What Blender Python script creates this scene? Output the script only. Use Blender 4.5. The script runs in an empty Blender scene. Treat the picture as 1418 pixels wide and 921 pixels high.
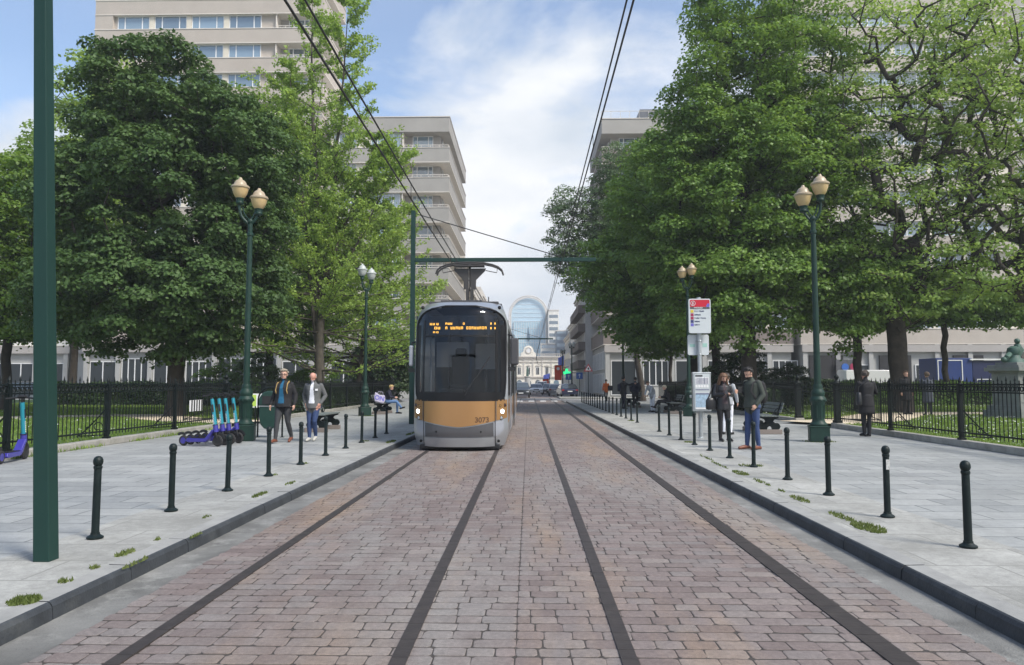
import bpy, math, random
import numpy as np
from mathutils import Vector, Matrix
R = math.radians
rng = np.random.default_rng(7)
random.seed(7)
scene = bpy.context.scene
COL = scene.collection

# ------------------------------------------------------------------ camera, sky, sun, exposure
cam_d = bpy.data.cameras.new("camera")
cam_d.sensor_width = 36.0
cam_d.lens = 36.0 * 1024 / 1418
cam_d.clip_start = 0.1
cam_d.clip_end = 3000
cam = bpy.data.objects.new("camera", cam_d)
COL.objects.link(cam)
cam.location = (0, 0, 1.6)
cam.rotation_euler = (R(90 + 3.88), 0, R(1.28))
scene.camera = cam

SUN_EL, SUN_AZ = 48.0, 128.0      # azimuth clockwise from +Y (the way the camera looks)
world = bpy.data.worlds.new("World")
scene.world = world
world.use_nodes = True
wt = world.node_tree
wt.nodes.clear()
def N(t, typ, **kw):
    n = t.nodes.new(typ)
    for k, v in kw.items():
        setattr(n, k, v)
    return n
sky = N(wt, 'ShaderNodeTexSky', sky_type='NISHITA')
sky.sun_disc = False
sky.sun_elevation = R(SUN_EL)
sky.sun_rotation = R(SUN_AZ)
sky.air_density = 1.0
sky.dust_density = 1.5
sky.ozone_density = 2.0
bg = N(wt, 'ShaderNodeBackground')
bg.inputs[1].default_value = 0.125
wt.links.new(sky.outputs[0], bg.inputs[0])
cl = N(wt, 'ShaderNodeBackground')
tc = N(wt, 'ShaderNodeTexCoord')
mp = N(wt, 'ShaderNodeMapping')
mp.inputs['Scale'].default_value = (1.0, 1.0, 2.2)
mp.inputs['Location'].default_value = (0.35, 0.0, 0.12)
wt.links.new(tc.outputs['Generated'], mp.inputs[0])
n1 = N(wt, 'ShaderNodeTexNoise')
n1.inputs['Scale'].default_value = 2.1
n1.inputs['Detail'].default_value = 10
n1.inputs['Roughness'].default_value = 0.57
n1.inputs['Distortion'].default_value = 0.35
wt.links.new(mp.outputs[0], n1.inputs['Vector'])
cr = N(wt, 'ShaderNodeValToRGB')
cr.color_ramp.elements[0].position = 0.39
cr.color_ramp.elements[0].color = (0.10, 0.10, 0.10, 1)
cr.color_ramp.elements[1].position = 0.53
cr.color_ramp.elements[1].color = (1, 1, 1, 1)
sx = N(wt, 'ShaderNodeSeparateXYZ')
wt.links.new(tc.outputs['Generated'], sx.inputs[0])
m1 = N(wt, 'ShaderNodeMath', operation='MULTIPLY_ADD')      # more cloud towards the horizon
m1.inputs[1].default_value = -0.62
m1.inputs[2].default_value = 0.175
wt.links.new(sx.outputs[2], m1.inputs[0])
m2 = N(wt, 'ShaderNodeMath', operation='MULTIPLY_ADD')      # and towards the right
m2.inputs[1].default_value = 0.16
wt.links.new(sx.outputs[0], m2.inputs[0])
wt.links.new(m1.outputs[0], m2.inputs[2])
m3 = N(wt, 'ShaderNodeMath', operation='ADD')
wt.links.new(n1.outputs['Fac'], m3.inputs[0])
wt.links.new(m2.outputs[0], m3.inputs[1])
wt.links.new(m3.outputs[0], cr.inputs[0])
n2 = N(wt, 'ShaderNodeTexNoise')
n2.inputs['Scale'].default_value = 4.5
n2.inputs['Detail'].default_value = 7
wt.links.new(mp.outputs[0], n2.inputs['Vector'])
cc = N(wt, 'ShaderNodeValToRGB')
cc.color_ramp.elements[0].position = 0.33
cc.color_ramp.elements[0].color = (0.62, 0.69, 0.78, 1)
cc.color_ramp.elements[1].position = 0.66
cc.color_ramp.elements[1].color = (0.98, 0.985, 1.0, 1)
wt.links.new(n2.outputs['Fac'], cc.inputs[0])
wt.links.new(cc.outputs[0], cl.inputs[0])
cl.inputs[1].default_value = 0.61
mx = N(wt, 'ShaderNodeMixShader')
wt.links.new(cr.outputs[0], mx.inputs[0])
wt.links.new(bg.outputs[0], mx.inputs[1])
wt.links.new(cl.outputs[0], mx.inputs[2])
wo = N(wt, 'ShaderNodeOutputWorld')
wt.links.new(mx.outputs[0], wo.inputs[0])

sd = bpy.data.lights.new("sun", 'SUN')
sd.energy = 2.4
sd.angle = R(16)
sd.color = (1.0, 0.95, 0.87)
sun = bpy.data.objects.new("sun", sd)
COL.objects.link(sun)
_d = Vector((math.sin(R(SUN_AZ)) * math.cos(R(SUN_EL)), math.cos(R(SUN_AZ)) * math.cos(R(SUN_EL)), math.sin(R(SUN_EL))))
sun.rotation_euler = _d.to_track_quat('Z', 'Y').to_euler()
scene.view_settings.view_transform = 'Standard'
scene.view_settings.look = 'None'
scene.view_settings.gamma = 1
scene.view_settings.exposure = 0.90
scene.cycles.max_bounces = 6
scene.cycles.diffuse_bounces = 3
scene.cycles.transparent_max_bounces = 12
scene.cycles.use_denoising = True

# ------------------------------------------------------------------ mesh builder
class MB:
    def __init__(s):
        s.v = []; s.f = []; s.m = []; s.n = 0
    def add(s, V, F, mi=0):
        V = np.asarray(V, float)
        s.v.append(V)
        for f in F:
            s.f.append(tuple(i + s.n for i in f)); s.m.append(mi)
        s.n += len(V)
        return s
    def box(s, x0, x1, y0, y1, z0, z1, mi=0):
        V = [(x0,y0,z0),(x1,y0,z0),(x1,y1,z0),(x0,y1,z0),(x0,y0,z1),(x1,y0,z1),(x1,y1,z1),(x0,y1,z1)]
        return s.add(V, [(0,3,2,1),(4,5,6,7),(0,1,5,4),(1,2,6,5),(2,3,7,6),(3,0,4,7)], mi)
    def cb(s, c, sz, mi=0, rz=0.0, rx=0.0, ry=0.0):
        hx, hy, hz = sz[0]/2, sz[1]/2, sz[2]/2
        V = np.array([(-hx,-hy,-hz),(hx,-hy,-hz),(hx,hy,-hz),(-hx,hy,-hz),(-hx,-hy,hz),(hx,-hy,hz),(hx,hy,hz),(-hx,hy,hz)])
        M = np.array(Matrix.Rotation(rz,3,'Z') @ Matrix.Rotation(ry,3,'Y') @ Matrix.Rotation(rx,3,'X'))
        V = V @ M.T + np.array(c)
        return s.add(V, [(0,3,2,1),(4,5,6,7),(0,1,5,4),(1,2,6,5),(2,3,7,6),(3,0,4,7)], mi)
    def tube(s, P, rad, n=8, mi=0, cap=True, ell=None):
        P = [np.array(p, float) for p in P]
        if np.isscalar(rad): rad = [rad]*len(P)
        V = []; F = []
        up = np.array([0.0,0,1])
        prev = None
        for i, p in enumerate(P):
            if i == 0: t = P[1]-P[0]
            elif i == len(P)-1: t = P[-1]-P[-2]
            else: t = P[i+1]-P[i-1]
            t = t/(np.linalg.norm(t)+1e-9)
            if prev is None:
                a = np.array([1.0,0,0]) if abs(t[2]) > 0.7 else up
                u = a - t*np.dot(a,t)
            else:
                u = prev - t*np.dot(prev,t)
            u /= np.linalg.norm(u)+1e-9
            prev = u
            w = np.cross(t,u)
            ea, eb = (1,1) if ell is None else ell[i]
            for k in range(n):
                a = 2*math.pi*k/n
                V.append(p + rad[i]*(math.cos(a)*u*ea + math.sin(a)*w*eb))
        for i in range(len(P)-1):
            for k in range(n):
                k2 = (k+1)%n
                F.append((i*n+k, i*n+k2, (i+1)*n+k2, (i+1)*n+k))
        if cap:
            F.append(tuple(range(n-1,-1,-1)))
            F.append(tuple((len(P)-1)*n+k for k in range(n)))
        return s.add(V, F, mi)
    def lathe(s, prof, c=(0,0,0), n=16, mi=0, sx=1, sy=1):
        V = []; F = []
        m = len(prof)
        for (r,z) in prof:
            for k in range(n):
                a = 2*math.pi*(k+.5)/n
                V.append((c[0]+r*math.cos(a)*sx, c[1]+r*math.sin(a)*sy, c[2]+z))
        for i in range(m-1):
            for k in range(n):
                k2=(k+1)%n
                F.append((i*n+k,i*n+k2,(i+1)*n+k2,(i+1)*n+k))
        if prof[0][0] > 1e-4: F.append(tuple(range(n-1,-1,-1)))
        if prof[-1][0] > 1e-4: F.append(tuple((m-1)*n+k for k in range(n)))
        return s.add(V,F,mi)
    def ball(s, c, r, n=12, mi=0, sc=(1,1,1), M=None):
        V=[];F=[]
        h = max(6, n//2+2)
        for i in range(h+1):
            ph = math.pi*i/h
            for k in range(n):
                a = 2*math.pi*k/n
                V.append((r*math.sin(ph)*math.cos(a)*sc[0], r*math.sin(ph)*math.sin(a)*sc[1], -r*math.cos(ph)*sc[2]))
        V=np.array(V)
        if M is not None: V = V @ np.array(M).T
        V = V+np.array(c)
        for i in range(h):
            for k in range(n):
                k2=(k+1)%n
                F.append((i*n+k,i*n+k2,(i+1)*n+k2,(i+1)*n+k))
        return s.add(V,F,mi)
    def torus(s, c, R0, r, axis='x', n=20, m=8, mi=0, a0=0, a1=2*math.pi):
        full = abs(a1-a0-2*math.pi) < 1e-3
        cnt = n if full else n+1
        V=[];F=[]
        for i in range(cnt):
            a = a0+(a1-a0)*i/n
            for k in range(m):
                b = 2*math.pi*k/m
                rr = R0+r*math.cos(b); h = r*math.sin(b)
                if axis=='x': V.append((c[0]+h, c[1]+rr*math.cos(a), c[2]+rr*math.sin(a)))
                elif axis=='y': V.append((c[0]+rr*math.cos(a), c[1]+h, c[2]+rr*math.sin(a)))
                else: V.append((c[0]+rr*math.cos(a), c[1]+rr*math.sin(a), c[2]+h))
        for i in range(n):
            i2=(i+1)%cnt
            for k in range(m):
                k2=(k+1)%m
                F.append((i*m+k,i2*m+k,i2*m+k2,i*m+k2))
        return s.add(V,F,mi)
    def prism(s, poly, axis, a, b, mi=0):
        """extrude a 2D polygon; axis 'y': poly is (x,z); axis 'x': (y,z); axis 'z': (x,y)"""
        def P(q,t):
            if axis=='y': return (q[0],t,q[1])
            if axis=='x': return (t,q[0],q[1])
            return (q[0],q[1],t)
        n=len(poly)
        V=[P(q,a) for q in poly]+[P(q,b) for q in poly]
        F=[tuple(range(n)),tuple(range(2*n-1,n-1,-1))]
        for k in range(n):
            k2=(k+1)%n
            F.append((k,k+n,k2+n,k2))
        return s.add(V,F,mi)
    def build(s, name, mats, parent=None, smooth=False, bevel=0, loc=None, rz=None, seg=2, fixn=True):
        me = bpy.data.meshes.new(name)
        V = np.concatenate(s.v) if s.v else np.zeros((0,3))
        me.from_pydata(V.tolist(), [], s.f)
        if not isinstance(mats,(list,tuple)): mats=[mats]
        for m in mats: me.materials.append(m)
        if len(mats)>1: me.polygons.foreach_set('material_index', np.array(s.m,dtype=np.int32))
        if smooth:
            me.polygons.foreach_set('use_smooth', np.ones(len(me.polygons),dtype=bool))
        if fixn:
            import bmesh
            bm = bmesh.new(); bm.from_mesh(me)
            bmesh.ops.recalc_face_normals(bm, faces=bm.faces)
            bm.to_mesh(me); bm.free()
        me.update()
        o = bpy.data.objects.new(name, me)
        COL.objects.link(o)
        if parent: o.parent = parent
        if loc is not None: o.location = loc
        if rz is not None: o.rotation_euler=(0,0,rz)
        if bevel:
            b=o.modifiers.new('bevel','BEVEL'); b.width=bevel; b.segments=seg; b.limit_method='ANGLE'; b.angle_limit=R(35)
        if smooth and smooth!='all':
            try: me.set_sharp_from_angle(angle=R(40))
            except Exception: pass
        return o

def np_mesh(name, V, F, mats, parent=None, smooth=False, mi=None):
    """fast mesh from numpy arrays, F of constant arity"""
    V=np.asarray(V,dtype=np.float32); F=np.asarray(F,dtype=np.int32)
    me=bpy.data.meshes.new(name)
    k=F.shape[1]
    me.vertices.add(len(V)); me.vertices.foreach_set('co', V.ravel())
    me.loops.add(F.size); me.loops.foreach_set('vertex_index', F.ravel())
    me.polygons.add(len(F)); me.polygons.foreach_set('loop_start', np.arange(0,F.size,k,dtype=np.int32))
    me.polygons.foreach_set('loop_total', np.full(len(F),k,dtype=np.int32))
    if not isinstance(mats,(list,tuple)): mats=[mats]
    for m in mats: me.materials.append(m)
    if mi is not None: me.polygons.foreach_set('material_index', np.asarray(mi,dtype=np.int32))
    if smooth: me.polygons.foreach_set('use_smooth', np.ones(len(F),dtype=bool))
    me.update(calc_edges=True)
    o=bpy.data.objects.new(name,me); COL.objects.link(o)
    if parent: o.parent=parent
    return o

def tag(o, label=None, cat=None, group=None, kind=None):
    if label: o['label']=label
    if cat: o['category']=cat
    if group: o['group']=group
    if kind: o['kind']=kind
    return o
def empty(name, label, cat, loc=(0,0,0), rz=0.0, group=None):
    o=bpy.data.objects.new(name,None); COL.objects.link(o)
    o.location=loc; o.rotation_euler=(0,0,rz); o.empty_display_size=.2
    return tag(o,label,cat,group)
KIDS={}
def kids(o):
    return [c for c in bpy.data.objects if c.parent is o]
def tree_of(root):
    ch={}
    for c in bpy.data.objects:
        if c.parent: ch.setdefault(c.parent.name,[]).append(c)
    def rec(o): return (o,[rec(c) for c in ch.get(o.name,[])])
    return rec(root)
def copy_tree(t, parent=None):
    o,cs=t
    c=o.copy(); COL.objects.link(c); c.parent=parent
    for k in cs: copy_tree(k,c)
    return c
ORD=['','first','second','third','fourth','fifth','sixth','seventh','eighth','ninth','tenth','eleventh','twelfth','thirteenth','fourteenth','fifteenth','sixteenth','seventeenth','eighteenth','nineteenth','twentieth']

# ------------------------------------------------------------------ materials
def mat(name, col, rough=0.6, metal=0.0, var=0.0, vscale=3.0, bump=0.0, bscale=40.0, spec=0.5, dirt=None, dscale=1.2, coat=0.0, emit=None, estr=1.0):
    m=bpy.data.materials.new(name); m.use_nodes=True
    t=m.node_tree; b=t.nodes['Principled BSDF']
    b.inputs['Base Color'].default_value=(*col,1)
    b.inputs['Roughness'].default_value=rough
    b.inputs['Metallic'].default_value=metal
    b.inputs['Specular IOR Level'].default_value=spec
    if coat: b.inputs['Coat Weight'].default_value=coat; b.inputs['Coat Roughness'].default_value=0.08
    if emit: b.inputs['Emission Color'].default_value=(*emit,1); b.inputs['Emission Strength'].default_value=estr
    if var or dirt or bump:
        tc=N(t,'ShaderNodeTexCoord')
        cur=None
        if var:
            n=N(t,'ShaderNodeTexNoise'); n.inputs['Scale'].default_value=vscale; n.inputs['Detail'].default_value=6; n.inputs['Roughness'].default_value=.6
            t.links.new(tc.outputs['Object'],n.inputs['Vector'])
            r=N(t,'ShaderNodeValToRGB')
            r.color_ramp.elements[0].position=.3; r.color_ramp.elements[1].position=.7
            r.color_ramp.elements[0].color=(*[c*(1-var) for c in col],1)
            r.color_ramp.elements[1].color=(*[min(1,c*(1+var)) for c in col],1)
            t.links.new(n.outputs['Fac'],r.inputs[0]); cur=r.outputs[0]
        if dirt:
            n=N(t,'ShaderNodeTexNoise'); n.inputs['Scale'].default_value=dscale; n.inputs['Detail'].default_value=8; n.inputs['Roughness'].default_value=.7
            t.links.new(tc.outputs['Object'],n.inputs['Vector'])
            r=N(t,'ShaderNodeValToRGB'); r.color_ramp.elements[0].position=.52; r.color_ramp.elements[1].position=.72
            r.color_ramp.elements[0].color=(0,0,0,1); r.color_ramp.elements[1].color=(.7,.7,.7,1)
            t.links.new(n.outputs['Fac'],r.inputs[0])
            x=N(t,'ShaderNodeMix',data_type='RGBA')
            t.links.new(r.outputs[0],x.inputs[0])
            if cur: t.links.new(cur,x.inputs[6])
            else: x.inputs[6].default_value=(*col,1)
            x.inputs[7].default_value=(*dirt,1); cur=x.outputs[2]
        if cur: t.links.new(cur,b.inputs['Base Color'])
        if bump:
            n=N(t,'ShaderNodeTexNoise'); n.inputs['Scale'].default_value=bscale; n.inputs['Detail'].default_value=5
            t.links.new(tc.outputs['Object'],n.inputs['Vector'])
            bp=N(t,'ShaderNodeBump'); bp.inputs['Strength'].default_value=bump; bp.inputs['Distance'].default_value=.01
            t.links.new(n.outputs['Fac'],bp.inputs['Height']); t.links.new(bp.outputs[0],b.inputs['Normal'])
    return m

def leaf_mat(name, c1, c2, c3, trans=0.35, rough=0.45):
    """per-leaf colour variation between three leaf greens"""
    m=bpy.data.materials.new(name); m.use_nodes=True
    t=m.node_tree; t.nodes.clear()
    g=N(t,'ShaderNodeNewGeometry')
    r=N(t,'ShaderNodeValToRGB')
    r.color_ramp.elements[0].color=(*c1,1); r.color_ramp.elements[1].color=(*c3,1)
    e=r.color_ramp.elements.new(.5); e.color=(*c2,1)
    n=N(t,'ShaderNodeTexNoise'); n.inputs['Scale'].default_value=.55; n.inputs['Detail'].default_value=3
    tc=N(t,'ShaderNodeTexCoord'); t.links.new(tc.outputs['Object'],n.inputs['Vector'])
    a=N(t,'ShaderNodeMath',operation='MULTIPLY_ADD'); a.inputs[1].default_value=.55
    t.links.new(g.outputs['Random Per Island'],a.inputs[0])
    s=N(t,'ShaderNodeMath',operation='MULTIPLY_ADD'); s.inputs[1].default_value=1.6; s.inputs[2].default_value=-.57
    t.links.new(n.outputs['Fac'],s.inputs[0]); t.links.new(s.outputs[0],a.inputs[2])
    t.links.new(a.outputs[0],r.inputs[0])
    p=N(t,'ShaderNodeBsdfPrincipled'); p.inputs['Roughness'].default_value=rough; p.inputs['Specular IOR Level'].default_value=.32
    t.links.new(r.outputs[0],p.inputs['Base Color'])
    tr=N(t,'ShaderNodeBsdfTranslucent')
    h=N(t,'ShaderNodeHueSaturation'); h.inputs['Hue'].default_value=.485; h.inputs['Saturation'].default_value=1.1; h.inputs['Value'].default_value=1.5
    t.links.new(r.outputs[0],h.inputs['Color']); t.links.new(h.outputs[0],tr.inputs[0])
    x=N(t,'ShaderNodeMixShader'); x.inputs[0].default_value=trans
    t.links.new(p.outputs[0],x.inputs[1]); t.links.new(tr.outputs[0],x.inputs[2])
    o=N(t,'ShaderNodeOutputMaterial'); t.links.new(x.outputs[0],o.inputs[0])
    return m

def brick_mat(name, cols, mortar, bw, rh, ms, rough=.75, rot=0.0, bump=.4, stain=None, offset=.5, noise=.12, lo=None):
    """slab / brick surface, object coordinates, with per-slab tone, stains and bump"""
    m=bpy.data.materials.new(name); m.use_nodes=True
    t=m.node_tree; b=t.nodes['Principled BSDF']; b.inputs['Roughness'].default_value=rough
    tc=N(t,'ShaderNodeTexCoord'); mp=N(t,'ShaderNodeMapping'); mp.inputs['Rotation'].default_value=(0,0,rot)
    t.links.new(tc.outputs['Object'],mp.inputs[0])
    nz=N(t,'ShaderNodeTexNoise'); nz.inputs['Scale'].default_value=1.3; nz.inputs['Detail'].default_value=2
    t.links.new(mp.outputs[0],nz.inputs['Vector'])
    ad=N(t,'ShaderNodeVectorMath',operation='MULTIPLY_ADD'); ad.inputs[1].default_value=(.03,.03,0)
    t.links.new(nz.outputs['Color'],ad.inputs[0]); t.links.new(mp.outputs[0],ad.inputs[2])
    br=N(t,'ShaderNodeTexBrick'); br.offset=offset
    br.inputs['Scale'].default_value=1; br.inputs['Brick Width'].default_value=bw; br.inputs['Row Height'].default_value=rh
    br.inputs['Mortar Size'].default_value=ms; br.inputs['Mortar Smooth'].default_value=.2
    br.inputs['Color1'].default_value=(0,0,0,1); br.inputs['Color2'].default_value=(1,1,1,1); br.inputs['Mortar'].default_value=(.5,.5,.5,1)
    t.links.new(ad.outputs[0],br.inputs['Vector'])
    r=N(t,'ShaderNodeValToRGB'); r.color_ramp.elements[0].color=(*cols[0],1); r.color_ramp.elements[1].color=(*cols[-1],1)
    for i,c in enumerate(cols[1:-1]):
        e=r.color_ramp.elements.new((i+1)/(len(cols)-1)); e.color=(*c,1)
    t.links.new(br.outputs['Color'],r.inputs[0])
    cur=r.outputs[0]
    for sc_,amt in ((.7,noise),(9.0,noise*.8),(60.0,noise*.7)):
        n=N(t,'ShaderNodeTexNoise'); n.inputs['Scale'].default_value=sc_; n.inputs['Detail'].default_value=6; n.inputs['Roughness'].default_value=.65
        t.links.new(tc.outputs['Object'],n.inputs['Vector'])
        mr=N(t,'ShaderNodeMapRange'); mr.inputs[1].default_value=.3; mr.inputs[2].default_value=.7; mr.inputs[3].default_value=1-amt; mr.inputs[4].default_value=1+amt
        t.links.new(n.outputs['Fac'],mr.inputs[0])
        x=N(t,'ShaderNodeMix',data_type='RGBA',blend_type='MULTIPLY'); x.inputs[0].default_value=1
        t.links.new(cur,x.inputs[6]); t.links.new(mr.outputs[0],x.inputs[7]); cur=x.outputs[2]
    if stain:
        n=N(t,'ShaderNodeTexNoise'); n.inputs['Scale'].default_value=.45; n.inputs['Detail'].default_value=9; n.inputs['Roughness'].default_value=.7
        t.links.new(tc.outputs['Object'],n.inputs['Vector'])
        rr=N(t,'ShaderNodeValToRGB'); rr.color_ramp.elements[0].position=.5; rr.color_ramp.elements[1].position=.68
        rr.color_ramp.elements[0].color=(0,0,0,1); rr.color_ramp.elements[1].color=(.75,.75,.75,1)
        t.links.new(n.outputs['Fac'],rr.inputs[0])
        x=N(t,'ShaderNodeMix',data_type='RGBA'); t.links.new(rr.outputs[0],x.inputs[0]); t.links.new(cur,x.inputs[6]); x.inputs[7].default_value=(*stain,1); cur=x.outputs[2]
    x=N(t,'ShaderNodeMix',data_type='RGBA'); t.links.new(br.outputs['Fac'],x.inputs[0]); t.links.new(cur,x.inputs[6]); x.inputs[7].default_value=(*mortar,1)
    t.links.new(x.outputs[2],b.inputs['Base Color'])
    n=N(t,'ShaderNodeTexNoise'); n.inputs['Scale'].default_value=35; n.inputs['Detail'].default_value=6
    t.links.new(tc.outputs['Object'],n.inputs['Vector'])
    ma=N(t,'ShaderNodeMath',operation='MULTIPLY_ADD'); ma.inputs[1].default_value=.35
    inv=N(t,'ShaderNodeMath',operation='SUBTRACT'); inv.inputs[0].default_value=1; t.links.new(br.outputs['Fac'],inv.inputs[1])
    t.links.new(n.outputs['Fac'],ma.inputs[0]); t.links.new(inv.outputs[0],ma.inputs[2])
    bp=N(t,'ShaderNodeBump'); bp.inputs['Strength'].default_value=bump; bp.inputs['Distance'].default_value=.006
    t.links.new(ma.outputs[0],bp.inputs['Height']); t.links.new(bp.outputs[0],b.inputs['Normal'])
    return m

def glass_mat(name, tint=(.05,.07,.08), rough=.03, mix=0.45, var=0):
    """window glass: reflects the sky, dark or lightly tinted behind"""
    m=bpy.data.materials.new(name); m.use_nodes=True
    t=m.node_tree; b=t.nodes['Principled BSDF']
    b.inputs['Base Color'].default_value=(*tint,1); b.inputs['Roughness'].default_value=rough
    b.inputs['Specular IOR Level'].default_value=.5+mix; b.inputs['IOR'].default_value=1.6
    b.inputs['Coat Weight'].default_value=.6; b.inputs['Coat Roughness'].default_value=.02
    oi=N(t,'ShaderNodeObjectInfo')
    r=N(t,'ShaderNodeValToRGB'); r.color_ramp.elements[0].color=(*[c*.6 for c in tint],1); r.color_ramp.elements[1].color=(*[min(1,c*1.9+.02) for c in tint],1)
    t.links.new(oi.outputs['Random'],r.inputs[0]); t.links.new(r.outputs[0],b.inputs['Base Color'])
    return m

def stone_mat():
    m=bpy.data.materials.new('road_stone'); m.use_nodes=True
    t=m.node_tree; b=t.nodes['Principled BSDF']; b.inputs['Roughness'].default_value=.72; b.inputs['Specular IOR Level'].default_value=.4
    g=N(t,'ShaderNodeNewGeometry'); tc=N(t,'ShaderNodeTexCoord')
    r=N(t,'ShaderNodeValToRGB')
    cs=[(0,(0.157,0.125,0.116)),(.3,(0.181,0.148,0.137)),(.55,(0.199,0.167,0.156)),(.75,(0.186,0.165,0.156)),(.9,(0.224,0.193,0.176)),(1,(0.202,0.163,0.152))]
    r.color_ramp.elements[0].color=(*cs[0][1],1); r.color_ramp.elements[1].color=(*cs[-1][1],1)
    for p,c in cs[1:-1]:
        e=r.color_ramp.elements.new(p); e.color=(*c,1)
    t.links.new(g.outputs['Random Per Island'],r.inputs[0])
    cur=r.outputs[0]
    def noise(sc,det=7,rg=.65,vec=None):
        n=N(t,'ShaderNodeTexNoise'); n.inputs['Scale'].default_value=sc; n.inputs['Detail'].default_value=det; n.inputs['Roughness'].default_value=rg
        t.links.new(vec or tc.outputs['Object'],n.inputs['Vector']); return n
    # long worn tracks running with the street: pale and ochre tyre wear
    mp=N(t,'ShaderNodeMapping'); mp.inputs['Scale'].default_value=(1.0,.16,1); t.links.new(tc.outputs['Object'],mp.inputs[0])
    for sc_,lo,hi,c,mxv,off in ((.9,.50,.66,(.285,.205,.140),.65,0),(.75,.50,.68,(.235,.225,.21),.65,5),(.6,.52,.7,(.135,.105,.098),.6,11)):
        mp2=N(t,'ShaderNodeMapping'); mp2.inputs['Scale'].default_value=(1.0,.2,1); mp2.inputs['Location'].default_value=(off,off,0); t.links.new(tc.outputs['Object'],mp2.inputs[0])
        n=noise(sc_,8,.6,mp2.outputs[0])
        rr=N(t,'ShaderNodeValToRGB'); rr.color_ramp.elements[0].position=lo; rr.color_ramp.elements[1].position=hi
        rr.color_ramp.elements[0].color=(0,0,0,1); rr.color_ramp.elements[1].color=(mxv,mxv,mxv,1)
        t.links.new(n.outputs['Fac'],rr.inputs[0])
        x=N(t,'ShaderNodeMix',data_type='RGBA'); t.links.new(rr.outputs[0],x.inputs[0]); t.links.new(cur,x.inputs[6]); x.inputs[7].default_value=(*c,1); cur=x.outputs[2]
    for sc_,amt in ((5,.12),(28,.2),(160,.28)):
        n=noise(sc_)
        mr=N(t,'ShaderNodeMapRange'); mr.inputs[1].default_value=.3; mr.inputs[2].default_value=.7; mr.inputs[3].default_value=1-amt; mr.inputs[4].default_value=1+amt
        t.links.new(n.outputs['Fac'],mr.inputs[0])
        x=N(t,'ShaderNodeMix',data_type='RGBA',blend_type='MULTIPLY'); x.inputs[0].default_value=1
        t.links.new(cur,x.inputs[6]); t.links.new(mr.outputs[0],x.inputs[7]); cur=x.outputs[2]
    t.links.new(cur,b.inputs['Base Color'])
    n=noise(70,8,.7); bp=N(t,'ShaderNodeBump'); bp.inputs['Strength'].default_value=.5; bp.inputs['Distance'].default_value=.006
    t.links.new(n.outputs['Fac'],bp.inputs['Height']); t.links.new(bp.outputs[0],b.inputs['Normal'])
    return m

M={}
M['stone']=stone_mat()
M['mortar']=mat('joint_sand_shade',(.052,.045,.040),.95,var=.35,vscale=20)  # joint filling coloured dark to paint in the shadow lines between setts
M['far_sett']=brick_mat('far_setts',[(.21,.17,.155),(.25,.205,.19),(.27,.225,.205)],(.10,.085,.08),.27,.165,.012,noise=.16)
M['gutter']=mat('gutter_concrete',(.165,.165,.155),.9,var=.45,vscale=1.3,bump=.9,bscale=60,dirt=(.36,.36,.335),dscale=2.8)
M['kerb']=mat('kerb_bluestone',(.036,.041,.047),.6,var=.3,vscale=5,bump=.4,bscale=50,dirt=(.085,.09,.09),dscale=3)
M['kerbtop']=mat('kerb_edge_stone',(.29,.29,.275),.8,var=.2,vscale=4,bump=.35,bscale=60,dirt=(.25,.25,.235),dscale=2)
M['slab']=brick_mat('bluestone_slabs',[(.27,.28,.275),(.315,.324,.315),(.35,.358,.345)],(.15,.16,.155),.78,.46,.012,rough=.62,noise=.15,bump=.35,stain=(.25,.255,.245))
M['slab2']=brick_mat('concrete_slabs',[(.275,.275,.255),(.325,.325,.30),(.36,.36,.335)],(.23,.23,.21),.95,.62,.010,rough=.82,noise=.22,bump=.4,stain=(.19,.188,.17))
M['asphalt']=mat('asphalt',(.20,.20,.20),.9,var=.15,vscale=4,bump=.3)
M['paint']=mat('road_paint',(.75,.75,.73),.7,var=.1,vscale=8)
M['ground']=mat('earth',(.13,.11,.08),.95,var=.3,vscale=1)
M['lawn']=mat('lawn_soil_green',(.075,.13,.028),.9,var=.35,vscale=1.5,bump=.6,bscale=30)
M['sand']=mat('path_gravel',(.60,.51,.38),.95,var=.15,vscale=2,bump=.4,bscale=90)
M['plinth']=mat('fence_kerbstone',(.30,.29,.26),.85,var=.25,vscale=3,bump=.4,bscale=40,dirt=(.15,.15,.11),dscale=2.5)
M['rail']=mat('rail_steel',(.040,.033,.030),.6,var=.25,vscale=8,bump=.25,bscale=30)
M['green']=mat('green_paint',(.012,.040,.033),.5,spec=.25,var=.07,vscale=2)
M['lampgreen']=mat('lamp_green_paint',(.010,.034,.025),.5,spec=.3,var=.2,vscale=5,bump=.15,bscale=20)
M['iron']=mat('black_green_iron',(.004,.008,.008),.55,spec=.25,var=.25,vscale=6,bump=.15,bscale=30)
M['bollard']=mat('bollard_paint',(.005,.012,.012),.5,spec=.28,var=.25,vscale=9,bump=.2,bscale=30,dirt=(.025,.035,.035),dscale=6)
M['wire']=mat('copper_wire_dark',(.02,.02,.02),.5)
M['globe']=mat('opal_lamp_cup',(.52,.38,.19),.35,var=.06,vscale=4,spec=.6)
M['globecap']=mat('cream_lamp_cap',(.38,.31,.21),.4,var=.08)
M['globew']=mat('pale_lamp_cup',(.42,.45,.43),.35)
M['bark']=mat('bark',(.045,.036,.028),.9,var=.4,vscale=4,bump=.9,bscale=14)
M['barkl']=mat('bark_grey',(.075,.065,.05),.9,var=.4,vscale=4,bump=.9,bscale=14)
M['white']=mat('white_paint',(.78,.78,.77),.45,var=.03)
M['black']=mat('black_plastic',(.012,.012,.013),.45)
M['rubber']=mat('tyre_rubber',(.02,.02,.021),.8)
M['steel']=mat('galvanised_steel',(.42,.45,.46),.4,metal=.6,var=.15,vscale=10)
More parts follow.
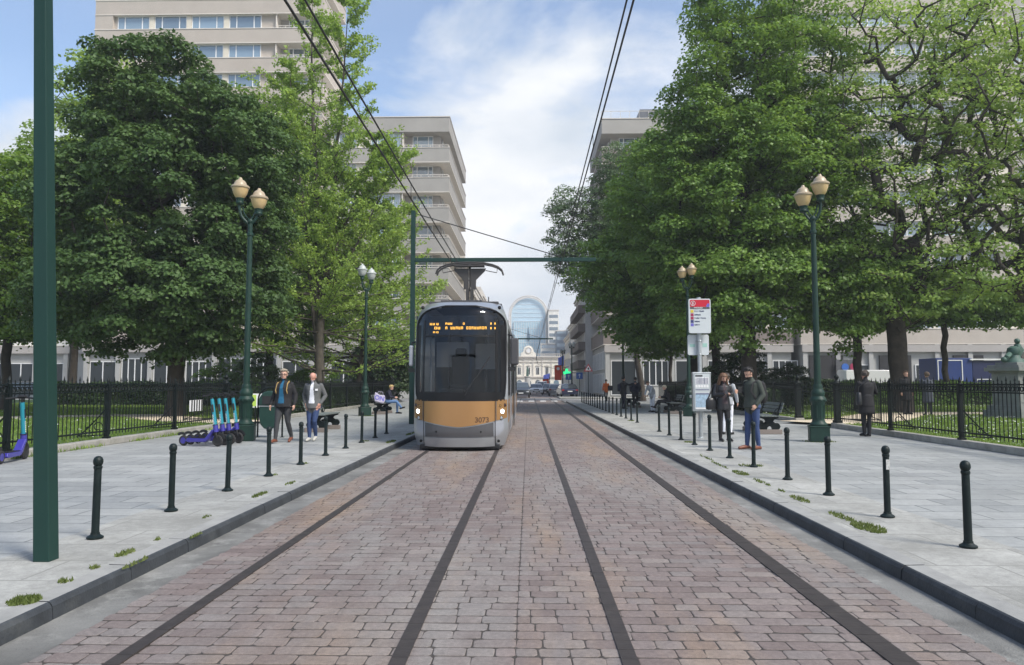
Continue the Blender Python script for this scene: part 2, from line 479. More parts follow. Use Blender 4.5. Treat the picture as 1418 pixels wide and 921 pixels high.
# ------------------------------------------------------------------ ground, road, pavements, park
def sheet(name, x0,x1,y0,y1,z,m,kind='structure'):
    o=MB().add([(x0,y0,z),(x1,y0,z),(x1,y1,z),(x0,y1,z)],[(0,1,2,3)]).build(name,m,fixn=False)
    return tag(o,kind=kind)
sheet('ground',-480,480,-60,620,-.06,M['ground'])
sheet('road_bed',-3.24,3.04,-14,66.5,-.0038,M['mortar'])
sheet('road_far',-3.24,3.04,66.5,330,-.004,M['far_sett'])
sheet('cross_street_left',-90,-3.24,60,73.5,-.012,M['asphalt'])
sheet('cross_street_right',3.04,90,60,73.5,-.012,M['asphalt'])
sheet('cross_street_middle',-3.24,3.04,68.5,77,.0,M['asphalt'])

def setts(y0,y1,x0,x1,rh=.150,bw=.215):
    rows=int((y1-y0)/rh/1.005); Vs=[];k=0;rh_=rh
    r=np.random.default_rng(3)
    y=y0-rh
    for i in range(rows):
        y+=rh_; rh_=rh*r.uniform(.93,1.08)
        # a longitudinal joint splits the carriageway just left of the middle
        for (a,bnd) in ((x0,-.08),(-.08,x1)):
            xs=[a]; 
            x=a+bw*r.uniform(.35,1.0)
            while x<bnd-.10:
                xs.append(x); x+=bw*r.uniform(.78,1.22)
            xs.append(bnd)
            for a_,b_ in zip(xs[:-1],xs[1:]):
                Vs.append((a_,b_,y,y+rh_))
    Q=np.array(Vs); n=len(Q)
    x_0,x_1,y_0,y_1=Q.T
    wob=.05
    gx=.0032;gy=.0068
    x_0=x_0+gx+r.uniform(-.001,.002,n); x_1=x_1-gx-r.uniform(-.001,.002,n)
    y_0=y_0+gy+r.uniform(-.001,.0025,n); y_1=y_1-gy-r.uniform(-.001,.0025,n)
    cx=(x_0+x_1)/2; cy=(y_0+y_1)/2; hx=(x_1-x_0)/2; hy=(y_1-y_0)/2
    c=r.uniform(.008,.024,(n,8))
    base=[(-1,-1,1,0),(1,-1,-1,0),(1,-1,0,1),(1,1,0,-1),(1,1,-1,0),(-1,1,1,0),(-1,1,0,-1),(-1,-1,0,1)]
    def ring(inset,z,jz):
        P=np.zeros((n,8,3))
        for q,(sx,sy,ax,ay) in enumerate(base):
            P[:,q,0]=cx+sx*(hx-inset)+ax*c[:,q]
            P[:,q,1]=cy+sy*(hy-inset)+ay*c[:,q]
            P[:,q,2]=z+jz
        return P
    tx=r.normal(0,.006,n); ty=r.normal(0,.008,n); hz=r.normal(0,.0010,n)
    rings=[ring(-.001,-.022,0),ring(0,-.0018,0),ring(.004,0,0)]
    jit=r.normal(0,.0022,(n,8,2)); 
    for P in rings: P[:,:,:2]+=jit
    for P in rings[1:]:
        P[:,:,2]+= (hz[:,None]+tx[:,None]*(P[:,:,0]-cx[:,None])+ty[:,None]*(P[:,:,1]-cy[:,None]))
    V=np.concatenate([P.reshape(n,1,8,3) for P in rings],1)  # n,3,8,3
    ctr=np.stack([cx,cy,hz+.0015],1).reshape(n,1,3)
    V=np.concatenate([V.reshape(n,24,3),ctr],1).reshape(-1,3)
    F=[]
    for rr in range(2):
        for q in range(8):
            q2=(q+1)%8
            F.append((rr*8+q,rr*8+q2,(rr+1)*8+q2,(rr+1)*8+q))
    F4=np.array(F); tri=np.array([(16+q,16+(q+1)%8,24,24) for q in range(8)])
    # triangles made as quads are degenerate: use two meshes worth of faces in one list
    idx=np.arange(n)*25
    return V,(F4[None]+idx[:,None,None]).reshape(-1,4),(tri[None,:,:3]+idx[:,None,None]).reshape(-1,3)
V,F4,F3=setts(1.0,66.3,-2.90,2.78)
me=bpy.data.meshes.new('road_setts')
me.vertices.add(len(V)); me.vertices.foreach_set('co',V.astype(np.float32).ravel())
li=np.concatenate([F4.ravel(),F3.ravel()]).astype(np.int32)
me.loops.add(len(li)); me.loops.foreach_set('vertex_index',li)
ls=np.concatenate([np.arange(len(F4))*4,len(F4)*4+np.arange(len(F3))*3]).astype(np.int32)
lt=np.concatenate([np.full(len(F4),4),np.full(len(F3),3)]).astype(np.int32)
me.polygons.add(len(ls)); me.polygons.foreach_set('loop_start',ls); me.polygons.foreach_set('loop_total',lt)
sm_=np.zeros(len(ls),dtype=bool); me.polygons.foreach_set('use_smooth',sm_)
me.materials.append(M['stone']); me.update(calc_edges=True)
o=bpy.data.objects.new('road',me); COL.objects.link(o); tag(o,kind='structure')
sheet('gutter_left',-3.23,-2.875,-14,66.3,-.0005,M['gutter'])
sheet('gutter_right',2.755,3.03,-14,60,-.0005,M['gutter'])

# kerbs: real stones with a rounded arris and open joints
def kerb(name,x_face,side):
    mb=MB(); y=-6.0; r=random.Random(5 if side<0 else 9)
    while y<60:
        L=r.choice([.95,1.0,1.05,1.1]); j=.006
        dx=r.uniform(-.003,.003); dz=r.uniform(-.003,.003)
        x0=x_face+dx; x1=x_face+side*.20
        prof=[(x0,-.05),(x0+side*.012,.085+dz),(x0+side*.03,.112+dz),(x0+side*.045,.120+dz),(x1,.124+dz),(x1,-.05)]
        mb.prism(prof,'y',y+j,y+L-j); y+=L
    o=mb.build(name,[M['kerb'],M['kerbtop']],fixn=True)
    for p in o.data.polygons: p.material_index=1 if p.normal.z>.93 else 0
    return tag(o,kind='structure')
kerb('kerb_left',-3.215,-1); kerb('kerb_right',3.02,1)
sheet('pavement_edge_left',-4.45,-3.41,-14,60,.121,M['slab2'])
sheet('pavement_left',-10.0,-4.45,-14,60,.120,M['slab'])
sheet('pavement_edge_right',3.21,4.35,-14,60,.121,M['slab2'])
sheet('pavement_right',4.35,10.0,-14,60,.120,M['slab'])
for s,x0,x1 in (('left',-90,-3.3),('right',3.1,90)):
    tag(MB().box(x0,x1,73.5,78 if s=='left' else 78.5,-.05,.115).build('pavement_far_'+s,M['slab2'],bevel=.01),kind='structure')
tag(MB().box(-8.2,-3.3,78,200,-.05,.11).build('pavement_beyond_left',M['slab2']),kind='structure')
tag(MB().box(3.1,7.0,78.5,200,-.05,.11).build('pavement_beyond_right',M['slab2']),kind='structure')
# end edges of pavement + park edge towards the cross street
tag(MB().box(-60,-3.22,59.9,60.1,-.05,.119).box(3.03,60,59.9,60.1,-.05,.119).build('kerb_far',M['kerb']),kind='structure')
# zebra crossing
mb=MB(); x=-3.0
while x<3: mb.box(x,x+.5,63.2,65.8,.004,.009); x+=1.0
tag(mb.build('crossing_stripes',M['paint']),kind='structure')
mb=MB(); mb.box(3.2,11,70.0,70.5,-.006,-.002); mb.box(-3.0,3.0,69.2,69.6,.003,.007)
tag(mb.build('stop_line',M['paint']),kind='structure')

# park ground
sheet('park_lawn_left',-70,-10.25,-14,60,.20,M['lawn']); sheet('park_lawn_right',10.25,70,-14,60,.20,M['lawn'])
def ribbon(name,pts,w,z,m):
    V=[];F=[]
    P=[np.array(p,float) for p in pts]
    # smooth
    for _ in range(3):
        Q=[P[0]]
        for a,b in zip(P[:-1],P[1:]): Q+= [a*.75+b*.25,a*.25+b*.75]
        P=Q+[P[-1]]
    for i,p in enumerate(P):
        t=P[min(i+1,len(P)-1)]-P[max(i-1,0)]; t/=np.linalg.norm(t); nn=np.array([-t[1],t[0]])
        e=rng.uniform(-.12,.12,2)
        V+= [(*(p+nn*(w/2+e[0])),z),(*(p-nn*(w/2+e[1])),z)]
    F=[(2*i+1,2*i+3,2*i+2,2*i) for i in range(len(P)-1)]
    return tag(MB().add(V,F).build(name,m,fixn=False),kind='structure')
ribbon('park_path_left',[(-9.9,26.3),(-13,27.5),(-16.5,32.0),(-20,30),(-26,25.0),(-36,22),(-60,21)],2.4,.208,M['sand'])
ribbon('park_path_right',[(9.9,26.3),(12.6,28),(16,33.5),(20,35.0),(28,33),(40,31),(60,31)],2.8,.208,M['sand'])

def grass(name,xr,yr,n,h,mt,zb=.2,avoid=None,lab=None,flowers=0,pts=None):
    if pts is None:
        # denser towards the camera
        u=rng.random(n)
        y=yr[0]+(yr[1]-yr[0])*u**1.7
        x=rng.uniform(xr[0],xr[1],n)
    else:
        x,y=pts; n=len(x)
    if avoid is not None:
        k=~avoid(x,y); x=x[k];y=y[k];n=len(x)
    a=rng.uniform(0,2*np.pi,n); hh=h*rng.uniform(.45,1.3,n); w=rng.uniform(.006,.013,n)*(1.0+.04*np.maximum(y-8,0))
    lean=rng.uniform(0,.7,n)*hh
    dx,dy=np.cos(a)*w,np.sin(a)*w
    b=rng.uniform(0,2*np.pi,n)
    V=np.zeros((n,3,3))
    V[:,0]=np.stack([x-dx,y-dy,np.full(n,zb)],1); V[:,1]=np.stack([x+dx,y+dy,np.full(n,zb)],1)
    V[:,2]=np.stack([x+np.cos(b)*lean,y+np.sin(b)*lean,zb+hh],1)
    F=np.arange(n*3).reshape(n,3)
    o=np_mesh(name,V.reshape(-1,3),F,mt)
    return tag(o,lab,'grass',kind='stuff')
M['grass']=leaf_mat('grass_blades',(.10,.165,.03),(.16,.25,.045),(.26,.34,.09),.35,.6)
M['weeds']=leaf_mat('pavement_weeds',(.075,.105,.03),(.115,.155,.04),(.19,.22,.08),.3,.65)
def seg_dist(x,y,P):
    d=np.full(len(x),1e9)
    for a,b in zip(P[:-1],P[1:]):
        a=np.array(a);b=np.array(b);ab=b-a
        t=np.clip(((x-a[0])*ab[0]+(y-a[1])*ab[1])/(ab@ab),0,1)
        d=np.minimum(d,np.hypot(x-a[0]-t*ab[0],y-a[1]-t*ab[1]))
    return d
pl=[(-9.9,26.3),(-13,27.5),(-16.5,31.4),(-20,29.8),(-26,25.3),(-36,22),(-60,21)]
pr=[(9.9,26.3),(12.6,28),(16,33),(20,34.6),(28,33),(40,31),(60,31)]
grass('lawn_grass',(-34,-10.15),(9,50),150000,.085,M['grass'],avoid=lambda x,y:(seg_dist(x,y,pl)<1.1)|(x<-y*.80-2),lab='short green lawn behind the left park railing')
grass('lawn_grass',(10.15,34),(9,50),150000,.085,M['grass'],avoid=lambda x,y:(seg_dist(x,y,pr)<1.3)|(x>y*.80+2),lab='daisy dotted green lawn behind the right park railing')
# daisies
def daisies(xr,n,pp,lab):
    y=10+36*rng.random(n)**1.5; x=rng.uniform(xr[0],xr[1],n)
    k=(seg_dist(x,y,pp)>1.5)&(abs(x)<y*.8+1); x=x[k];y=y[k];n=len(x); s=rng.uniform(.014,.03,n); z=.2+rng.uniform(.07,.12,n)
    an=np.arange(6)*np.pi/3
    V=np.stack([x[:,None]+s[:,None]*np.cos(an),y[:,None]+s[:,None]*np.sin(an),z[:,None]+s[:,None]*rng.uniform(-.5,.5,(n,6))],2)
    tag(np_mesh('daisies',V.reshape(-1,3),np.arange(n*6).reshape(n,6),M['white']),lab,'flowers',kind='stuff')
daisies((10.3,30),5200,pr,'white daisies scattered over the right lawn')
daisies((-30,-10.3),1500,pl,'sparse white daisies scattered over the left lawn')
# grass tufts in the pavement joints
def tufts(spots,lab):
    xs=[];ys=[]
    for (x,y,rx,ry,n) in spots:
        a=rng.uniform(0,2*np.pi,n); rr=np.sqrt(rng.random(n))
        xs.append(x+rx*rr*np.cos(a)); ys.append(y+ry*rr*np.sin(a))
    return grass('grass_tufts',None,None,0,.030,M['weeds'],zb=.12,lab=lab,pts=(np.concatenate(xs),np.concatenate(ys)))
tufts([(-3.42,5.05,.10,.11,420),(-3.45,5.55,.05,.06,60),(-3.47,5.95,.03,.05,40),(-3.5,6.45,.05,.14,120),(-3.5,7.0,.02,.07,25),(-3.46,4.55,.06,.07,120),
       (-3.55,9.8,.05,.25,130),(-3.5,10.9,.04,.2,60),(-3.45,18.6,.09,.5,160),(-3.42,21.5,.09,.7,160),(-3.55,8.2,.04,.1,30),(-3.22,6.1,.015,.2,50),(-3.22,7.2,.015,.15,40),
       (-4.12,11.9,.09,.09,60),(-4.12,13.6,.09,.09,60),(-4.12,18.8,.1,.1,60),(-7.2,33.0,.4,.4,260)],'small grass tufts growing along the left kerb')
tufts([(3.46,7.75,.13,.30,520),(3.45,8.35,.07,.30,200),(3.44,9.6,.07,.30,170),(3.45,10.3,.03,.12,30),(3.46,11.3,.05,.25,60),(3.46,12.3,.10,.35,200),(3.43,13.5,.04,.6,90),(3.5,14.8,.04,.6,60),
       (3.95,13.4,.22,.2,170),(4.0,18.6,.14,.14,150),(3.98,29.0,.12,.3,90),(7.3,18.9,.4,.35,180),(3.46,10.9,.03,.1,20)],'thin line of grass growing along the right kerb')
def edge_tufts(x,ya,yb,n,lab):
    y=rng.uniform(ya,yb,n); k=np.sin(y*3.1)+np.sin(y*1.27+1)+rng.uniform(-1,1,n)>.2; y=y[k]
    grass('grass_tufts',None,None,0,.09,M['grass'],zb=.13,lab=lab,pts=(x+rng.normal(0,.05,len(y)),y))
edge_tufts(-9.93,11,24,1500,'weeds growing at the foot of the left railing kerb')
edge_tufts(10.36,9,24,2600,'weeds growing inside the right railing kerb')

# tram rails
for x,lab in ((-2.37,'dark tram rail, outer left one under the tram'),(-.75,'dark tram rail, inner one under the tram'),(.58,'dark tram rail, inner one of the empty right track'),(2.14,'dark tram rail, outermost one beside the right kerb')):
    mb=MB(); w=.078 if x>2 else .048; y=0.5
    r=random.Random(int(x*100))
    while y<76:
        L=.150 if y<24 else .60
        z=.009+r.uniform(-.0006,.0006)
        mb.box(-w,w,y+.0015,y+L-.0015,-.03,z); y+=L
    o=mb.build('tram_rail',M['rail'],loc=(x,0,0)); tag(o,lab,'tram rail',group='four tram rails set in the road')

# ------------------------------------------------------------------ bollards
def make_bollard():
    root=empty('bollard','x','bollard')
    MB().lathe([(.072,0),(.085,.008),(.085,.02),(.058,.035),(.047,.045),(.046,.06)],n=20).build('base_ring',M['bollard'],root,smooth=True)
    MB().lathe([(.040,.04),(.038,.66),(.043,.665),(.045,.678),(.043,.69),(.036,.695)],n=20).build('post',M['bollard'],root,smooth=True)
    mb=MB(); mb.lathe([(.030,.69),(.044,.703),(.051,.725),(.050,.748),(.040,.770),(.022,.783),(.001,.787)],n=20); mb.build('ball_cap',M['bollard'],root,smooth=True)
    return root
b0=make_bollard(); bt=tree_of(b0)
left=[7.05,8.55,10.15,11.75,13.4,15.05,16.7,18.3,19.9,21.5]
rows=[(-4.12,y,f'{ORD[i+1]} black bollard counted from the camera beside the left kerb') for i,y in enumerate(left)]
near=[6.85,8.35,9.95,11.5,13.2,14.75,16.35,17.85,19.4,21.0,22.6]
rows+=[(3.95,y,f'{ORD[i+1]} black bollard counted from the camera beside the right kerb') for i,y in enumerate(near)]
rows+=[(4.03,27.7+1.6*i,f'{ORD[i+1]} small black bollard past the gap in the right kerb row') for i in range(19)]
for i,(x,y,lab) in enumerate(rows):
    c=b0 if i==0 else copy_tree(bt)
    c.location=(x,y,.121); rr=random.Random(i)
    c.rotation_euler=(rr.uniform(-.012,.012),rr.uniform(-.012,.012),rr.uniform(0,6)); c['label']=lab; c['group']='black bollards lining the two kerbs'
    c.scale=(.88,.88,rr.uniform(.98,1.02))
# stickers on two bollards
tag(MB().cb((0,0,0),(.040,.006,.11)).build('sticker',mat('worn_sticker',(.45,.45,.43),.7,var=.4,vscale=40),loc=(3.955,8.312,.70)),'worn pale sticker on the second bollard from the camera at right','sticker')
# ------------------------------------------------------------------ park railings
def fence(name_label, x, y0, y1, side, group, sign=None):
    """wrought iron railing along x, with spear bars, ring band, posts and inner scroll brackets"""
    root=empty('park_railing',name_label,'railing',(x,y0,.12),0,group)
    L=y1-y0
    mb=MB(); mb.box(-.13,.13,0,L,0,.15); mb.build('kerbstone',M['plinth'],root,bevel=.015)
    rl=MB()
    for z,h,w in ((.31,.035,.018),(1.25,.03,.018),(1.42,.035,.02)):
        rl.box(-w,w,0,L,z,z+h)
    rl.build('rail',M['iron'],root)
    n=int(L/.14); k=np.arange(n); yy=.07+k*.14
    V=[];F=[]
    tall=(k%2==0)
    bars=MB()
    def bar_np(r_,z0,z1,ys):
        q=np.array([(-1,-1),(1,-1),(1,1),(-1,1)])*r_
        V=np.zeros((len(ys),8,3)); V[:,:4,:2]=q; V[:,4:,:2]=q; V[:,:,1]+=ys[:,None]; V[:,:4,2]=z0; V[:,4:,2]=z1
        f=np.array([(0,1,5,4),(1,2,6,5),(2,3,7,6),(3,0,4,7)])
        return V.reshape(-1,3),(f[None]+8*np.arange(len(ys))[:,None,None]).reshape(-1,4)
    def profile_np(prof,ys,xo=0):
        Vs=[];Fs=[];m=len(prof)
        a=np.arange(6)*np.pi/3
        P=np.array([[(r_*math.cos(t)+xo,r_*math.sin(t),z) for t in a] for r_,z in prof]).reshape(-1,3)
        V=np.repeat(P[None],len(ys),0); V[:,:,1]+=ys[:,None]
        f=[]
        for i in range(m-1):
            for j in range(6): f.append((i*6+j,i*6+(j+1)%6,(i+1)*6+(j+1)%6,(i+1)*6+j))
        f=np.array(f)
        return V.reshape(-1,3),(f[None]+m*6*np.arange(len(ys))[:,None,None]).reshape(-1,4)
    parts=[bar_np(.0075,.24,1.44,yy),
           profile_np([(.012,1.44),(.020,1.47),(.010,1.49),(.022,1.53),(.012,1.57),(.001,1.63)],yy[tall]),
           profile_np([(.012,1.44),(.018,1.46),(.010,1.475),(.016,1.50),(.001,1.54)],yy[~tall])]
    # ring band between the two top rails
    a=np.arange(8)*np.pi/4; 
    ys=yy[:-1]+.07
    C=np.array([[(0,(.048+d)*math.cos(t),1.35+(.048+d)*math.sin(t)) for t in a] for d in (-.010,.010)]).reshape(-1,3)
    Vr=np.repeat(C[None],len(ys),0); Vr[:,:,1]+=ys[:,None]
    Vr2=Vr.copy(); Vr[:,:,0]-=.010; Vr2[:,:,0]+=.010
    fr=np.array([(j,(j+1)%8,8+(j+1)%8,8+j) for j in range(8)])
    VV=np.concatenate([Vr,Vr2],1)
    fq=np.concatenate([fr,fr+16,np.array([(8+j,8+(j+1)%8,24+(j+1)%8,24+j) for j in range(8)]),np.array([(j,(j+1)%8,16+(j+1)%8,16+j) for j in range(8)])])
    parts.append((VV.reshape(-1,3),(fq[None]+32*np.arange(len(ys))[:,None,None]).reshape(-1,4)))
    off=0;Va=[];Fa=[]
    for v,f in parts: Va.append(v);Fa.append(f+off);off+=len(v)
    np_mesh('spear_bars',np.concatenate(Va),np.concatenate(Fa),M['iron'],root)
    y=L-3.4
    proto=None
    while y>.5:
        if proto is None:
            mb=MB(); mb.box(-.045,.045,-.045,.045,.15,1.46); mb.lathe([(.05,1.46),(.03,1.48),(.035,1.53),(.02,1.57),(.001,1.62)],n=8); mb.box(-.07,.07,-.07,.07,.15,.20)
            p=mb.build('post',M['iron'],root,bevel=.004)
            sb=MB()
            pts=[(side*(.05+.62*u),0,.22+.62*(1-u)**1.7+.09*math.sin(u*math.pi*1.0)) for u in np.linspace(0,1,14)]
            sb.tube(pts,.016,6)
            for (cx,cz,r0,t0,t1) in ((side*.22,.42,.13,0,5.2),(side*.45,.34,.09,1,6.5)):
                sb.tube([(cx+(r0*(1-.55*u))*math.cos(t0+(t1-t0)*u),0,cz+(r0*(1-.55*u))*math.sin(t0+(t1-t0)*u)) for u in np.linspace(0,1,18)],.012,6)
            sb.tube([(side*.05,0,.23),(side*.72,0,.2)],.013,6)
            s=sb.build('scroll_bracket',M['iron'],root,smooth=True)
            proto=(p,s)
        else:
            p=proto[0].copy();s=proto[1].copy(); COL.objects.link(p);COL.objects.link(s);p.parent=root;s.parent=root
        p.location=(0,y,0); s.location=(0,y,0); y-=3.4
    return root
fence('black spear-topped railing on the left, nearer than the lamp',-10.1,8.0,24.4,-1,'park railings')
fence('black spear-topped railing on the right, in front of the daisies',10.1,8.0,24.4,1,'park railings')
fence('long dark railing on the left, behind the walking men',-10.1,28.2,58,-1,'park railings')
fence('long dark railing on the right, behind the man with backpack',10.1,28.2,58,1,'park railings')
def gatepost():
    root=empty('gate_post','x','gate post')
    MB().box(-.16,.16,-.16,.16,0,.17).build('plinth',M['plinth'],root,bevel=.012)
    mb=MB(); mb.box(-.09,.09,-.09,.09,.17,1.42); mb.box(-.12,.12,-.12,.12,.17,.26); mb.box(-.11,.11,-.11,.11,1.22,1.26)
    mb.build('shaft',M['iron'],root,bevel=.01)
    mb=MB(); mb.box(-.135,.135,-.135,.135,1.42,1.48); mb.lathe([(.11,1.48),(.10,1.50),(.05,1.54),(.035,1.57),(.05,1.59),(.075,1.63),(.08,1.67),(.065,1.71),(.03,1.735),(.012,1.76),(.001,1.79)],n=14)
    mb.build('ball_finial',M['iron'],root,smooth=True)
    return root
g0=gatepost(); gt=tree_of(g0)
for i,(x,y,l) in enumerate([(-10.1,24.55,'ball-topped iron gate post behind the four scooters'),(-10.1,28.05,'ball-topped iron gate post behind the litter bin'),
        (10.1,24.55,'ball-topped iron gate post just right of the right lamp post'),(10.1,28.05,'ball-topped iron gate post just left of the right lamp post')]):
    c=g0 if i==0 else copy_tree(gt); c.location=(x,y,.12); c['label']=l; c['group']='iron gate posts'
def gate(x,y,ang,lab):
    root=empty('park_gate',lab,'gate',(x,y,.14),ang,'open park gates')
    mb=MB(); W=2.6
    for z in (.12,1.12,1.28): mb.box(0,W,-.016,.016,z,z+.035)
    mb.box(-.02,.02,-.02,.02,.02,1.34); mb.box(W-.02,W+.02,-.02,.02,.05,1.34); mb.tube([(.05,0,1.12),(W-.05,0,.15)],.014,6)
    mb.build('frame',M['iron'],root)
    mb=MB()
    for i in range(18):
        xx=.14+i*.14; mb.box(xx-.009,xx+.009,-.009,.009,.1,1.36); mb.lathe([(.018,1.36),(.02,1.40),(.001,1.48)],c=(xx,0,0),n=5)
    mb.build('bars',M['iron'],root)
gate(10.25,28.0,R(-28),'open park gate leaf behind the right lamp post')
gate(-10.25,28.0,R(180+28),'open park gate leaf behind the litter bin')
# panels on the left railing
root=empty('park_sign','white notice board with black stripes on the left railing','sign',(-9.99,22.1,.75))
MB().box(-.01,.01,-.42,.42,0,.33).build('board',M['white'],root)
mb=MB()
for i in range(5): mb.box(.0105,.014,-.34+i*.165,-.34+i*.165+.085,0.003,.327)
mb.build('stripes',M['black'],root)
root=empty('park_sign','white and lime green sign beside the left lamp base','sign',(-9.0,24.3,.78))
M['lime']=mat('lime_print',(.45,.62,.10),.5)
mb=MB(); mb.box(-.02,.02,-.02,.02,-.66,.05); mb.build('post',M['iron'],root)
MB().box(-.27,.27,-.012,.012,.0,.46).build('board',M['white'],root)
MB().box(-.25,.02,-.016,-.0125,.04,.42).build('printed_panel',M['lime'],root)

# ------------------------------------------------------------------ street lamps
def make_lamp(heads_dx, cup, label):
    root=empty('street_lamp',label,'street lamp')
    mb=MB(); mb.box(-.235,.235,-.235,.235,0,.40); mb.box(-.25,.25,-.25,.25,.36,.40); mb.build('pedestal',M['lampgreen'],root,bevel=.02)
    mb=MB(); mb.lathe([(.21,.40),(.215,.44),(.16,.50),(.145,.56),(.15,.62),(.145,.90),(.165,.98),(.19,1.02),(.20,1.06),(.175,1.10),(.15,1.14),(.165,1.19),(.165,1.24),(.13,1.30),(.115,1.36),(.12,1.38),(.10,1.44)],n=20)
    for k in range(10):
        a=2*math.pi*k/10; mb.tube([(.15*math.cos(a),.15*math.sin(a),.60),(.15*math.cos(a),.15*math.sin(a),.92)],.014,5)
        mb.ball((.185*math.cos(a),.185*math.sin(a),1.03),.028,6)
    mb.build('ornate_base',M['lampgreen'],root,smooth=True)
    mb=MB(); mb.lathe([(.085,1.40),(.078,2.2),(.070,4.0),(.062,5.28),(.085,5.30),(.085,5.36),(.06,5.38),(.058,5.62),(.075,5.64),(.075,5.70),(.05,5.74)],n=18)
    mb.build('column',M['lampgreen'],root,smooth=True)
    for i,(dx,hz) in enumerate(heads_dx):
        mb=MB()
        P=[(0,0,5.55),(dx*.35,0,5.66),(dx*.8,0,5.80),(dx*1.02,0,6.0),(dx,0,hz)]
        P2=[]
        for u in np.linspace(0,1,16):
            # Catmull style blend
            s=u*(len(P)-1); i0=min(int(s),len(P)-2); f=s-i0
            p0=np.array(P[max(i0-1,0)]);p1=np.array(P[i0]);p2=np.array(P[i0+1]);p3=np.array(P[min(i0+2,len(P)-1)])
            P2.append(.5*((2*p1)+(-p0+p2)*f+(2*p0-5*p1+4*p2-p3)*f*f+(-p0+3*p1-3*p2+p3)*f**3))
        mb.tube(P2,.036,8); mb.tube([p+np.array([-np.sign(dx)*.075,0,.05]) for p in P2[2:12]],.018,6)
        arm=mb.build('arm',M['lampgreen'],root,smooth=True)
        mb=MB(); mb.lathe([(.04,hz-.02),(.09,hz),(.10,hz+.03),(.085,hz+.06),(.10,hz+.12),(.11,hz+.15),(.10,hz+.16)],c=(dx,0,0),n=16)
        g=MB(); g.lathe([(.10,hz+.16),(.135,hz+.20),(.170,hz+.27),(.195,hz+.35),(.208,hz+.41),(.205,hz+.415)],c=(dx,0,0),n=20)
        cp=MB(); cp.lathe([(.208,hz+.41),(.232,hz+.425),(.235,hz+.46),(.21,hz+.485),(.17,hz+.495),(.165,hz+.51),(.145,hz+.57),(.105,hz+.62),(.06,hz+.645),(.05,hz+.66),(.035,hz+.70),(.001,hz+.71)],c=(dx,0,0),n=20)
        h=mb.build('lamp_holder',M['lampgreen'],root,smooth=True)
        gl=g.build('lamp_cup',M['globe'] if cup=='cream' else M['globew'],h,smooth=True)
        cp.build('lamp_cap',M['globecap'] if cup=='cream' else M['globew'],h,smooth=True)
    return root
lg='double headed green street lamps'
for (x,y,rz,cup,lab,hd) in [(-7.25,18.9,.25,'cream','tall green street lamp with two cream heads beside the scooters',((-.27,6.12),(.20,5.86))),
     (7.30,18.9,-.25,'cream','tall green street lamp with two cream heads in front of the right gate',((-.22,5.86),(.19,6.12))),
     (-7.35,33.2,.5,'white','green street lamp with pale heads left of the far mast',((-.2,6.15),(.22,6.0))),
     (7.1,33.0,-.4,'cream','green street lamp rising behind the bus stop pole',((-.22,6.0),(.2,6.1))),
     (6.5,51.0,0,'white','distant green street lamp behind the two dark-clad men',((-.2,6.0),(.22,6.1))),
     (4.9,84,0,'white','distant black street lantern beside the pale houses',((-.2,5.4),(.22,5.4))),
     (4.6,100,0,'white','farthest black street lantern beside the pharmacy cross',((-.2,5.4),(.22,5.4)))]:
    l=make_lamp(hd,cup,lab); l.location=(x,y,.12); l.rotation_euler=(0,0,rz); l['group']=lg

# ------------------------------------------------------------------ overhead masts and wires
def mast(label,X,Y,topz,bar_x,big=False,lean=0.0):
    root=empty('catenary_mast',label,'mast',(X,Y,.12))
    mb=MB()
    w0,w1=(.068,.044) if big else (.085,.075)
    hx=lambda w:[(-w,-w),(w,-w),(w,w),(-w,w)]
    V=[(a,b,0) for a,b in hx(w0)]+[(a+lean*topz,b,topz) for a,b in hx(w1)]
    mb.add(V,[(3,2,1,0),(4,5,6,7),(0,1,5,4),(1,2,6,5),(2,3,7,6),(3,0,4,7)])
    mb.build('mast_pole',M['green'],root,bevel=.006)
    zb=5.93
    mb=MB(); mb.box(lean*zb,bar_x-X,-.055,.055,zb-.07,zb+.07); mb.build('cross_arm',M['green'],root,bevel=.01)
    mb=MB(); mb.tube([(lean*topz,0,topz-.08),(1.18-X,0,zb+.1)],.018,6); mb.build('stay_cable',M['wire'],root)
    mb=MB()
    for xx,zc in ((-2.1,5.04),(1.16,5.9)):
        mb.tube([(xx-X,0,zb),(xx-X,0,zc+.02-.12)],.02,6); mb.lathe([(.02,0),(.05,.02),(.02,.04),(.05,.06),(.02,.08)],c=(xx-X,0,zb-.2),n=8)
    mb.build('insulator',M['wire'],root)
    return root
mast('massive dark green tapered mast in the left foreground',-4.03,6.2,7.8,2.5,True,-.048)
mast('slim dark green mast with crossbar beside the tram',-4.2,26.6,7.75,2.45)
mast('distant dark green mast and crossbar above the far cars',-4.3,75.0,7.75,2.5)
def wire(label,pts,r=.012,dropz=None,cat='wire'):
    root=empty('overhead_wire',label,cat,pts[0][0] if False else (0,0,0),0,'overhead tram wires')
    return root
def sagline(a,b,s,n=14):
    a=np.array(a,float);b=np.array(b,float)
    return [a+(b-a)*t-np.array([0,0,s*4*t*(1-t)]) for t in np.linspace(0,1,n)]
def wirepair(label,X,zc,zm,spans):
    root=empty('overhead_wire',label,'wire',(X,0,0),0,'overhead tram wires')
    c=MB();m=MB();d=MB()
    for y0,y1 in spans:
        k=(y1-y0)/50
        L1=sagline((0,y0,zc),(0,y1,zc),.02); L2=sagline((0,y0,zm),(0,y1,zm),.05)
        c.tube(L1,.013,6); m.tube(L2,.012,6)
        ny=max(2,int((y1-y0)/6))
        for i in range(1,ny):
            t=i/ny; d.tube([L1[0]+(L1[-1]-L1[0])*t,(0,y0+(y1-y0)*t,zm-.05*4*t*(1-t))],.006,5)
    c.build('contact_wire',M['wire'],root);m.build('catenary_wire',M['wire'],root);d.build('dropper',M['wire'],root)
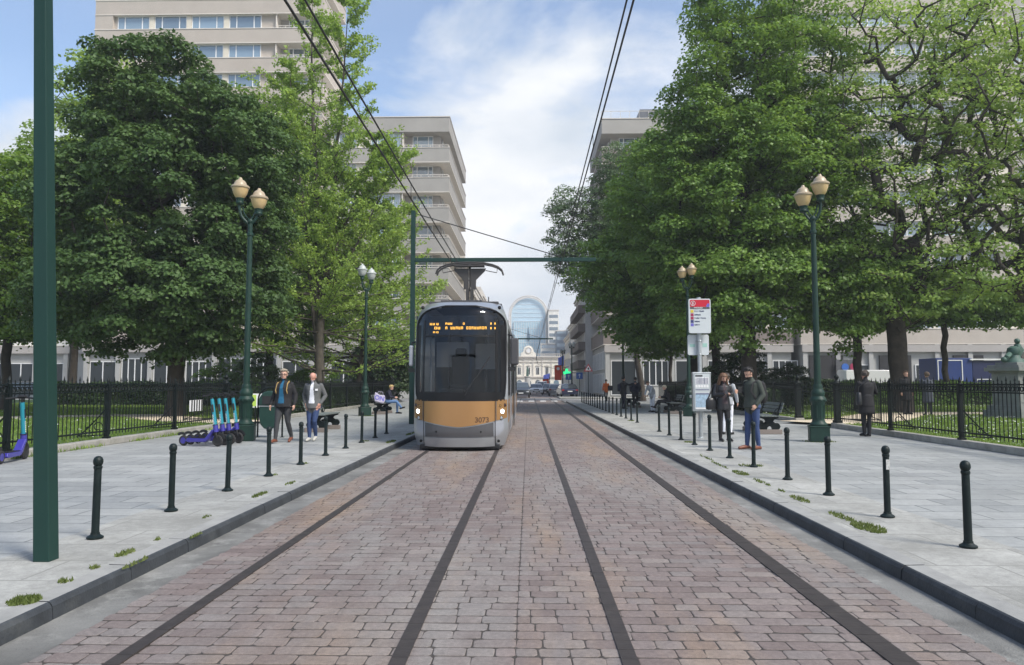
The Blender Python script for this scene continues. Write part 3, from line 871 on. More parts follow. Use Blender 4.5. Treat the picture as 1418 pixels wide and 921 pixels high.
wirepair('pair of overhead wires above the tram',-2.1,4.90,5.20,[(-10,6.2),(6.2,26.6),(26.6,75)])
wirepair('pair of overhead wires above the empty right track',1.16,5.80,6.10,[(-10,6.2),(6.2,26.6),(26.6,75)])
P=[(1.16,75,5.8),(1.0,84,5.1),(1.0,94,4.6),(1.3,103,4.2),(2.2,112,4.0),(3.6,119,3.95),(5.2,124,4.0),(6.9,127,4.3)]
tag(MB().tube(P,.035,6).build('overhead_wire',M['wire'],smooth=True),'wire curving away towards the right-hand houses beyond the last crossbar','wire')
# ------------------------------------------------------------------ buildings
M['beige']=mat('beige_precast',(.43,.385,.335),.8,var=.07,vscale=.5,bump=.15,bscale=12,dirt=(.40,.345,.30),dscale=.35)
M['greyc']=mat('grey_precast',(.33,.315,.29),.8,var=.08,vscale=.5,bump=.15,bscale=12,dirt=(.33,.315,.29),dscale=.35)
M['darkp']=mat('brown_parapet',(.20,.17,.15),.8,var=.12,vscale=.8,bump=.15,bscale=12)
M['trimw']=mat('pale_trim',(.62,.58,.52),.7,var=.05)
M['backw']=mat('recess_wall',(.36,.34,.32),.85,var=.06,vscale=.4)
M['creamp']=mat('cream_pier',(.60,.56,.47),.75,var=.05,vscale=.5)
M['limestone']=mat('limestone',(.36,.36,.345),.8,var=.08,vscale=.8,bump=.2,bscale=8,dirt=(.42,.42,.40),dscale=.5)
M['housewhite']=mat('pale_render',(.74,.72,.66),.8,var=.06,vscale=.5,dirt=(.52,.50,.45),dscale=.4)
M['housegrey']=mat('grey_render',(.52,.52,.51),.8,var=.06,vscale=.5)
M['slate']=mat('slate_roof',(.10,.11,.125),.6,var=.15,vscale=2)
M['wframe']=mat('window_frame_white',(.70,.71,.71),.5)
M['pane']=glass_mat('window_glass',(.11,.16,.20),.04,.9)
M['darkpane']=mat('dark_window_glass',(.03,.036,.04),.25,spec=.35)
M['void']=mat('dark_opening',(.02,.02,.022),.8)

WP={}
def win_proto(w,h,bars,dark=False,blind=False):
    key=(round(w,2),round(h,2),bars,dark)
    if key in WP: return WP[key]
    f=.07; mb=MB()
    mb.box(-w/2,w/2,-.05,.06,0,f); mb.box(-w/2,w/2,-.05,.06,h-f,h)
    mb.box(-w/2,-w/2+f,-.05,.06,f,h-f); mb.box(w/2-f,w/2,-.05,.06,f,h-f)
    if bars==3: xs=[-w*.27,w*.27]
    elif bars==2: xs=[0]
    elif bars==4: xs=[-w*.25,0,w*.25]
    else: xs=[]
    for x in xs: mb.box(x-.045,x+.045,-.045,.055,f,h-f)
    fr=mb.build('window',M['wframe'])
    pn=MB().box(-w/2+f*.5,w/2-f*.5,.0,.02,f*.5,h-f*.5).build('pane',M['darkpane'] if dark else M['pane'],fr)
    WP[key]=[(fr,pn),False]
    return WP[key]
def win(parent,x,y,z,w,h,bars,rz=0,dark=False):
    pr=win_proto(w,h,bars,dark)
    (fr,pn),used=pr
    if not used: a,b=fr,pn; pr[1]=True
    else:
        a=fr.copy();b=pn.copy();COL.objects.link(a);COL.objects.link(b); b.parent=a
    a.parent=parent; a.location=(x,y,z); a.rotation_euler=(0,0,rz)
    return a

FH=3.2
def bands(n0,n1): return [5.6+FH*k for k in range(n0,n1)]     # bottom of each 1.5 m parapet band
def tower(label,x0,x1,y0,y1,nfl,top,cols,front,side,bal_front=0,side_dir=1,wall=None,band=None,ground=None,gz=5.6,roofcap=1.6,nwmax=100,plain=0.0,hidden_below=0):
    """flat-roofed slab block: recessed storeys between projecting parapet bands"""
    root=empty('apartment_building',label,'building',((x0+x1)/2,y0,0))
    cx=(x0+x1)/2; W=x1-x0; D=y1-y0
    X0=-W/2;X1=W/2
    wall=wall or M['beige']; band=band or M['beige']
    inner=MB()
    s=side_dir
    # storey core, recessed .45 behind the bands; balcony strip recessed further
    bx0,bx1=(X1-bal_front,X1) if s>0 else (X0,X0+bal_front)
    fx0,fx1=(X0,X1-bal_front) if s>0 else (X0+bal_front,X1)
    cw0=X0+.3 if s>0 else X0+1.1; cw1=X1-1.1 if s>0 else X1-.3
    core=MB(); core.box(max(fx0,X0+.3) if True else 0,min(fx1,X1-.3),.42,D-.3,0,top-.4); core.build('core_wall',wall,root)
    if bal_front: 
        c2=MB(); c2.box(bx0+(0 if s>0 else 1.1),bx1-(1.1 if s>0 else 0),1.5,D-.35,0,top-.45); c2.build('recessed_wall',M['backw'],root)
    if plain:
        MB().box(X0-.0,X0+plain,.02,D,gz,top-.6).build('end_wall',band,root)
    bm=MB(); tr=MB(); so=MB()
    zs=[gz+FH*k for k in range(nfl)]
    for z in zs:
        bm.box(X0,X1,0,D,z,z+1.5)
        tr.box(X0-.05,X1+.05,-.05,D+.05,z+1.5,z+1.58); tr.box(X0-.03,X1+.03,-.03,D+.03,z-.08,z)
    bm.build('parapet_band',band,root,bevel=.02); tr.build('band_trim',M['trimw'],root)
    rf=MB(); rf.box(X0,X1,0,D,top-roofcap,top); rf.build('roof_parapet',cols or M['greyc'],root,bevel=.03)
    cap=MB(); cap.box(X0-.06,X1+.06,-.06,D+.06,top,top+.08); cap.build('roof',M['trimw'],root)
    pm=MB()
    cnt=0; piers=[]
    for zi,z in enumerate(zs):
        zt=z+1.58; h=(zs[zi+1]-.08 if zi+1<len(zs) else top-roofcap)-zt
        if h<.6: continue
        h=min(h,1.70)
        if zt+h<hidden_below: continue
        for (xr,w,nb) in front:
            win(root,X0+xr,.36,zt,w,h,nb); cnt+=1
        for (yr,w,nb) in side:
            xx=(X1-1.1-.06+.12) if s>0 else (X0+1.1-.06)
            win(root,xx if bal_front else (X1-.26 if s>0 else X0+.26),yr,zt,w,h,nb,rz=R(90) if s>0 else R(-90)); cnt+=1
        if bal_front:
            xb=(bx0+bx1)/2 - (.5 if s>0 else -.5)
            win(root,xb,1.44,zt-.9,2.2,h+.9,3)
            pm.box(bx0 if s>0 else bx1-.1,(bx0+.1) if s>0 else bx1,.1,1.5,zt,zt+h)
            rl=.62
            pm.box(bx0,bx1-.08,.06,.10,zt+.20,zt+.26); 
            xs_=X1-.10 if s>0 else X0+.06
            pm.box(xs_,xs_+.04,.06,D-.1,zt+.20,zt+.26)
            for q in np.arange(bx0+.1,bx1,.95): pm.box(q,q+.04,.06,.10,zt,zt+.2)
            for q in np.arange(.9,D,1.4): pm.box(xs_,xs_+.04,q,q+.04,zt,zt+.2)
    pr=MB()
    for i in range(len(front)-1):
        a=front[i][0]+front[i][1]/2; b=front[i+1][0]-front[i+1][1]/2
        if b-a>.15: pr.box(X0+a+.02,X0+b-.02,.24,.42,gz+1.5,top-roofcap)
    if pr.n: pr.build('pier',M['creamp'],root)
    if pm.n: pm.build('balcony_rail',M['trimw'],root)
    # ground floor
    g=MB(); qs=list(np.arange(X0+.2,X1-.3,3.35)); poly=[(X0+.2,D-.2)]
    for q in qs:
        if q>X0+.25: poly.append((q,.3))
        poly+=[(q,-.02),(q+.45,-.02),(q+.45,.3)]
    poly+=[(X1-.2,.3),(X1-.2,D-.2)]
    g.prism(poly,'z',0,gz-.08); g.build('ground_floor_wall',ground or M['limestone'],root)
    MB().box(X0+.1,X1-.1,-.15,.3,gz-.85,gz-.14).build('canopy_band',M['backw'],root)
    return root,X0,X1

# left tower
fw=[(2.0+2.0+4.02*i,3.45,3) for i in range(4)]
t,X0,X1=tower('tall beige tower block behind the left trees, reaching above the picture',-46.2,-21.6,75.5,84.5,13,47.0,None,fw,[(3.0,2.2,3),(6.6,2.2,3)],5.2,1,plain=1.9,hidden_below=10)
for i in range(7): win(t,X0+2.1+3.35*i,.26,.5 if i%3 else 1.2,2.75,3.6 if i%3 else 2.6,4 if i%2 else 2,dark=True)
# lower block with corner balconies
t,X0,X1=tower('lower grey-beige block with corner balconies left of the tram wires',-21.3,-8.3,76.2,96.5,7,29.6,M['greyc'],[(1.9,2.4,3),(6.2,3.2,3)],[(4.0,2.4,3),(8.2,2.4,3),(12.6,2.4,3),(17,2.4,3)],5.0,1,band=M['greyc'],wall=M['creamp'],hidden_below=6)
for i in range(3): win(t,X0+2.1+3.35*i,.26,.9,2.7,2.9,2,dark=True)
# left street fronts beyond
def house(label,x0,x1,y0,y1,h,wallm,side,floors,ww=1.1,roof='flat',first=3.6,ncol=None,roofm=None,balc=False):
    root=empty('town_house',label,'building',((x0+x1)/2,y0,0))
    W=x1-x0;D=y1-y0
    MB().box(-W/2,W/2,0,D,0,h).build('wall',wallm,root)
    xf=W/2 if side>0 else -W/2; sg=side
    t=MB(); 
    for z,d,hh in ((first,.12,.18),(h-.45,.25,.3),(h-.12,.4,.14)): 
        t.box(min(xf,xf+sg*d),max(xf,xf+sg*d),-.1,D+.1,z,z+hh); 
    t.box(-W/2-.05,W/2+.05,-.22,-.0,h-.40,h-.1)
    t.build('cornice',M['trimw'],root)
    fh=(h-first-.6)/floors
    nc=ncol or max(2,int(D/2.7)); 
    for f in range(floors+1):
        z=.5 if f==0 else first+.55+fh*(f-1)
        wh=2.2 if f==0 else fh*.62
        for c in range(nc):
            yy=(c+.5)*D/nc
            win(root,xf+sg*.03,yy,z,ww,wh,2,rz=R(90)*sg,dark=True)
            if f>0 and not balc: a_,b_=sorted((xf,xf+sg*.18)); MB().box(a_,b_,yy-ww*.6,yy+ww*.6,z+wh,z+wh+.16).build('window_surround',M['trimw'],root)
            if balc and f>0:
                b=MB(); b.box(min(xf,xf+sg*.9),max(xf,xf+sg*.9),yy-D/nc*.42,yy+D/nc*.42,z-.75,z+.25); b.build('balcony',M['darkp'] if wallm is M['housegrey'] else M['trimw'],root)
    if roof=='mansard':
        x_in=xf-sg*1.6
        V=[(-W/2,0,h),(W/2,0,h),(W/2,D,h),(-W/2,D,h)]
        a=W/2-1.4
        V+=[(-a,.9,h+2.4),(a,.9,h+2.4),(a,D-.9,h+2.4),(-a,D-.9,h+2.4)]
        r=MB().add(V,[(0,1,5,4),(1,2,6,5),(2,3,7,6),(3,0,4,7),(4,5,6,7)]).build('roof',M['slate'],root)
        for c in range(nc):
            yy=(c+.5)*D/nc; xa,xb=sorted((xf-sg*.2,xf-sg*1.4)); MB().box(xa,xb,yy-.6,yy+.6,h+.3,h+1.7).build('dormer',M['trimw'],root)
        MB().box(-.6,.6,.5,1.4,h+2.0,h+3.8).box(-.6,.6,D-1.4,D-.5,h+2,h+3.6).build('chimney',M['darkp'],root)
    elif roof=='gable':
        V=[(-W/2-.2,-.15,h),(W/2+.2,-.15,h),(W/2+.2,D+.15,h),(-W/2-.2,D+.15,h),(0,-.15,h+2.2),(0,D+.15,h+2.2)]
        MB().add(V,[(0,1,4),(1,2,5,4),(2,3,5),(3,0,4,5),(0,3,2,1)]).build('roof',M['slate'],root)
        MB().box(-1.8,-1.1,1.0,1.8,h+.5,h+3).build('chimney',M['darkp'],root)
    else:
        MB().box(-W/2+.4,W/2-.4,.4,D-.4,h,h+.9).build('roof',M['slate'],root)
    return root
house('pale street house just beyond the left corner block',-20,-8.3,96.6,112,17.0,M['creamp'],1,5,1.4,'mansard',balc=True)
house('grey town house second beyond the left corner block',-20,-8.3,112.2,130,16.2,M['housegrey'],1,4,1.2,'flat')
house('white town house with slate roof far down the left side',-20,-8.3,130.3,158,17.0,M['housewhite'],1,4,1.2,'mansard')
house('small pale house far down the street behind the tram mirror',-24,-8.6,158.3,192,12,M['housewhite'],1,3,1.2,'gable')

# right: corner block with brown parapets
t,X0,X1=tower('corner block with brown balconies and limestone ground floor, right side',7.8,27.5,77.2,92,7,29.6,M['greyc'],[(7.2,3.0,3),(11.2,3.0,3),(15.2,3.0,3),(18.6,2.2,3)],[(4.0,2.4,3),(8.2,2.4,3),(12.2,2.0,3)],5.2,-1,band=M['darkp'],wall=M['creamp'],ground=M['limestone'],hidden_below=4)
for i in range(6): win(t,X0+2.1+3.35*i,.26,1.3 if i%2 else .3,2.6,2.6 if i%2 else 3.6,4 if i%2 else 2,dark=True)
for y in np.arange(1.2,14.5,1.75): 
    win(t,X0+.13,y,3.0,.9,1.9,1,rz=R(-90),dark=True); win(t,X0+.13,y,.4,.9,2.2,1,rz=R(-90),dark=True)
MB().box(-5,3,5,12,29.6,32.5).build('roof_pavilion',M['slate'],t)
mb=MB()
for q in np.arange(X0,X0+8,1.0): mb.box(q,q+.04,.1,.14,29.7,30.5)
mb.box(X0,X0+8,.1,.14,30.46,30.5); mb.build('roof_railing',M['trimw'],t)
# right tower
fr=[(2.1+3.35*i,2.9,3) for i in range(6)]
t,X0,X1=tower('tall beige slab block behind the right-hand trees',28.0,50.6,76.6,90,13,47.0,None,fr,[],0,1,band=M['beige'],wall=M['creamp'],ground=M['limestone'],plain=0,hidden_below=4)
for x,w in ((2.6,3.4),(9.6,3.2),(17.0,3.0),(21.6,1.6)): MB().box(X0+x-w/2,X0+x+w/2,.05,.26,.1,4.4).build('entrance',M['void'],t)
for x in (6.0,13.0): 
    g=win(t,X0+x,.24,.15,2.7,3.3,2,dark=True)
gm=MB()
for k in range(6): gm.box(X0+12.0,X0+14.2,.12,.20,.3+k*.52,.3+k*.52+.09)
gm.build('vent_grille',M['wframe'],t)
t2,X0,X1=tower('grey office block at the far right behind the spreading tree',52.0,74.0,79.0,92,12,44.0,None,[(2.1+3.6*i,2.9,3) for i in range(6)],[],0,1,band=M['greyc'],wall=M['creamp'],ground=M['limestone'],hidden_below=14)
t3,X0,X1=tower('pale low block at the far left behind the bright trees',-74.0,-47.5,79.0,92,5,22.0,None,[(2.1+3.6*i,2.9,3) for i in range(7)],[],0,1,band=M['housewhite'],wall=M['creamp'],ground=M['limestone'],hidden_below=4)
for i in range(7): win(t3,X0+2.1+3.35*i,.24,.9,2.7,2.8,2,dark=True)

house('grey smooth-fronted building next to the right corner block',7.1,18,92.2,110,13.4,M['housegrey'],-1,4,1.2,'flat',balc=True)
house('ornate white town house with slate mansard on the right',7.1,18,110.2,128,11.0,M['housewhite'],-1,3,1.1,'mansard')
house('low cream gabled house at the right end of the street',7.4,18,128.3,150,10.2,M['creamp'],-1,2,1.1,'gable')
house('narrow pale house last before the square on the right',7.8,18,150.3,176,8.6,M['housewhite'],-1,2,1.1,'gable')

# station building
M['station']=mat('cream_stucco',(.80,.76,.66),.8,var=.05,vscale=.3)
def station():
    root=empty('station_building','ornate cream station facade with clock gable closing the street','building',(0,214,0))
    w=16
    MB().box(-w,w,0,10,0,9.2).build('wall',M['station'],root)
    t=MB()
    for z,d,h in ((3.1,.35,.35),(7.5,.25,.2),(8.6,.45,.35),(8.95,.6,.25)): t.box(-w-.2,w+.2,-d,0,z,z+h)
    for i in range(-6,7):
        x=i*2.67+1.33; t.box(x-.16,x+.16,-.2,0,3.45,8.6); t.box(x-.22,x+.22,-.25,0,8.0,8.5)
    for i in range(60): t.box(-w+i*.54,-w+i*.54+.14,-.3,-.15,9.2,9.8)
    t.box(-w-.1,w+.1,-.4,-.1,9.8,9.95)
    t.build('cornice',M['trimw'],root)
    # clock gable
    a=[(-2.2,9.2),(-2.0,10.2),(-1.5,10.6),(-1.4,11.3)]+[(1.3*math.cos(u),11.3+1.0*math.sin(u)) for u in np.linspace(math.pi,0,9)]+[(1.4,11.3),(1.5,10.6),(2.0,10.2),(2.2,9.2)]
    g=MB().prism(a,'y',-.5,.4).build('clock_gable',M['station'],root)
    MB().torus((0,-.55,10.9),.85,.14,'y').build('moulding',M['trimw'],g)
    MB().lathe([(.62,0),(.62,.06)],n=20).build('clock_face',M['white'],g,loc=(0,-.5,10.9)).rotation_euler=(R(90),0,0)
    for i in range(-4,5):
        win(root,i*2.67,-.03,3.9,.95,2.1,2,dark=True)
        s=MB(); s.prism([(-.7,0),(.7,0),(0,.5)],'y',-.22,0); s.build('window_pediment',M['trimw'],root,loc=(i*2.67,0,6.4))
        am=MB(); am.prism([(-.75,0),(-.75,1.6)]+[(.75*math.cos(u),1.6+.75*math.sin(u)) for u in np.linspace(math.pi,0,8)]+[(.75,1.6),(.75,0)],'y',-.05,.05)
        am.build('arched_doorway',M['pane'],root,loc=(i*2.67,-.0,.05))
    return root
station()
# statue in front of the station
mb=MB(); 
root=empty('monument','small grey-green statue in front of the station','statue',(-.3,196,0))
MB().lathe([(1.2,0),(1.2,.6),(.8,.7),(.7,3.0),(.9,3.1),(.9,3.3)],n=12).build('pedestal',M['limestone'],root)
M['bronze']=mat('verdigris',(.04,.09,.07),.6,var=.3,vscale=3,bump=.3)
MB().tube([(0,0,3.3),(0,0,4.2),(.05,0,5.0),(0,0,5.5)],[.35,.3,.32,.14],8).ball((0,0,5.7),.2,8).build('figure',M['bronze'],root,smooth=True)

# glass arch building
def arch_building():
    root=empty('glass_arch_building','tall pale blue glass building under a white round arch','building',(0,415,0))
    M['bluegl']=mat('blue_curtain_glass',(.40,.60,.70),.25,var=.15,vscale=.08,spec=.8)
    M['bluegl2']=mat('blue_roof_glass',(.48,.64,.74),.2,var=.1,vscale=.05,spec=.8)
    r=9.6; zc=39.5
    A=[(-r,0)]+[(r*math.cos(u),zc+r*math.sin(u)) for u in np.linspace(math.pi,0,21)]+[(r,0)]
    MB().prism(A,'y',0,60).build('glass_vault',M['bluegl2'],root)
    l=MB(); l.box(-8.2,8.2,-.6,.0,0,36).build('curtain_wall',M['bluegl'],root)
    b=MB()
    for i in range(13): x=-8.2+i*16.4/12; b.box(x-.12,x+.12,-.8,-.6,0,36)
    for k in range(10): b.box(-8.2,8.2,-.75,-.6,k*4-.1,k*4+.1)
    for k in range(1,5):
        z=36+k*2.4; hw=math.sqrt(max(0,(r-1)**2-(max(z-zc,0))**2)); b.box(-hw,hw,-.15,0,z-.08,z+.08)
    b.build('mullions',M['wframe'],root)
    ar=MB()
    for rr in (10.9,9.9):
        ar.tube([(rr*math.cos(u),-1.2,zc+rr*math.sin(u)) for u in np.linspace(math.pi,0,33)],.28,6)
        ar.tube([(-rr,-1.2,0),(-rr,-1.2,zc)],.28,6); ar.tube([(rr,-1.2,0),(rr,-1.2,zc)],.28,6)
    for u in np.linspace(math.pi,0,45): ar.tube([(9.9*math.cos(u),-1.2,zc+9.9*math.sin(u)),(10.9*math.cos(u+.03),-1.2,zc+10.9*math.sin(u+.03))],.2,5)
    for z in np.arange(2,zc,1.4):
        for s in (-1,1): ar.tube([(s*9.9,-1.2,z),(s*10.9,-1.2,z+.6)],.2,5)
    ar.build('lattice_arch',M['trimw'],root)
    f=MB(); f.prism([(-.9,26),(0,24.5),(.9,26),(.5,29),(0,33),(-.5,29)],'y',-1.1,-.85); f.build('hanging_emblem',mat('steel_blue',(.08,.15,.22),.5),root)
    return root
arch_building()
def officebox(label,x0,x1,y,d,h,m):
    root=empty('office_building',label,'building',((x0+x1)/2,y,0)); W=x1-x0
    MB().box(-W/2,W/2,0,d,0,h).build('wall',m,root)
    b=MB(); 
    for z in np.arange(3,h-1,3.4): b.box(-W/2+.5,W/2-.5,-.12,0,z,z+1.7)
    b.build('window_strip',M['pane'],root)
    MB().box(-W/2-.2,W/2+.2,-.3,d+.2,h,h+.5).build('roof',M['trimw'],root)
officebox('plain cream wing left of the glass arch',-19,-10.9,405,50,26,M['station'])
officebox('white stair tower standing right of the glass arch',10.9,16.6,404,50,41,M['housewhite'])
officebox('cream wing in front of the right foot of the arch',6.5,15.5,395,8,22,M['station'])
M['darkgl']=mat('dark_curtain_glass',(.07,.10,.14),.2,var=.2,vscale=.2)
officebox('narrow dark glass office beside the white stair tower',14.2,20.0,380,20,28,M['darkgl'])
officebox('pale office slab partly behind the right street houses',20.4,30,370,30,30,M['housewhite'])
# ------------------------------------------------------------------ trees
def leaves_geo(P, Nrm, size, r, aspect=1.0):
    """each leaf: a folded kite of two quads worth of area, as one 4-gon bent by its tip"""
    n=len(P)
    Nrm=Nrm/ (np.linalg.norm(Nrm,axis=1,keepdims=True)+1e-9)
    a=r.normal(size=(n,3)); u=a-(a*Nrm).sum(1,keepdims=True)*Nrm; u/=np.linalg.norm(u,axis=1,keepdims=True)+1e-9
    w=np.cross(Nrm,u)
    s=(size*r.uniform(.6,1.3,n))[:,None]
    V=np.zeros((n,5,3))
    V[:,0]=P-u*s*.5
    V[:,1]=P+w*s*.42*aspect+u*s*.05-Nrm*s*.10
    V[:,2]=P+u*s*.55-Nrm*s*.16
    V[:,3]=P-w*s*.42*aspect+u*s*.05-Nrm*s*.10
    V=V[:,:4]
    return V.reshape(-1,3), np.arange(n*4).reshape(n,4)
def limbs_mesh(name, pos, par, rad, m, parent, minr=.011, flare=None, sides=6):
    idx=[i for i in range(len(pos)) if par[i]>=0 and rad[i]>minr]
    idx=np.array(idx); p1=pos[idx]; p0=pos[par[idx]]
    r1=rad[idx]; r0=np.minimum(rad[par[idx]],r1*1.35)
    t=p1-p0; L=np.linalg.norm(t,axis=1,keepdims=True)+1e-9; t=t/L
    p0=p0-t*r0[:,None]*.3
    ref=np.where(np.abs(t[:,2:3])>.8,np.array([[1.,0,0]]),np.array([[0,0,1.]]))
    u=np.cross(t,ref); u/=np.linalg.norm(u,axis=1,keepdims=True); w=np.cross(t,u)
    a=np.arange(sides)*2*np.pi/sides
    ca=np.cos(a)[None,:,None]; sa=np.sin(a)[None,:,None]
    ringd=u[:,None]*ca+w[:,None]*sa
    V=np.concatenate([p0[:,None]+ringd*r0[:,None,None],p1[:,None]+ringd*r1[:,None,None]],1)
    f=np.array([(k,(k+1)%sides,sides+(k+1)%sides,sides+k) for k in range(sides)])
    F=f[None]+2*sides*np.arange(len(idx))[:,None,None]
    return np_mesh(name,V.reshape(-1,3),F.reshape(-1,4),m,parent,smooth=True)
def grow(trunk, targets, r, crook=.12, up=.25, step=.7, tr_r=.3, tip=.010, expo=2.4, zpen=.9, rmin_reach=0):
    pos=[np.array(p,float) for p in trunk]; par=[-1]+list(range(len(trunk)-1)); nt=len(trunk)
    order=np.argsort(((targets-pos[-1])**2).sum(1)*1.0)
    start=max(1,int(nt*.35))
    ends=[]
    for ti in order:
        t=targets[ti]
        A=np.array(pos[start:])
        d=t-A; dist=np.linalg.norm(d,axis=1)
        cost=dist+zpen*np.maximum(0,(A[:,2]-t[2]+.25*np.hypot(d[:,0],d[:,1])))
        j=int(np.argmin(cost))+start
        p0=pos[j]; D=np.linalg.norm(t-p0); k=max(1,int(D/step))
        cur=j; off=np.zeros(3)
        for q in range(1,k+1):
            s=q/k
            p=p0+(t-p0)*s; p[2]+= up*D*s*(1-s)
            if q<k: p=p+r.normal(0,crook*min(D,2.5)*.5,3)
            pos.append(p); par.append(cur); cur=len(pos)-1
        ends.append(cur)
    pos=np.array(pos); par=np.array(par); n=len(pos)
    acc=np.zeros(n)
    for e in ends: acc[e]+=tip**expo
    for i in range(n-1,0,-1):
        if acc[i]==0: acc[i]=tip**expo*.5
        acc[par[i]]+=acc[i]
    rad=acc**(1/expo)
    # scale so that the bole matches
    sc=tr_r/rad[0]
    rad=rad*np.where(rad>0,1,1)
    f=np.clip((rad-tip)/(rad[0]-tip+1e-9),0,1)
    rad=rad*(1+(sc-1)*f**.55) if sc>0 else rad
    for i in range(nt):
        rad[i]=max(rad[i],tr_r*(1-.6*i/nt))
    rad[0]=tr_r*1.55; rad[1]=tr_r*1.1
    return pos,par,rad
def lobes_targets(lobes,n,r,shell=.55,mind=.6,cut=None):
    """points through the crown volume, denser towards the outside"""
    L=np.array(lobes,float); vol=(L[:,3]*L[:,4]*L[:,5]); pr=vol**.75; pr/=pr.sum()
    out=[];A=np.zeros((0,3)); tries=0
    while len(out)<n and tries<n*30:
        tries+=1
        l=L[r.choice(len(L),p=pr)]
        d=r.normal(size=3); d/=np.linalg.norm(d); q=(shell+(1-shell)*r.random()**.6) if r.random()<.8 else r.random()**.5
        p=l[:3]+d*q*l[3:6]
        if cut is not None and not cut(p): continue
        # skip points deep within another lobe
        if len(A) and np.min(((A-p)**2).sum(1))<mind**2: continue
        out.append(p); A=np.array(out)
    return A
def crown_leaves(T, ctr, n_per, rc, size, r, flat=.55, droop=.2, jitter=.55):
    """dome-shaped leaf clumps round each twig end"""
    nC=len(T); 
    sizes=rc*r.uniform(.65,1.35,nC)
    cnt=np.maximum(6,(n_per*(sizes/rc)**2).astype(int))
    ci=np.repeat(np.arange(nC),cnt); n=len(ci)
    d=r.normal(size=(n,3)); d/=np.linalg.norm(d,axis=1,keepdims=True)
    d[:,2]=np.where(r.random(n)<.78,np.abs(d[:,2]),d[:,2])
    rad=r.random(n)**.35
    outward=T-ctr; outward/=np.linalg.norm(outward,axis=1,keepdims=True)+1e-9
    off=d*rad[:,None]*sizes[ci][:,None]; off[:,2]*=flat
    # shift clump outward and let rim droop
    off[:,2]-=droop*sizes[ci]*(np.hypot(d[:,0],d[:,1])*rad)**2
    P=T[ci]+off
    Nn=d*np.array([.7,.7,1.0])+outward[ci]*.35+np.array([0,0,.45])+r.normal(0,jitter,(n,3))
    return leaves_geo(P,Nn,size,r)
def tree(name,label,x,y,trunk_h,tr_r,lobes,n_cl,n_per,rc,leaf,lm,bm,seed,group=None,crook=.12,shell=.5,mind=.55,flat=.55,lean=(0,0),trunk_top=None,step=.7,up=.2,zb=.2,tip=.010,jitter=.55,droop=.2,cut=None,expo=2.4,extra=None):
    r=np.random.default_rng(seed)
    root=empty(name,label,'tree',(x,y,zb),0,group)
    tt=trunk_top or trunk_h*1.9
    k=9
    tr=[np.array([lean[0]*(i/k)**1.3+r.normal(0,.05)*(i>0),lean[1]*(i/k)**1.3+r.normal(0,.05)*(i>0),tt*i/k-.05]) for i in range(k+1)]
    T=lobes_targets(lobes,n_cl,r,shell,mind,cut)
    pos,par,rad=grow(tr,T,r,crook,up,step,tr_r,tip,expo)
    limbs_mesh('trunk',pos,par,rad,bm,root,minr=tip*.8)
    ctr=np.array([np.mean([l[0] for l in lobes]),np.mean([l[1] for l in lobes]),min(l[2]-l[5]*.3 for l in lobes)])
    V,F=crown_leaves(T,ctr,n_per,rc,leaf,r,flat,droop,jitter)
    if extra is not None:
        k=np.where(rad<extra[0])[0]; k=k[r.random(len(k))<extra[1]]
        k=k[pos[k,2]>trunk_h]
        if len(k):
            V2,F2=crown_leaves(pos[k],ctr,extra[2],rc*.6,leaf,r,flat,droop,jitter); F=np.concatenate([F,F2+len(V)]); V=np.concatenate([V,V2])
    np_mesh('crown',V,F,lm,root)
    return root
lm_dark=leaf_mat('leaf_dark_maple',(.042,.084,.024),(.070,.130,.036),(.11,.185,.055),.30,.58)
lm_mid=leaf_mat('leaf_mid_green',(.085,.165,.030),(.14,.24,.048),(.22,.34,.08),.36,.45)
lm_bright=leaf_mat('leaf_bright_yellow_green',(.075,.14,.022),(.12,.21,.035),(.20,.30,.06),.42,.5)
lm_pale=leaf_mat('leaf_pale_green',(.15,.24,.05),(.22,.33,.075),(.31,.42,.12),.42,.5)
lm_ginkgo=leaf_mat('leaf_ginkgo',(.17,.28,.055),(.25,.37,.08),(.34,.47,.12),.42,.5)
lm_grey=leaf_mat('leaf_grey_green',(.07,.125,.05),(.11,.175,.07),(.17,.24,.11),.3,.5)
lm_hedge=leaf_mat('leaf_hedge',(.018,.040,.014),(.032,.065,.02),(.06,.10,.03),.2,.45)
lm_shrub=leaf_mat('leaf_shrub',(.05,.11,.02),(.09,.17,.03),(.14,.24,.05),.35,.5)
PG='trees in the two park gardens'
# big dark maple on the left
tree('maple_tree','huge dense dark green tree filling the left side behind the railing',-14.9,31.0,3.2,.33,
  [(0,0,9.6,4.9,4.6,5.0),(-.9,-.3,5.2,5.3,4.6,2.9),(1.6,-.3,5.0,3.1,3.5,2.7),(-1.6,0,13.9,2.5,2.7,2.7),(-1.3,0,12.0,3.0,3.0,2.7),(2.1,0,11.0,2.9,3.0,2.6),(-3.1,-.4,8.6,2.6,3.0,3.0),(2.9,0,7.6,2.0,2.8,3.0)],
  700,270,.72,.155,lm_dark,M['bark'],11,PG,crook=.10,shell=.60,mind=.56,trunk_top=7.5,flat=.6)
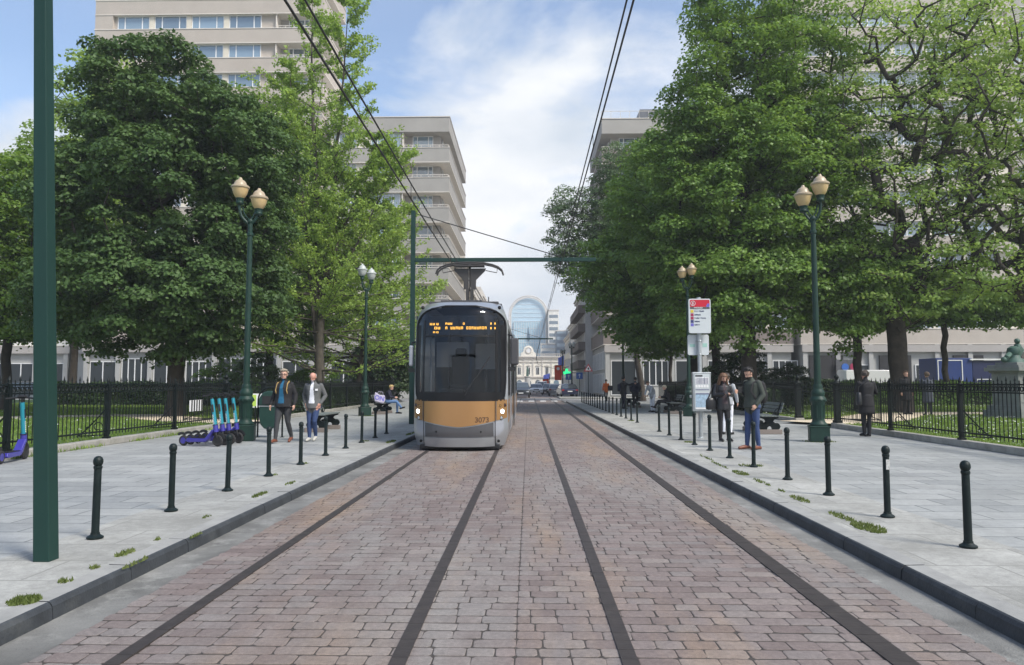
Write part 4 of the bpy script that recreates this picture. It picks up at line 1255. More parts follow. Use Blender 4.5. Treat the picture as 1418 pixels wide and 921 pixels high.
# brighter tree at the far left edge
tree('lime_tree','bright green tree at the left picture edge, beyond the massive mast',-26.5,37.0,4.0,.22,
  [(0,0,8.0,4.2,4.0,4.6),(1.4,0,10.5,2.8,3,3.0),(-1.5,-1,5.8,3.6,3.5,2.4),(2.5,-1,5.4,2.6,3,2.2)],560,130,.75,.17,lm_bright,M['bark'],12,PG,mind=.6,trunk_top=8)
tree('lime_tree','sunlit pale green tree peeking out left behind the dark maple',-30.0,48.0,6,.25,
  [(0,0,15,4.2,4,5.0),(1.0,0,20.5,2.8,2.8,3.2),(-3,0,12,3,3,4),(0,0,8.5,4,3.5,3.5)],420,90,.9,.22,lm_pale,M['bark'],13,PG,mind=.7,trunk_top=14)
tree('lime_tree','yellow green tree showing between the dark maple and the feathery tree',-16.6,47.0,6,.25,
  [(0,0,14.5,4.0,4,5.2),(.6,0,10.0,4.4,4,4.5),(-1.5,0,18,2.6,2.6,2.6),(1.5,0,6.5,3.6,3.5,3.0)],480,90,.85,.22,lm_bright,M['bark'],14,PG,mind=.7,trunk_top=13)

# feathery ginkgo: leader with long ascending whips, leaves hugging the twigs
def whip_tree(name,label,x,y,H,leads,lm,bm,seed,leaf=.13,zb=.2,group=PG):
    r=np.random.default_rng(seed)
    root=empty(name,label,'tree',(x,y,zb),0,group)
    pos=[np.array([0,0,-.05])];par=[-1];rad=[.36]
    twig=[] 
    def line(start,si,d,L,r0,r1,curve,n,wob=.06):
        cur=si;p=np.array(start,float);d=np.array(d,float);d/=np.linalg.norm(d)
        ids=[]
        for i in range(n):
            dd=d+np.array([0,0,curve*(i/n)])+r.normal(0,wob,3); dd/=np.linalg.norm(dd)
            p=p+dd*L/n; pos.append(p.copy());par.append(cur);cur=len(pos)-1
            rad.append(r0+(r1-r0)*(i+1)/n); ids.append(cur)
        return ids
    for (h0,dx,dy,Ht,rr) in leads:
        if h0==0: base=line((0,0,-.05),0,(dx,dy,Ht),math.hypot(math.hypot(dx,dy),Ht),rr,.015,0.0,22,.03)
        else:
            k0=int(np.argmin(np.abs(np.array([p[2] for p in pos[:23]])-h0)))
            base=line(pos[k0],k0,(dx*.75,dy*.75,(Ht-h0)*.8),math.hypot(math.hypot(dx,dy),Ht-h0),rr,.015,.3,18,.04)
        zs=[pos[i][2] for i in base]
        for i in base:
            z=pos[i][2]
            if z<1.9: continue
            f=max(0,(z-2.6)/(Ht-2.6))
            nb=(6 if z<8 else 4) if h0==0 else 3
            for b in range(nb):
                a=r.uniform(0,2*math.pi); L=(6.6*(1-f)**.7+.8)*r.uniform(.5,1.2)*(1 if h0==0 else .68)
                tilt=r.uniform(.25,.75) if z>7.5 else r.uniform(-.16,.42)
                ids=line(pos[i],i,(math.cos(a),math.sin(a),tilt),L,max(.02,.055*(1-f)),.006,.35,9,.08)
                twig+=ids[1:]
                for j in ids[2:]:
                    if r.random()<.75:
                        a2=a+r.choice([-1,1])*r.uniform(.5,1.1); l2=r.uniform(.35,1.35)*(1-.4*f)
                        t2=line(pos[j],j,(math.cos(a2),math.sin(a2),r.uniform(-.15,.7)),l2,.012,.004,.2,4,.1); twig+=t2
    pos=np.array(pos);par=np.array(par);rad=np.array(rad)
    limbs_mesh('trunk',pos,par,rad,bm,root,minr=.0045,sides=5)
    tw=np.array(twig); per=9
    idx=np.repeat(tw,per); s=r.random(len(idx))[:,None]
    P=pos[idx]*(1-s)+pos[par[idx]]*s+r.normal(0,.085,(len(idx),3))
    Nn=r.normal(0,.7,(len(idx),3))+np.array([0,0,.6])
    V,F=leaves_geo(P,Nn,leaf,r)
    np_mesh('crown',V,F,lm,root)
    return root
whip_tree('ginkgo_tree','tall feathery light green tree with pointed leader left of the tram',-11.3,40.0,22.5,
   [(0,-.6,0,23.0,.30),(3.2,-2.4,-.5,19.0,.16),(4.2,2.0,-.8,22.5,.2),(6.5,3.6,.3,15.0,.10),(5.2,5.2,0,14.0,.10)],lm_ginkgo,M['barkl'],5)
whip_tree('ginkgo_tree','low bright green spreading tree just right of the feathery tall one',-10.9,46.5,9.5,
   [(0,1.0,0,11.5,.2),(3.0,3.2,-.5,12.5,.12)],lm_ginkgo,M['bark'],6,leaf=.14)
tree('yew_tree','dark evergreen shrub tree behind the far left bench',-11.0,57.0,1.2,.15,[(0,0,3.0,2.2,2.0,2.6),(-1.6,0,2.4,1.6,1.6,2.0),(1.0,0,1.9,1.2,1.5,1.6)],260,110,.5,.15,lm_hedge,M['bark'],21,PG,mind=.35,trunk_top=3.2)

# right side
tree('lime_tree','huge mid green tree with dense crown behind the bus stop and couple',10.9,37.0,5.0,.36,
  [(0,0,11,5.0,5.0,6.2),(-.8,-.5,15.5,3.6,3.8,4.8),(1.8,0,17,3.5,3.5,4.6),(-2.6,-.3,10.2,4.2,4.0,4.4),(3.2,-.3,8.9,3.8,4,4.9),(-1.0,-.6,6.2,4.6,4.2,3.2),(3.2,0,13.5,3.0,3.2,3.8),(4.6,-.5,6.0,2.6,3.2,3.0),(.2,0,20,2.6,2.8,2.6)],
  1100,200,.76,.15,lm_mid,M['bark'],31,PG,crook=.12,shell=.60,mind=.52,trunk_top=14,flat=.65)
tree('lime_tree','darker green tree left of the huge one, overhanging the right pavement',10.6,47.0,4.5,.30,
  [(-1.2,0,9,4.6,4.0,4.6),(-1.6,0,13.5,3.6,3.6,4.0),(-5.0,-1,8.0,2.8,3,2.8),(-2,-1,5.3,4.2,3.6,2.5)],560,120,.85,.21,lm_mid,M['bark'],32,PG,mind=.62,trunk_top=10,lean=(-.8,0))
tree('acacia_tree','airy grey-green tree leaning over the street on the far right side',9.6,63.0,9,.26,
  [(-2.6,0,14.5,3.6,3.4,4.4),(-5.8,0,13.0,2.3,2.4,3.2),(-1.0,0,18.8,3.2,3.0,3.4),(.8,0,15.5,3.0,3,4),(-6.2,0,16.6,1.6,1.7,1.5),(-3.5,-.5,10.3,3.0,2.8,2.0)],620,125,.75,.16,lm_grey,M['bark'],33,PG,mind=.8,trunk_top=14,lean=(-2.0,0),crook=.16)
tree('lime_tree','small dark crowned tree on the corner before the brown-balconied block',10.8,56.5,3.0,.13,
  [(-.5,0,6.0,2.6,2.5,2.3),(-2.2,0,5.6,1.8,1.8,1.4)],170,90,.6,.18,lm_dark,M['bark'],38,PG,mind=.5,trunk_top=6,zb=.2)
# spreading trees with crooked black limbs
tree('robinia_tree','spreading tree with crooked black branches right of the right lamp',17.6,35.5,4.2,.42,
  [(-.3,0,9.8,4.4,4.2,3.0),(1.0,0,14.2,4.6,4.2,3.2),(-1.6,0,13.6,2.8,3.5,3.6),(3.6,0,10.4,3.2,3.6,3.0),(.5,0,18.3,4.0,3.8,2.4),(4.2,0,16,2.8,3,2.8),(0,-.5,6.0,4.2,3.6,1.9)],
  440,72,.80,.15,lm_pale,M['bark'],34,PG,crook=.30,shell=.45,mind=.85,trunk_top=7.5,flat=.38,up=.05,step=.55,tip=.021,lean=(-.3,0),droop=.1,expo=2.15)
tree('robinia_tree','broad tree with twisting dark limbs reaching in from the right edge',24.0,34.0,3.6,.40,
  [(-2.2,0,10.0,3.6,3.6,2.6),(-3.4,0,14.0,3.2,3.6,3.0),(0,0,13.0,4.2,4.0,3.6),(-1.5,0,17.5,4.0,3.6,2.4),(2.2,0,9.0,3.6,4.0,3.2),(-1.5,-.5,6.4,4.2,3.4,1.8)],
  440,72,.80,.15,lm_pale,M['bark'],35,PG,crook=.30,shell=.45,mind=.85,trunk_top=6.5,flat=.38,up=.05,step=.55,tip=.021,lean=(-1.4,0),droop=.1,expo=2.15)
tree('maple_tree','low dark tree between the right lamp and the standing man',16.3,37.0,2.6,.20,
  [(0,0,5.6,3.1,2.8,2.0),(-1.0,0,7.4,2.2,2.2,1.8),(1.6,0,6.6,2.2,2.4,1.8)],330,110,.6,.17,lm_mid,M['bark'],36,PG,mind=.48,trunk_top=5.5,flat=.5)
tree('maple_tree','slender trunked dark tree in front of the blue kiosk',25.6,46.0,3.6,.17,
  [(0,0,6.6,3.8,3.0,1.8),(2.6,0,6.2,2.8,2.6,1.5),(-2.6,0,6.2,2.6,2.6,1.5),(5.5,0,6.4,2.8,2.6,1.7)],420,80,.7,.19,lm_mid,M['bark'],37,PG,mind=.55,trunk_top=6.5,flat=.45)
tree('lime_tree','dark trunked tree directly behind the bus stop pole',9.0+2.1,44.0,4.5,.24,
  [(0,0,8.4,3.2,3.0,3.4),(-.8,0,6.0,3.2,3.0,2.2)],300,110,.75,.2,lm_mid,M['bark'],39,PG,mind=.55,trunk_top=8)

# hedges and shrubs
def hedge(name,label,x0,x1,y0,y1,z0,z1,lm,n,leaf,seed,cat='hedge',bumpy=.12,group=None):
    r=np.random.default_rng(seed)
    root=empty(name,label,cat,((x0+x1)/2,(y0+y1)/2,z0),0,group)
    w,d,h=(x1-x0)/2,(y1-y0)/2,z1-z0
    f=r.random(n)
    P=np.zeros((n,3))
    area=np.array([4*w*d,2*w*h,2*w*h,2*d*h,2*d*h]); c=np.cumsum(area/area.sum()); k=np.searchsorted(c,r.random(n))
    a=r.uniform(-1,1,n);b=r.uniform(-1,1,n);bb=(b+1)/2
    NN=np.zeros((n,3))
    for i,(fx,nn) in enumerate([(lambda a,b,bb:(a*w,b*d,h),(0,0,1)),(lambda a,b,bb:(a*w,-d,bb*h),(0,-1,0)),(lambda a,b,bb:(a*w,d,bb*h),(0,1,0)),(lambda a,b,bb:(-w,a*d,bb*h),(-1,0,0)),(lambda a,b,bb:(w,a*d,bb*h),(1,0,0))]):
        s=k==i; q=fx(a[s],b[s],bb[s])
        for j in range(3): P[s,j]=q[j]
        NN[s]=nn
    bump=(np.sin(P[:,0]*2.3+seed)+np.sin(P[:,1]*2.9)+np.sin(P[:,2]*4+P[:,0]*1.1))*bumpy/2
    P+=NN*bump[:,None]; P+=r.normal(0,.05,(n,3)); P[:,2]=np.maximum(P[:,2],.02)
    V,F=leaves_geo(P,NN+r.normal(0,.6,(n,3))+np.array([0,0,.3]),leaf,r)
    np_mesh('foliage',V,F,lm,root)
    MB().box(-w+.12,w-.12,-d+.12,d-.12,0,h-.14).build('branch_core',M['hcore'],root)
    return root
M['hcore']=mat('hedge_twigs',(.018,.026,.010),.95,var=.4,vscale=6)
hedge('hedge','long dark clipped hedge behind the left lawn',-30,-13.2,44.6,46.2,.2,1.5,lm_hedge,30000,.13,51)
hedge('hedge','dark clipped hedge behind the far left railing',-11.1,-10.3,29.2,50,.2,1.40,lm_hedge,20000,.11,52)
hedge('hedge','clipped light topped hedge in front of the blue kiosk',18.5,40,45.5,46.9,.2,1.55,lm_shrub,26000,.13,53)
hedge('hedge','dark hedge behind the far right railing',10.3,11.1,33,56,.2,1.38,lm_hedge,16000,.11,54)
hedge('hedge','dark low hedge in front of the white vans',11.6,18.4,45.0,46.5,.2,1.75,lm_hedge,14000,.12,55)
def shrub(label,x,y,s,lm,seed,n=90):
    tree('shrub',label,x,y,.3,.05,[(0,0,s[2]*.5,s[0],s[1],s[2]*.5)],n,70,.32,.11,lm,M['bark'],seed,'garden shrubs',mind=.22,trunk_top=s[2]*.6,tip=.006)
shrub('bright green bush right of the man in the grey blazer',-12.2,42.0,(1.6,1.2,2.3),lm_shrub,61)
shrub('bright green bush left of the pale-headed lamp',-10.7-3.3,43.5,(1.7,1.2,2.2),lm_shrub,62)
shrub('pale bush behind the man with the backpack strap',-16.0,43,(1.6,1.2,3.2),lm_grey,63,140)
shrub('yellow green bush behind the litter bin',-18.6,44,(1.5,1.2,2.6),lm_shrub,64)
shrub('round dark bush behind the timetable case',11.2+.3,40.5,(1.6,1.4,3.4),lm_hedge,65,170)
shrub('dark bush under the far corner block',9.9+2.6,52,(1.8,1.4,2.6),lm_hedge,66,120)
shrub('small dark bush behind the bench and backpack',14.2,41,(1.4,1.1,2.5),lm_hedge,67,110)
# ------------------------------------------------------------------ tram
M['silver']=mat('tram_silver',(.40,.42,.44),.28,metal=.55,var=.03,coat=.5)
M['silverd']=mat('tram_grey_panel',(.085,.085,.09),.4,metal=.2,coat=.3)
M['silverm']=mat('tram_pale_grey_panel',(.36,.38,.42),.35,metal=.3,coat=.4)
M['gold']=mat('tram_bronze_gold',(.42,.228,.090),.28,metal=.45,var=.04,vscale=1,coat=.4)
M['goldtext']=mat('tram_number_print',(.09,.04,.015),.5)
M['seal']=mat('tram_black_seal',(.006,.006,.007),.4,spec=.3)
M['intd']=mat('tram_interior_dark',(.015,.014,.014),.7)
M['intl']=mat('tram_interior_pale',(.85,.87,.9),.5)  # near white for the panels imitating a reflection; handrails share it
M['led']=mat('led_orange',(.1,.03,0),.5,emit=(1.0,.50,.07),estr=2.2)
M['ledoff']=mat('display_matrix',(.012,.022,.04),.2,coat=.5)
M['headl']=mat('headlight_on',(.9,.9,.9),.2,emit=(1,.97,.9),estr=7)
M['amber']=mat('amber_lens',(.25,.13,.02),.25,coat=.5)
M['lens']=mat('dark_lens',(.03,.012,.015),.2,coat=.6)
M['roofd']=mat('roof_equipment',(.055,.055,.06),.6,var=.1)
M['panto']=mat('pantograph_grey',(.045,.042,.04),.5)
def screen_glass():
    m=bpy.data.materials.new('windscreen_glass'); m.use_nodes=True; t=m.node_tree; t.nodes.clear()
    f=N(t,'ShaderNodeFresnel'); f.inputs[0].default_value=1.55
    a=N(t,'ShaderNodeMath',operation='MULTIPLY_ADD'); a.inputs[1].default_value=.8; a.inputs[2].default_value=.0
    t.links.new(f.outputs[0],a.inputs[0])
    tr=N(t,'ShaderNodeBsdfTransparent'); tr.inputs[0].default_value=(.42,.44,.46,1)
    g=N(t,'ShaderNodeBsdfGlossy'); g.inputs['Roughness'].default_value=.03; g.inputs[0].default_value=(.9,.95,1,1)
    x=N(t,'ShaderNodeMixShader'); t.links.new(a.outputs[0],x.inputs[0]); t.links.new(tr.outputs[0],x.inputs[1]); t.links.new(g.outputs[0],x.inputs[2])
    o=N(t,'ShaderNodeOutputMaterial'); t.links.new(x.outputs[0],o.inputs[0]); return m
M['screen']=screen_glass()
def text_mesh(name,body,size,m,parent=None,align='LEFT',ext=.001,bold=0.0):
    cu=bpy.data.curves.new(name,'FONT'); cu.body=body; cu.size=size; cu.extrude=ext; cu.align_x=align; cu.offset=bold
    o=bpy.data.objects.new(name+'_tmp',cu); COL.objects.link(o)
    dg=bpy.context.evaluated_depsgraph_get()
    me=bpy.data.meshes.new_from_object(o.evaluated_get(dg)); bpy.data.objects.remove(o)
    me.materials.clear(); me.materials.append(m)
    n=bpy.data.objects.new(name,me); COL.objects.link(n); n.rotation_euler=(R(90),0,0)
    if parent: n.parent=parent
    return n
def tram():
    root=empty('tram','silver and bronze tram numbered 3073 coming up the left track','tram',(-1.63,17.25,0))
    HW=1.13
    def hw(z):
        if z<.5: return HW-.10*((.5-z)/.45)**1.6
        if z>2.85: return HW-.20*((z-2.85)/.63)**2.0
        return HW
    def fy(x,z):
        q=abs(x)/HW
        y=.62*min(q,1)**3.2
        if z>1.15: y+=.34*((z-1.15)/2.3)**1.35
        if z<.45: y+=.10*((.45-z)/.4)**1.5
        if z>3.2: y+=.35*((z-3.2)/.28)**2
        return y
    def lim(z):   # half width of the windscreen opening
        if z<1.22 or z>3.36: return -1
        b=1.075-.03*max(0,(1.6-z))/.4
        if z>2.85:
            u=(z-2.85)/.51; b*=max(0,1-u**2.7)**(1/2.7)
        return b
    # shell
    zs=np.concatenate([np.linspace(.10,1.2,12),np.linspace(1.22,3.36,44),np.linspace(3.38,3.48,5)])
    ts=np.linspace(-1,1,61)
    V=[];nx=len(ts)
    for z in zs:
        h=hw(z)
        for t in ts:
            x=h*math.sin(t*math.pi/2); V.append((x,fy(x*HW/h,z),z))
    F=[]
    for i in range(len(zs)-1):
        zc=(zs[i]+zs[i+1])/2
        for k in range(nx-1):
            xc=(V[i*nx+k][0]+V[i*nx+k+1][0])/2
            if abs(xc)<lim(zc)-.02: continue
            F.append((i*nx+k,i*nx+k+1,(i+1)*nx+k+1,(i+1)*nx+k))
    n0=len(V); L=14.0
    for z in zs:
        for s in (-1,1): V.append((s*hw(z),L,z))
    for i in range(len(zs)-1):
        F.append((i*nx,(i+1)*nx,n0+2*(i+1),n0+2*i)); F.append((i*nx+nx-1,n0+2*i+1,n0+2*(i+1)+1,(i+1)*nx+nx-1))
    top=len(zs)-1
    F.append(tuple(top*nx+k for k in range(nx))+(n0+2*top+1,n0+2*top))
    F.append((n0,n0+1,n0+2*top+1,n0+2*top))
    body=MB().add(V,F).build('body',M['silver'],root,smooth=True,fixn=False)
    def patch(mb,z0,z1,xl,xr,off,nz=14,nxp=24,mi=0,zc=None):
        V=[];F=[]
        for i in range(nz+1):
            for k in range(nxp+1):
                s=k/nxp
                if zc is None:
                    z=z0+(z1-z0)*i/nz; a=xl(z) if callable(xl) else xl; b=xr(z) if callable(xr) else xr
                    x=a+(b-a)*s
                else:
                    x=xl+(xr-xl)*s; za,zb=zc(x); z=za+(zb-za)*i/nz
                h=hw(z); V.append((x,fy(min(abs(x)/h,1)*HW,z)-off,z))
        for i in range(nz):
            for k in range(nxp): F.append((i*(nxp+1)+k,i*(nxp+1)+k+1,(i+1)*(nxp+1)+k+1,(i+1)*(nxp+1)+k))
        mb.add(V,F,mi)
    mb=MB(); patch(mb,1.23,3.355,lambda z:-max(lim(z),.02),lambda z:max(lim(z),.02),.012,40,30)
    ws=mb.build('windscreen',M['screen'],root,smooth='all',fixn=False)
    # seal around the windscreen, pillars and blind band
    mb=MB()
    pts=[(s*lim(z),fy(lim(z)*HW/hw(z),z)-.012,z) for s in (1,) for z in np.linspace(1.24,3.35,40)]
    loop=[(x,y,z) for x,y,z in pts]+[(-x,y,z) for x,y,z in reversed(pts)]
    mb.tube(loop+[loop[0]],.028,6,cap=False)
    patch(mb,1.14,1.34,lambda z:-1.06,lambda z:1.06,.016,4,24)
    for s in (-1,1):
        a,b=sorted((s*.84,s*.90)); patch(mb,1.3,3.02,a,b,.017,20,2)
        a,b=sorted((s*.97,s*1.072)); patch(mb,1.3,2.92,a,b,.015,20,2)
    patch(mb,2.62,2.66,-.83,.83,.016,2,20)
    mb.build('windscreen_frame',M['seal'],ws,smooth='all',fixn=False)
    # wiper
    mb=MB(); mb.tube([(.15,fy(.15,1.28)-.05,1.26),(.35,fy(.35,1.6)-.05,1.6),(.62,fy(.6,2.0)-.045,1.98)],.012,6); mb.tube([(.2,fy(.2,1.45)-.04,1.4),(.72,fy(.7,2.2)-.04,2.15)],.014,6)
    mb.build('wiper',M['black'],ws)
    # gold front panel with V-shaped lower edge
    low=lambda x:.555+.19*(abs(x)/1.1)**1.4
    mb=MB(); patch(mb,0,0,-.86,.86,.014,10,30,zc=lambda x:(low(x),1.165)); gp=mb.build('front_panel',M['gold'],root,smooth='all',fixn=False)
    t=text_mesh('fleet_number','3073',.165,M['goldtext'],gp,bold=.004); 
    me=t.data; zc=.66
    for v in me.vertices:
        x=.38+v.co.x; z=zc+v.co.y; d=v.co.z; v.co=(x,fy(x,z)-.016-d,z)
    t.rotation_euler=(0,0,0)
    for s in (-1,1):
        mb=MB(); a,b=sorted((s*.875,s*1.115)); patch(mb,0,0,a,b,.014,10,10,zc=lambda x:(low(x),1.165)); hp=mb.build('headlight_panel',M['gold'],root,smooth='all',fixn=False)
        def disc(nm,x,z,r,m,e=.02):
            y=fy(abs(x),z)-.012; q=MB().lathe([(r*1.25,0),(r*1.25,.012)],n=16,mi=0); q.lathe([(r,.012),(r*.8,.02),(.001,.024)],n=16,mi=1)
            o=q.build(nm,[M['seal'],m],hp,smooth=True,loc=(x,y,z)); o.rotation_euler=(R(90),0,R(0)); o.rotation_euler=Matrix.Rotation(s*R(38),3,'Z').to_euler() if False else (R(90),0,s*R(35)); return o
        disc('headlight',s*1.00,.90,.048,M['headl']); disc('indicator_lamp',s*.955,1.03,.028,M['amber']); disc('marker_lamp',s*1.06,1.04,.032,M['lens']); disc('dipped_lamp',s*.98,.745,.036,M['steel'])
    # dark lower panel and grey corner panels, bumper
    mb=MB(); patch(mb,0,0,-.80,.80,.010,8,26,zc=lambda x:(.33,low(x)-.022)); mb.build('lower_panel',M['silverd'],root,smooth='all',fixn=False)
    for s in (-1,1):
        a,b=sorted((s*.81,s*1.04)); mb=MB(); patch(mb,0,0,a,b,.010,8,8,zc=lambda x:(.33+.16*max(0,(abs(x)-.84)/.2)**2.2,low(x)-.022)); mb.build('corner_panel',M['silverm'],root,smooth='all',fixn=False)
    mb=MB(); patch(mb,.10,.31,lambda z:-.83,lambda z:.83,.024,5,24); mb.build('bumper',M['silver'],root,smooth='all',fixn=False)
    mb=MB()
    for s in (-1,1):
        for x,z,r in ((s*.92,.22,.035),(s*.52,.45,.022)):
            mb.ball((x,fy(abs(x),z)-.012,z),r,8,sc=(1,.5,1))
        patch(mb,.12,1.16,lambda z:s*.845+.0-.008+(.0 if z>.34 else s*(-.0)),lambda z:s*.845+.008,.019,12,1)
    mb.build('bumper_fitting',M['seal'],root,fixn=False)
    MB().box(-.95,.95,.35,L-.4,.03,.14).build('underframe',M['black'],root,bevel=.02)
    # bogie wheels
    for y in (3.2,5.0,10.2,12.0):
        mb=MB()
        for s in (-1,1): mb.tube([(s*.72,y,.30),(s*.84,y,.30)],.29,18)
        mb.tube([(-.72,y,.3),(.72,y,.3)],.06,8); mb.build('wheel',M['steel'],root)
    # sides: window band, gold band, doors
    for s in (-1,1):
        x0,x1=sorted((s*(HW+.002),s*(HW+.010)))
        MB().box(x0,x1,.95,L-.5,1.25,2.85).build('window_band',M['seal'],root)
        MB().box(x0,x1,.75,L-.3,.62,1.16).build('side_band',M['gold'],root)
        for y in (2.6,8.9):
            a,b=sorted((s*(HW+.012),s*(HW+.022))); d=MB(); d.box(a,b,y,y+1.3,.35,2.85); d.build('door',M['silverm'],root)
            a,b=sorted((s*(HW+.023),s*(HW+.028))); MB().box(a,b,y+.12,y+.58,1.2,2.7).box(a,b,y+.72,y+1.18,1.2,2.7).build('door_window',M['darkpane'],root)
        for y in (7.0,):
            a,b=sorted((s*(HW+.012),s*(HW+.03))); MB().box(a,b,y,y+.5,.2,3.1).build('bellows',M['black'],root)
    # mirror pods
    for s,y0,z0,z1,w in ((1,.75,1.98,2.62,.20),(-1,.80,1.95,2.45,.10)):
        m_=MB(); 
        m_.cb((s*(HW+.06+w/2),y0,(z0+z1)/2),(w,.16,z1-z0)); pod=m_.build('mirror_pod',M['silverm'] if s<0 else M['roofd'],root,bevel=.04,seg=3)
        b=MB(); b.tube([(s*(HW-.03),y0+.1,z1+.10),(s*(HW+.10),y0,z1+.06),(s*(HW+.10),y0,z1-.05)],.022,6); b.tube([(s*(HW-.03),y0+.1,z0-.1),(s*(HW+.10),y0,z0-.06),(s*(HW+.10),y0,z0+.05)],.022,6)
        b.box(min(s*HW,s*(HW+.18)),max(s*HW,s*(HW+.18)),y0-.04,y0+.08,z0-.14,z0-.05); b.build('bracket',M['black'],pod)
    # roof: edge lamps, equipment, pantograph
    for s in (-1,1): MB().ball((s*.93,.55,3.33),.045,8).build('roof_lamp',M['seal'],root)
    q=MB(); q.box(-.86,.88,1.15,L-2,3.47,3.54); q.box(-.6,.45,1.4,4.5,3.54,3.60); q.box(-.8,.8,5.6,8.5,3.54,3.95); q.box(-.8,.8,9.5,11.5,3.54,3.9); q.tube([(.62,1.4,3.5),(.62,1.4,3.68)],.015,6)
    q.build('roof_equipment',M['roofd'],root,bevel=.02)
    mb=MB(); y=2.9; cx=.02
    mb.box(cx-.10,cx-.02,y-.10,y+.10,3.56,4.05); mb.box(cx+.02,cx+.10,y-.10,y+.10,3.56,4.05)
    for s in (-1,1):
        P=[(cx+s*.03,4.05),(cx+s*.03,4.62),(cx+s*.44,4.62),(cx+s*.43,4.56),(cx+s*.17,4.30),(cx+s*.17,4.05)]
        mb.prism(P,'y',y-.02,y+.02)
    mb.tube([(cx,y,4.0),(cx,y,4.74)],.022,6)
    bow=[(-.92,4.45),(-.88,4.56),(-.78,4.64),(-.62,4.70),(-.4,4.745),(-.15,4.76),(.15,4.76),(.4,4.745),(.62,4.70),(.78,4.64),(.88,4.56),(.92,4.45)]
    for yy in (y-.14,y+.14): mb.tube([(cx+a,yy,b) for a,b in bow],.024,8)
    mb.box(cx-.4,cx+.4,y-.14,y+.14,4.66,4.70)
    mb.tube([(cx+.44,y,4.56),(cx+.74,y,4.50),(cx+.76,y,4.64)],.012,5); mb.tube([(cx-.44,y,4.56),(cx-.74,y,4.50),(cx-.76,y,4.64)],.012,5)
    mb.build('pantograph',M['panto'],root)
    # cab interior
    MB().box(-1.0,1.0,.9,1.0,1.0,1.35).box(-1.05,1.05,.6,4,.92,1.0).box(-1.05,1.05,3.9,4.0,1.0,3.3).build('cab_interior',M['intd'],root)
    mb=MB(); mb.box(-.9,.9,.62,1.2,1.14,1.24); mb.box(-.55,.05,.7,1.1,1.24,1.42); mb.build('dashboard',M['black'],root,bevel=.03)
    MB().box(-.74,.10,1.75,1.79,1.95,2.58).box(.25,.8,1.95,1.99,1.9,2.55).build('reflection_panel',M['intl'],root)  # invented pale panels imitating the whitish reflection in the windscreen
    mb=MB(); mb.cb((-.1,1.45,1.45),(.5,.5,.14)); mb.cb((-.1,1.68,1.85),(.48,.12,.75)); mb.cb((-.1,1.68,2.32),(.28,.09,.2)); mb.build('driver_seat',M['intd'],root,bevel=.04)
    mb=MB()
    for x in (-.82,.84): mb.tube([(x,1.3,1.0),(x,1.25,3.1)],.02,6)
    for x in (-.5,.5): mb.tube([(x,2.6,1.0),(x,2.6,3.2)],.016,6)
    mb.build('handrail',M['intl'],root)
    # destination display
    d=MB(); d.box(-.80,.86,.74,.80,2.70,3.16); dp=d.build('destination_display',M['ledoff'],root)
    l=MB()
    r=random.Random(4)
    def glyphs(x0,x1,z,h,w,gap,skip=()):
        x=x0;i=0
        while x<x1:
            if i not in skip:
                hh=h; l.box(x,x+w*.28,.728,.738,z,z+hh); l.box(x+w*.72,x+w,.728,.738,z,z+hh)
                for zz in r.sample([z,z+hh*.42,z+hh*.82],2): l.box(x,x+w,.728,.738,zz,zz+hh*.18)
            x+=w+gap;i+=1
    glyphs(-.78,-.66,2.93,.05,.05,.02); glyphs(-.62,-.56,2.93,.05,.05,.02); glyphs(-.67,-.56,2.83,.06,.06,.02); glyphs(-.70,-.58,2.74,.04,.05,.03)
    glyphs(-.40,-.27,2.94,.05,.045,.015); glyphs(.03,.06,2.94,.05,.04,.02); glyphs(-.40,.62,2.83,.065,.046,.018,skip=(1,7)); 
    for z in (2.83,2.94): l.box(.70,.73,.728,.738,z,z+.05); l.box(.80,.85,.728,.738,z,z+.05)
    l.build('led_text',M['led'],dp)
    return root
tram().scale=(1,1,1.025)

# ------------------------------------------------------------------ cars and vans
M['carglass']=glass_mat('car_glass',(.03,.04,.045),.03,.5)
M['alloy']=mat('alloy_rim',(.35,.36,.37),.35,metal=.7)
M['plate']=mat('number_plate',(.75,.75,.72),.5)
M['redlens']=mat('rear_lamp_red',(.30,.01,.01),.25,coat=.5)
M['clearlens']=mat('headlamp_glass',(.55,.57,.58),.15,coat=.8)
def carpaint(n,c,met=.2): return mat(n,c,.3,metal=met,coat=.8,var=.02)
def loft(mb,sections,mi=0):
    """sections: list of rings with equal point counts"""
    m=len(sections[0]); V=[p for s in sections for p in s]; F=[]
    for i in range(len(sections)-1):
        for k in range(m):
            k2=(k+1)%m; F.append((i*m+k,i*m+k2,(i+1)*m+k2,(i+1)*m+k))
    F.append(tuple(range(m-1,-1,-1))); F.append(tuple((len(sections)-1)*m+k for k in range(m)))
    mb.add(V,F,mi)
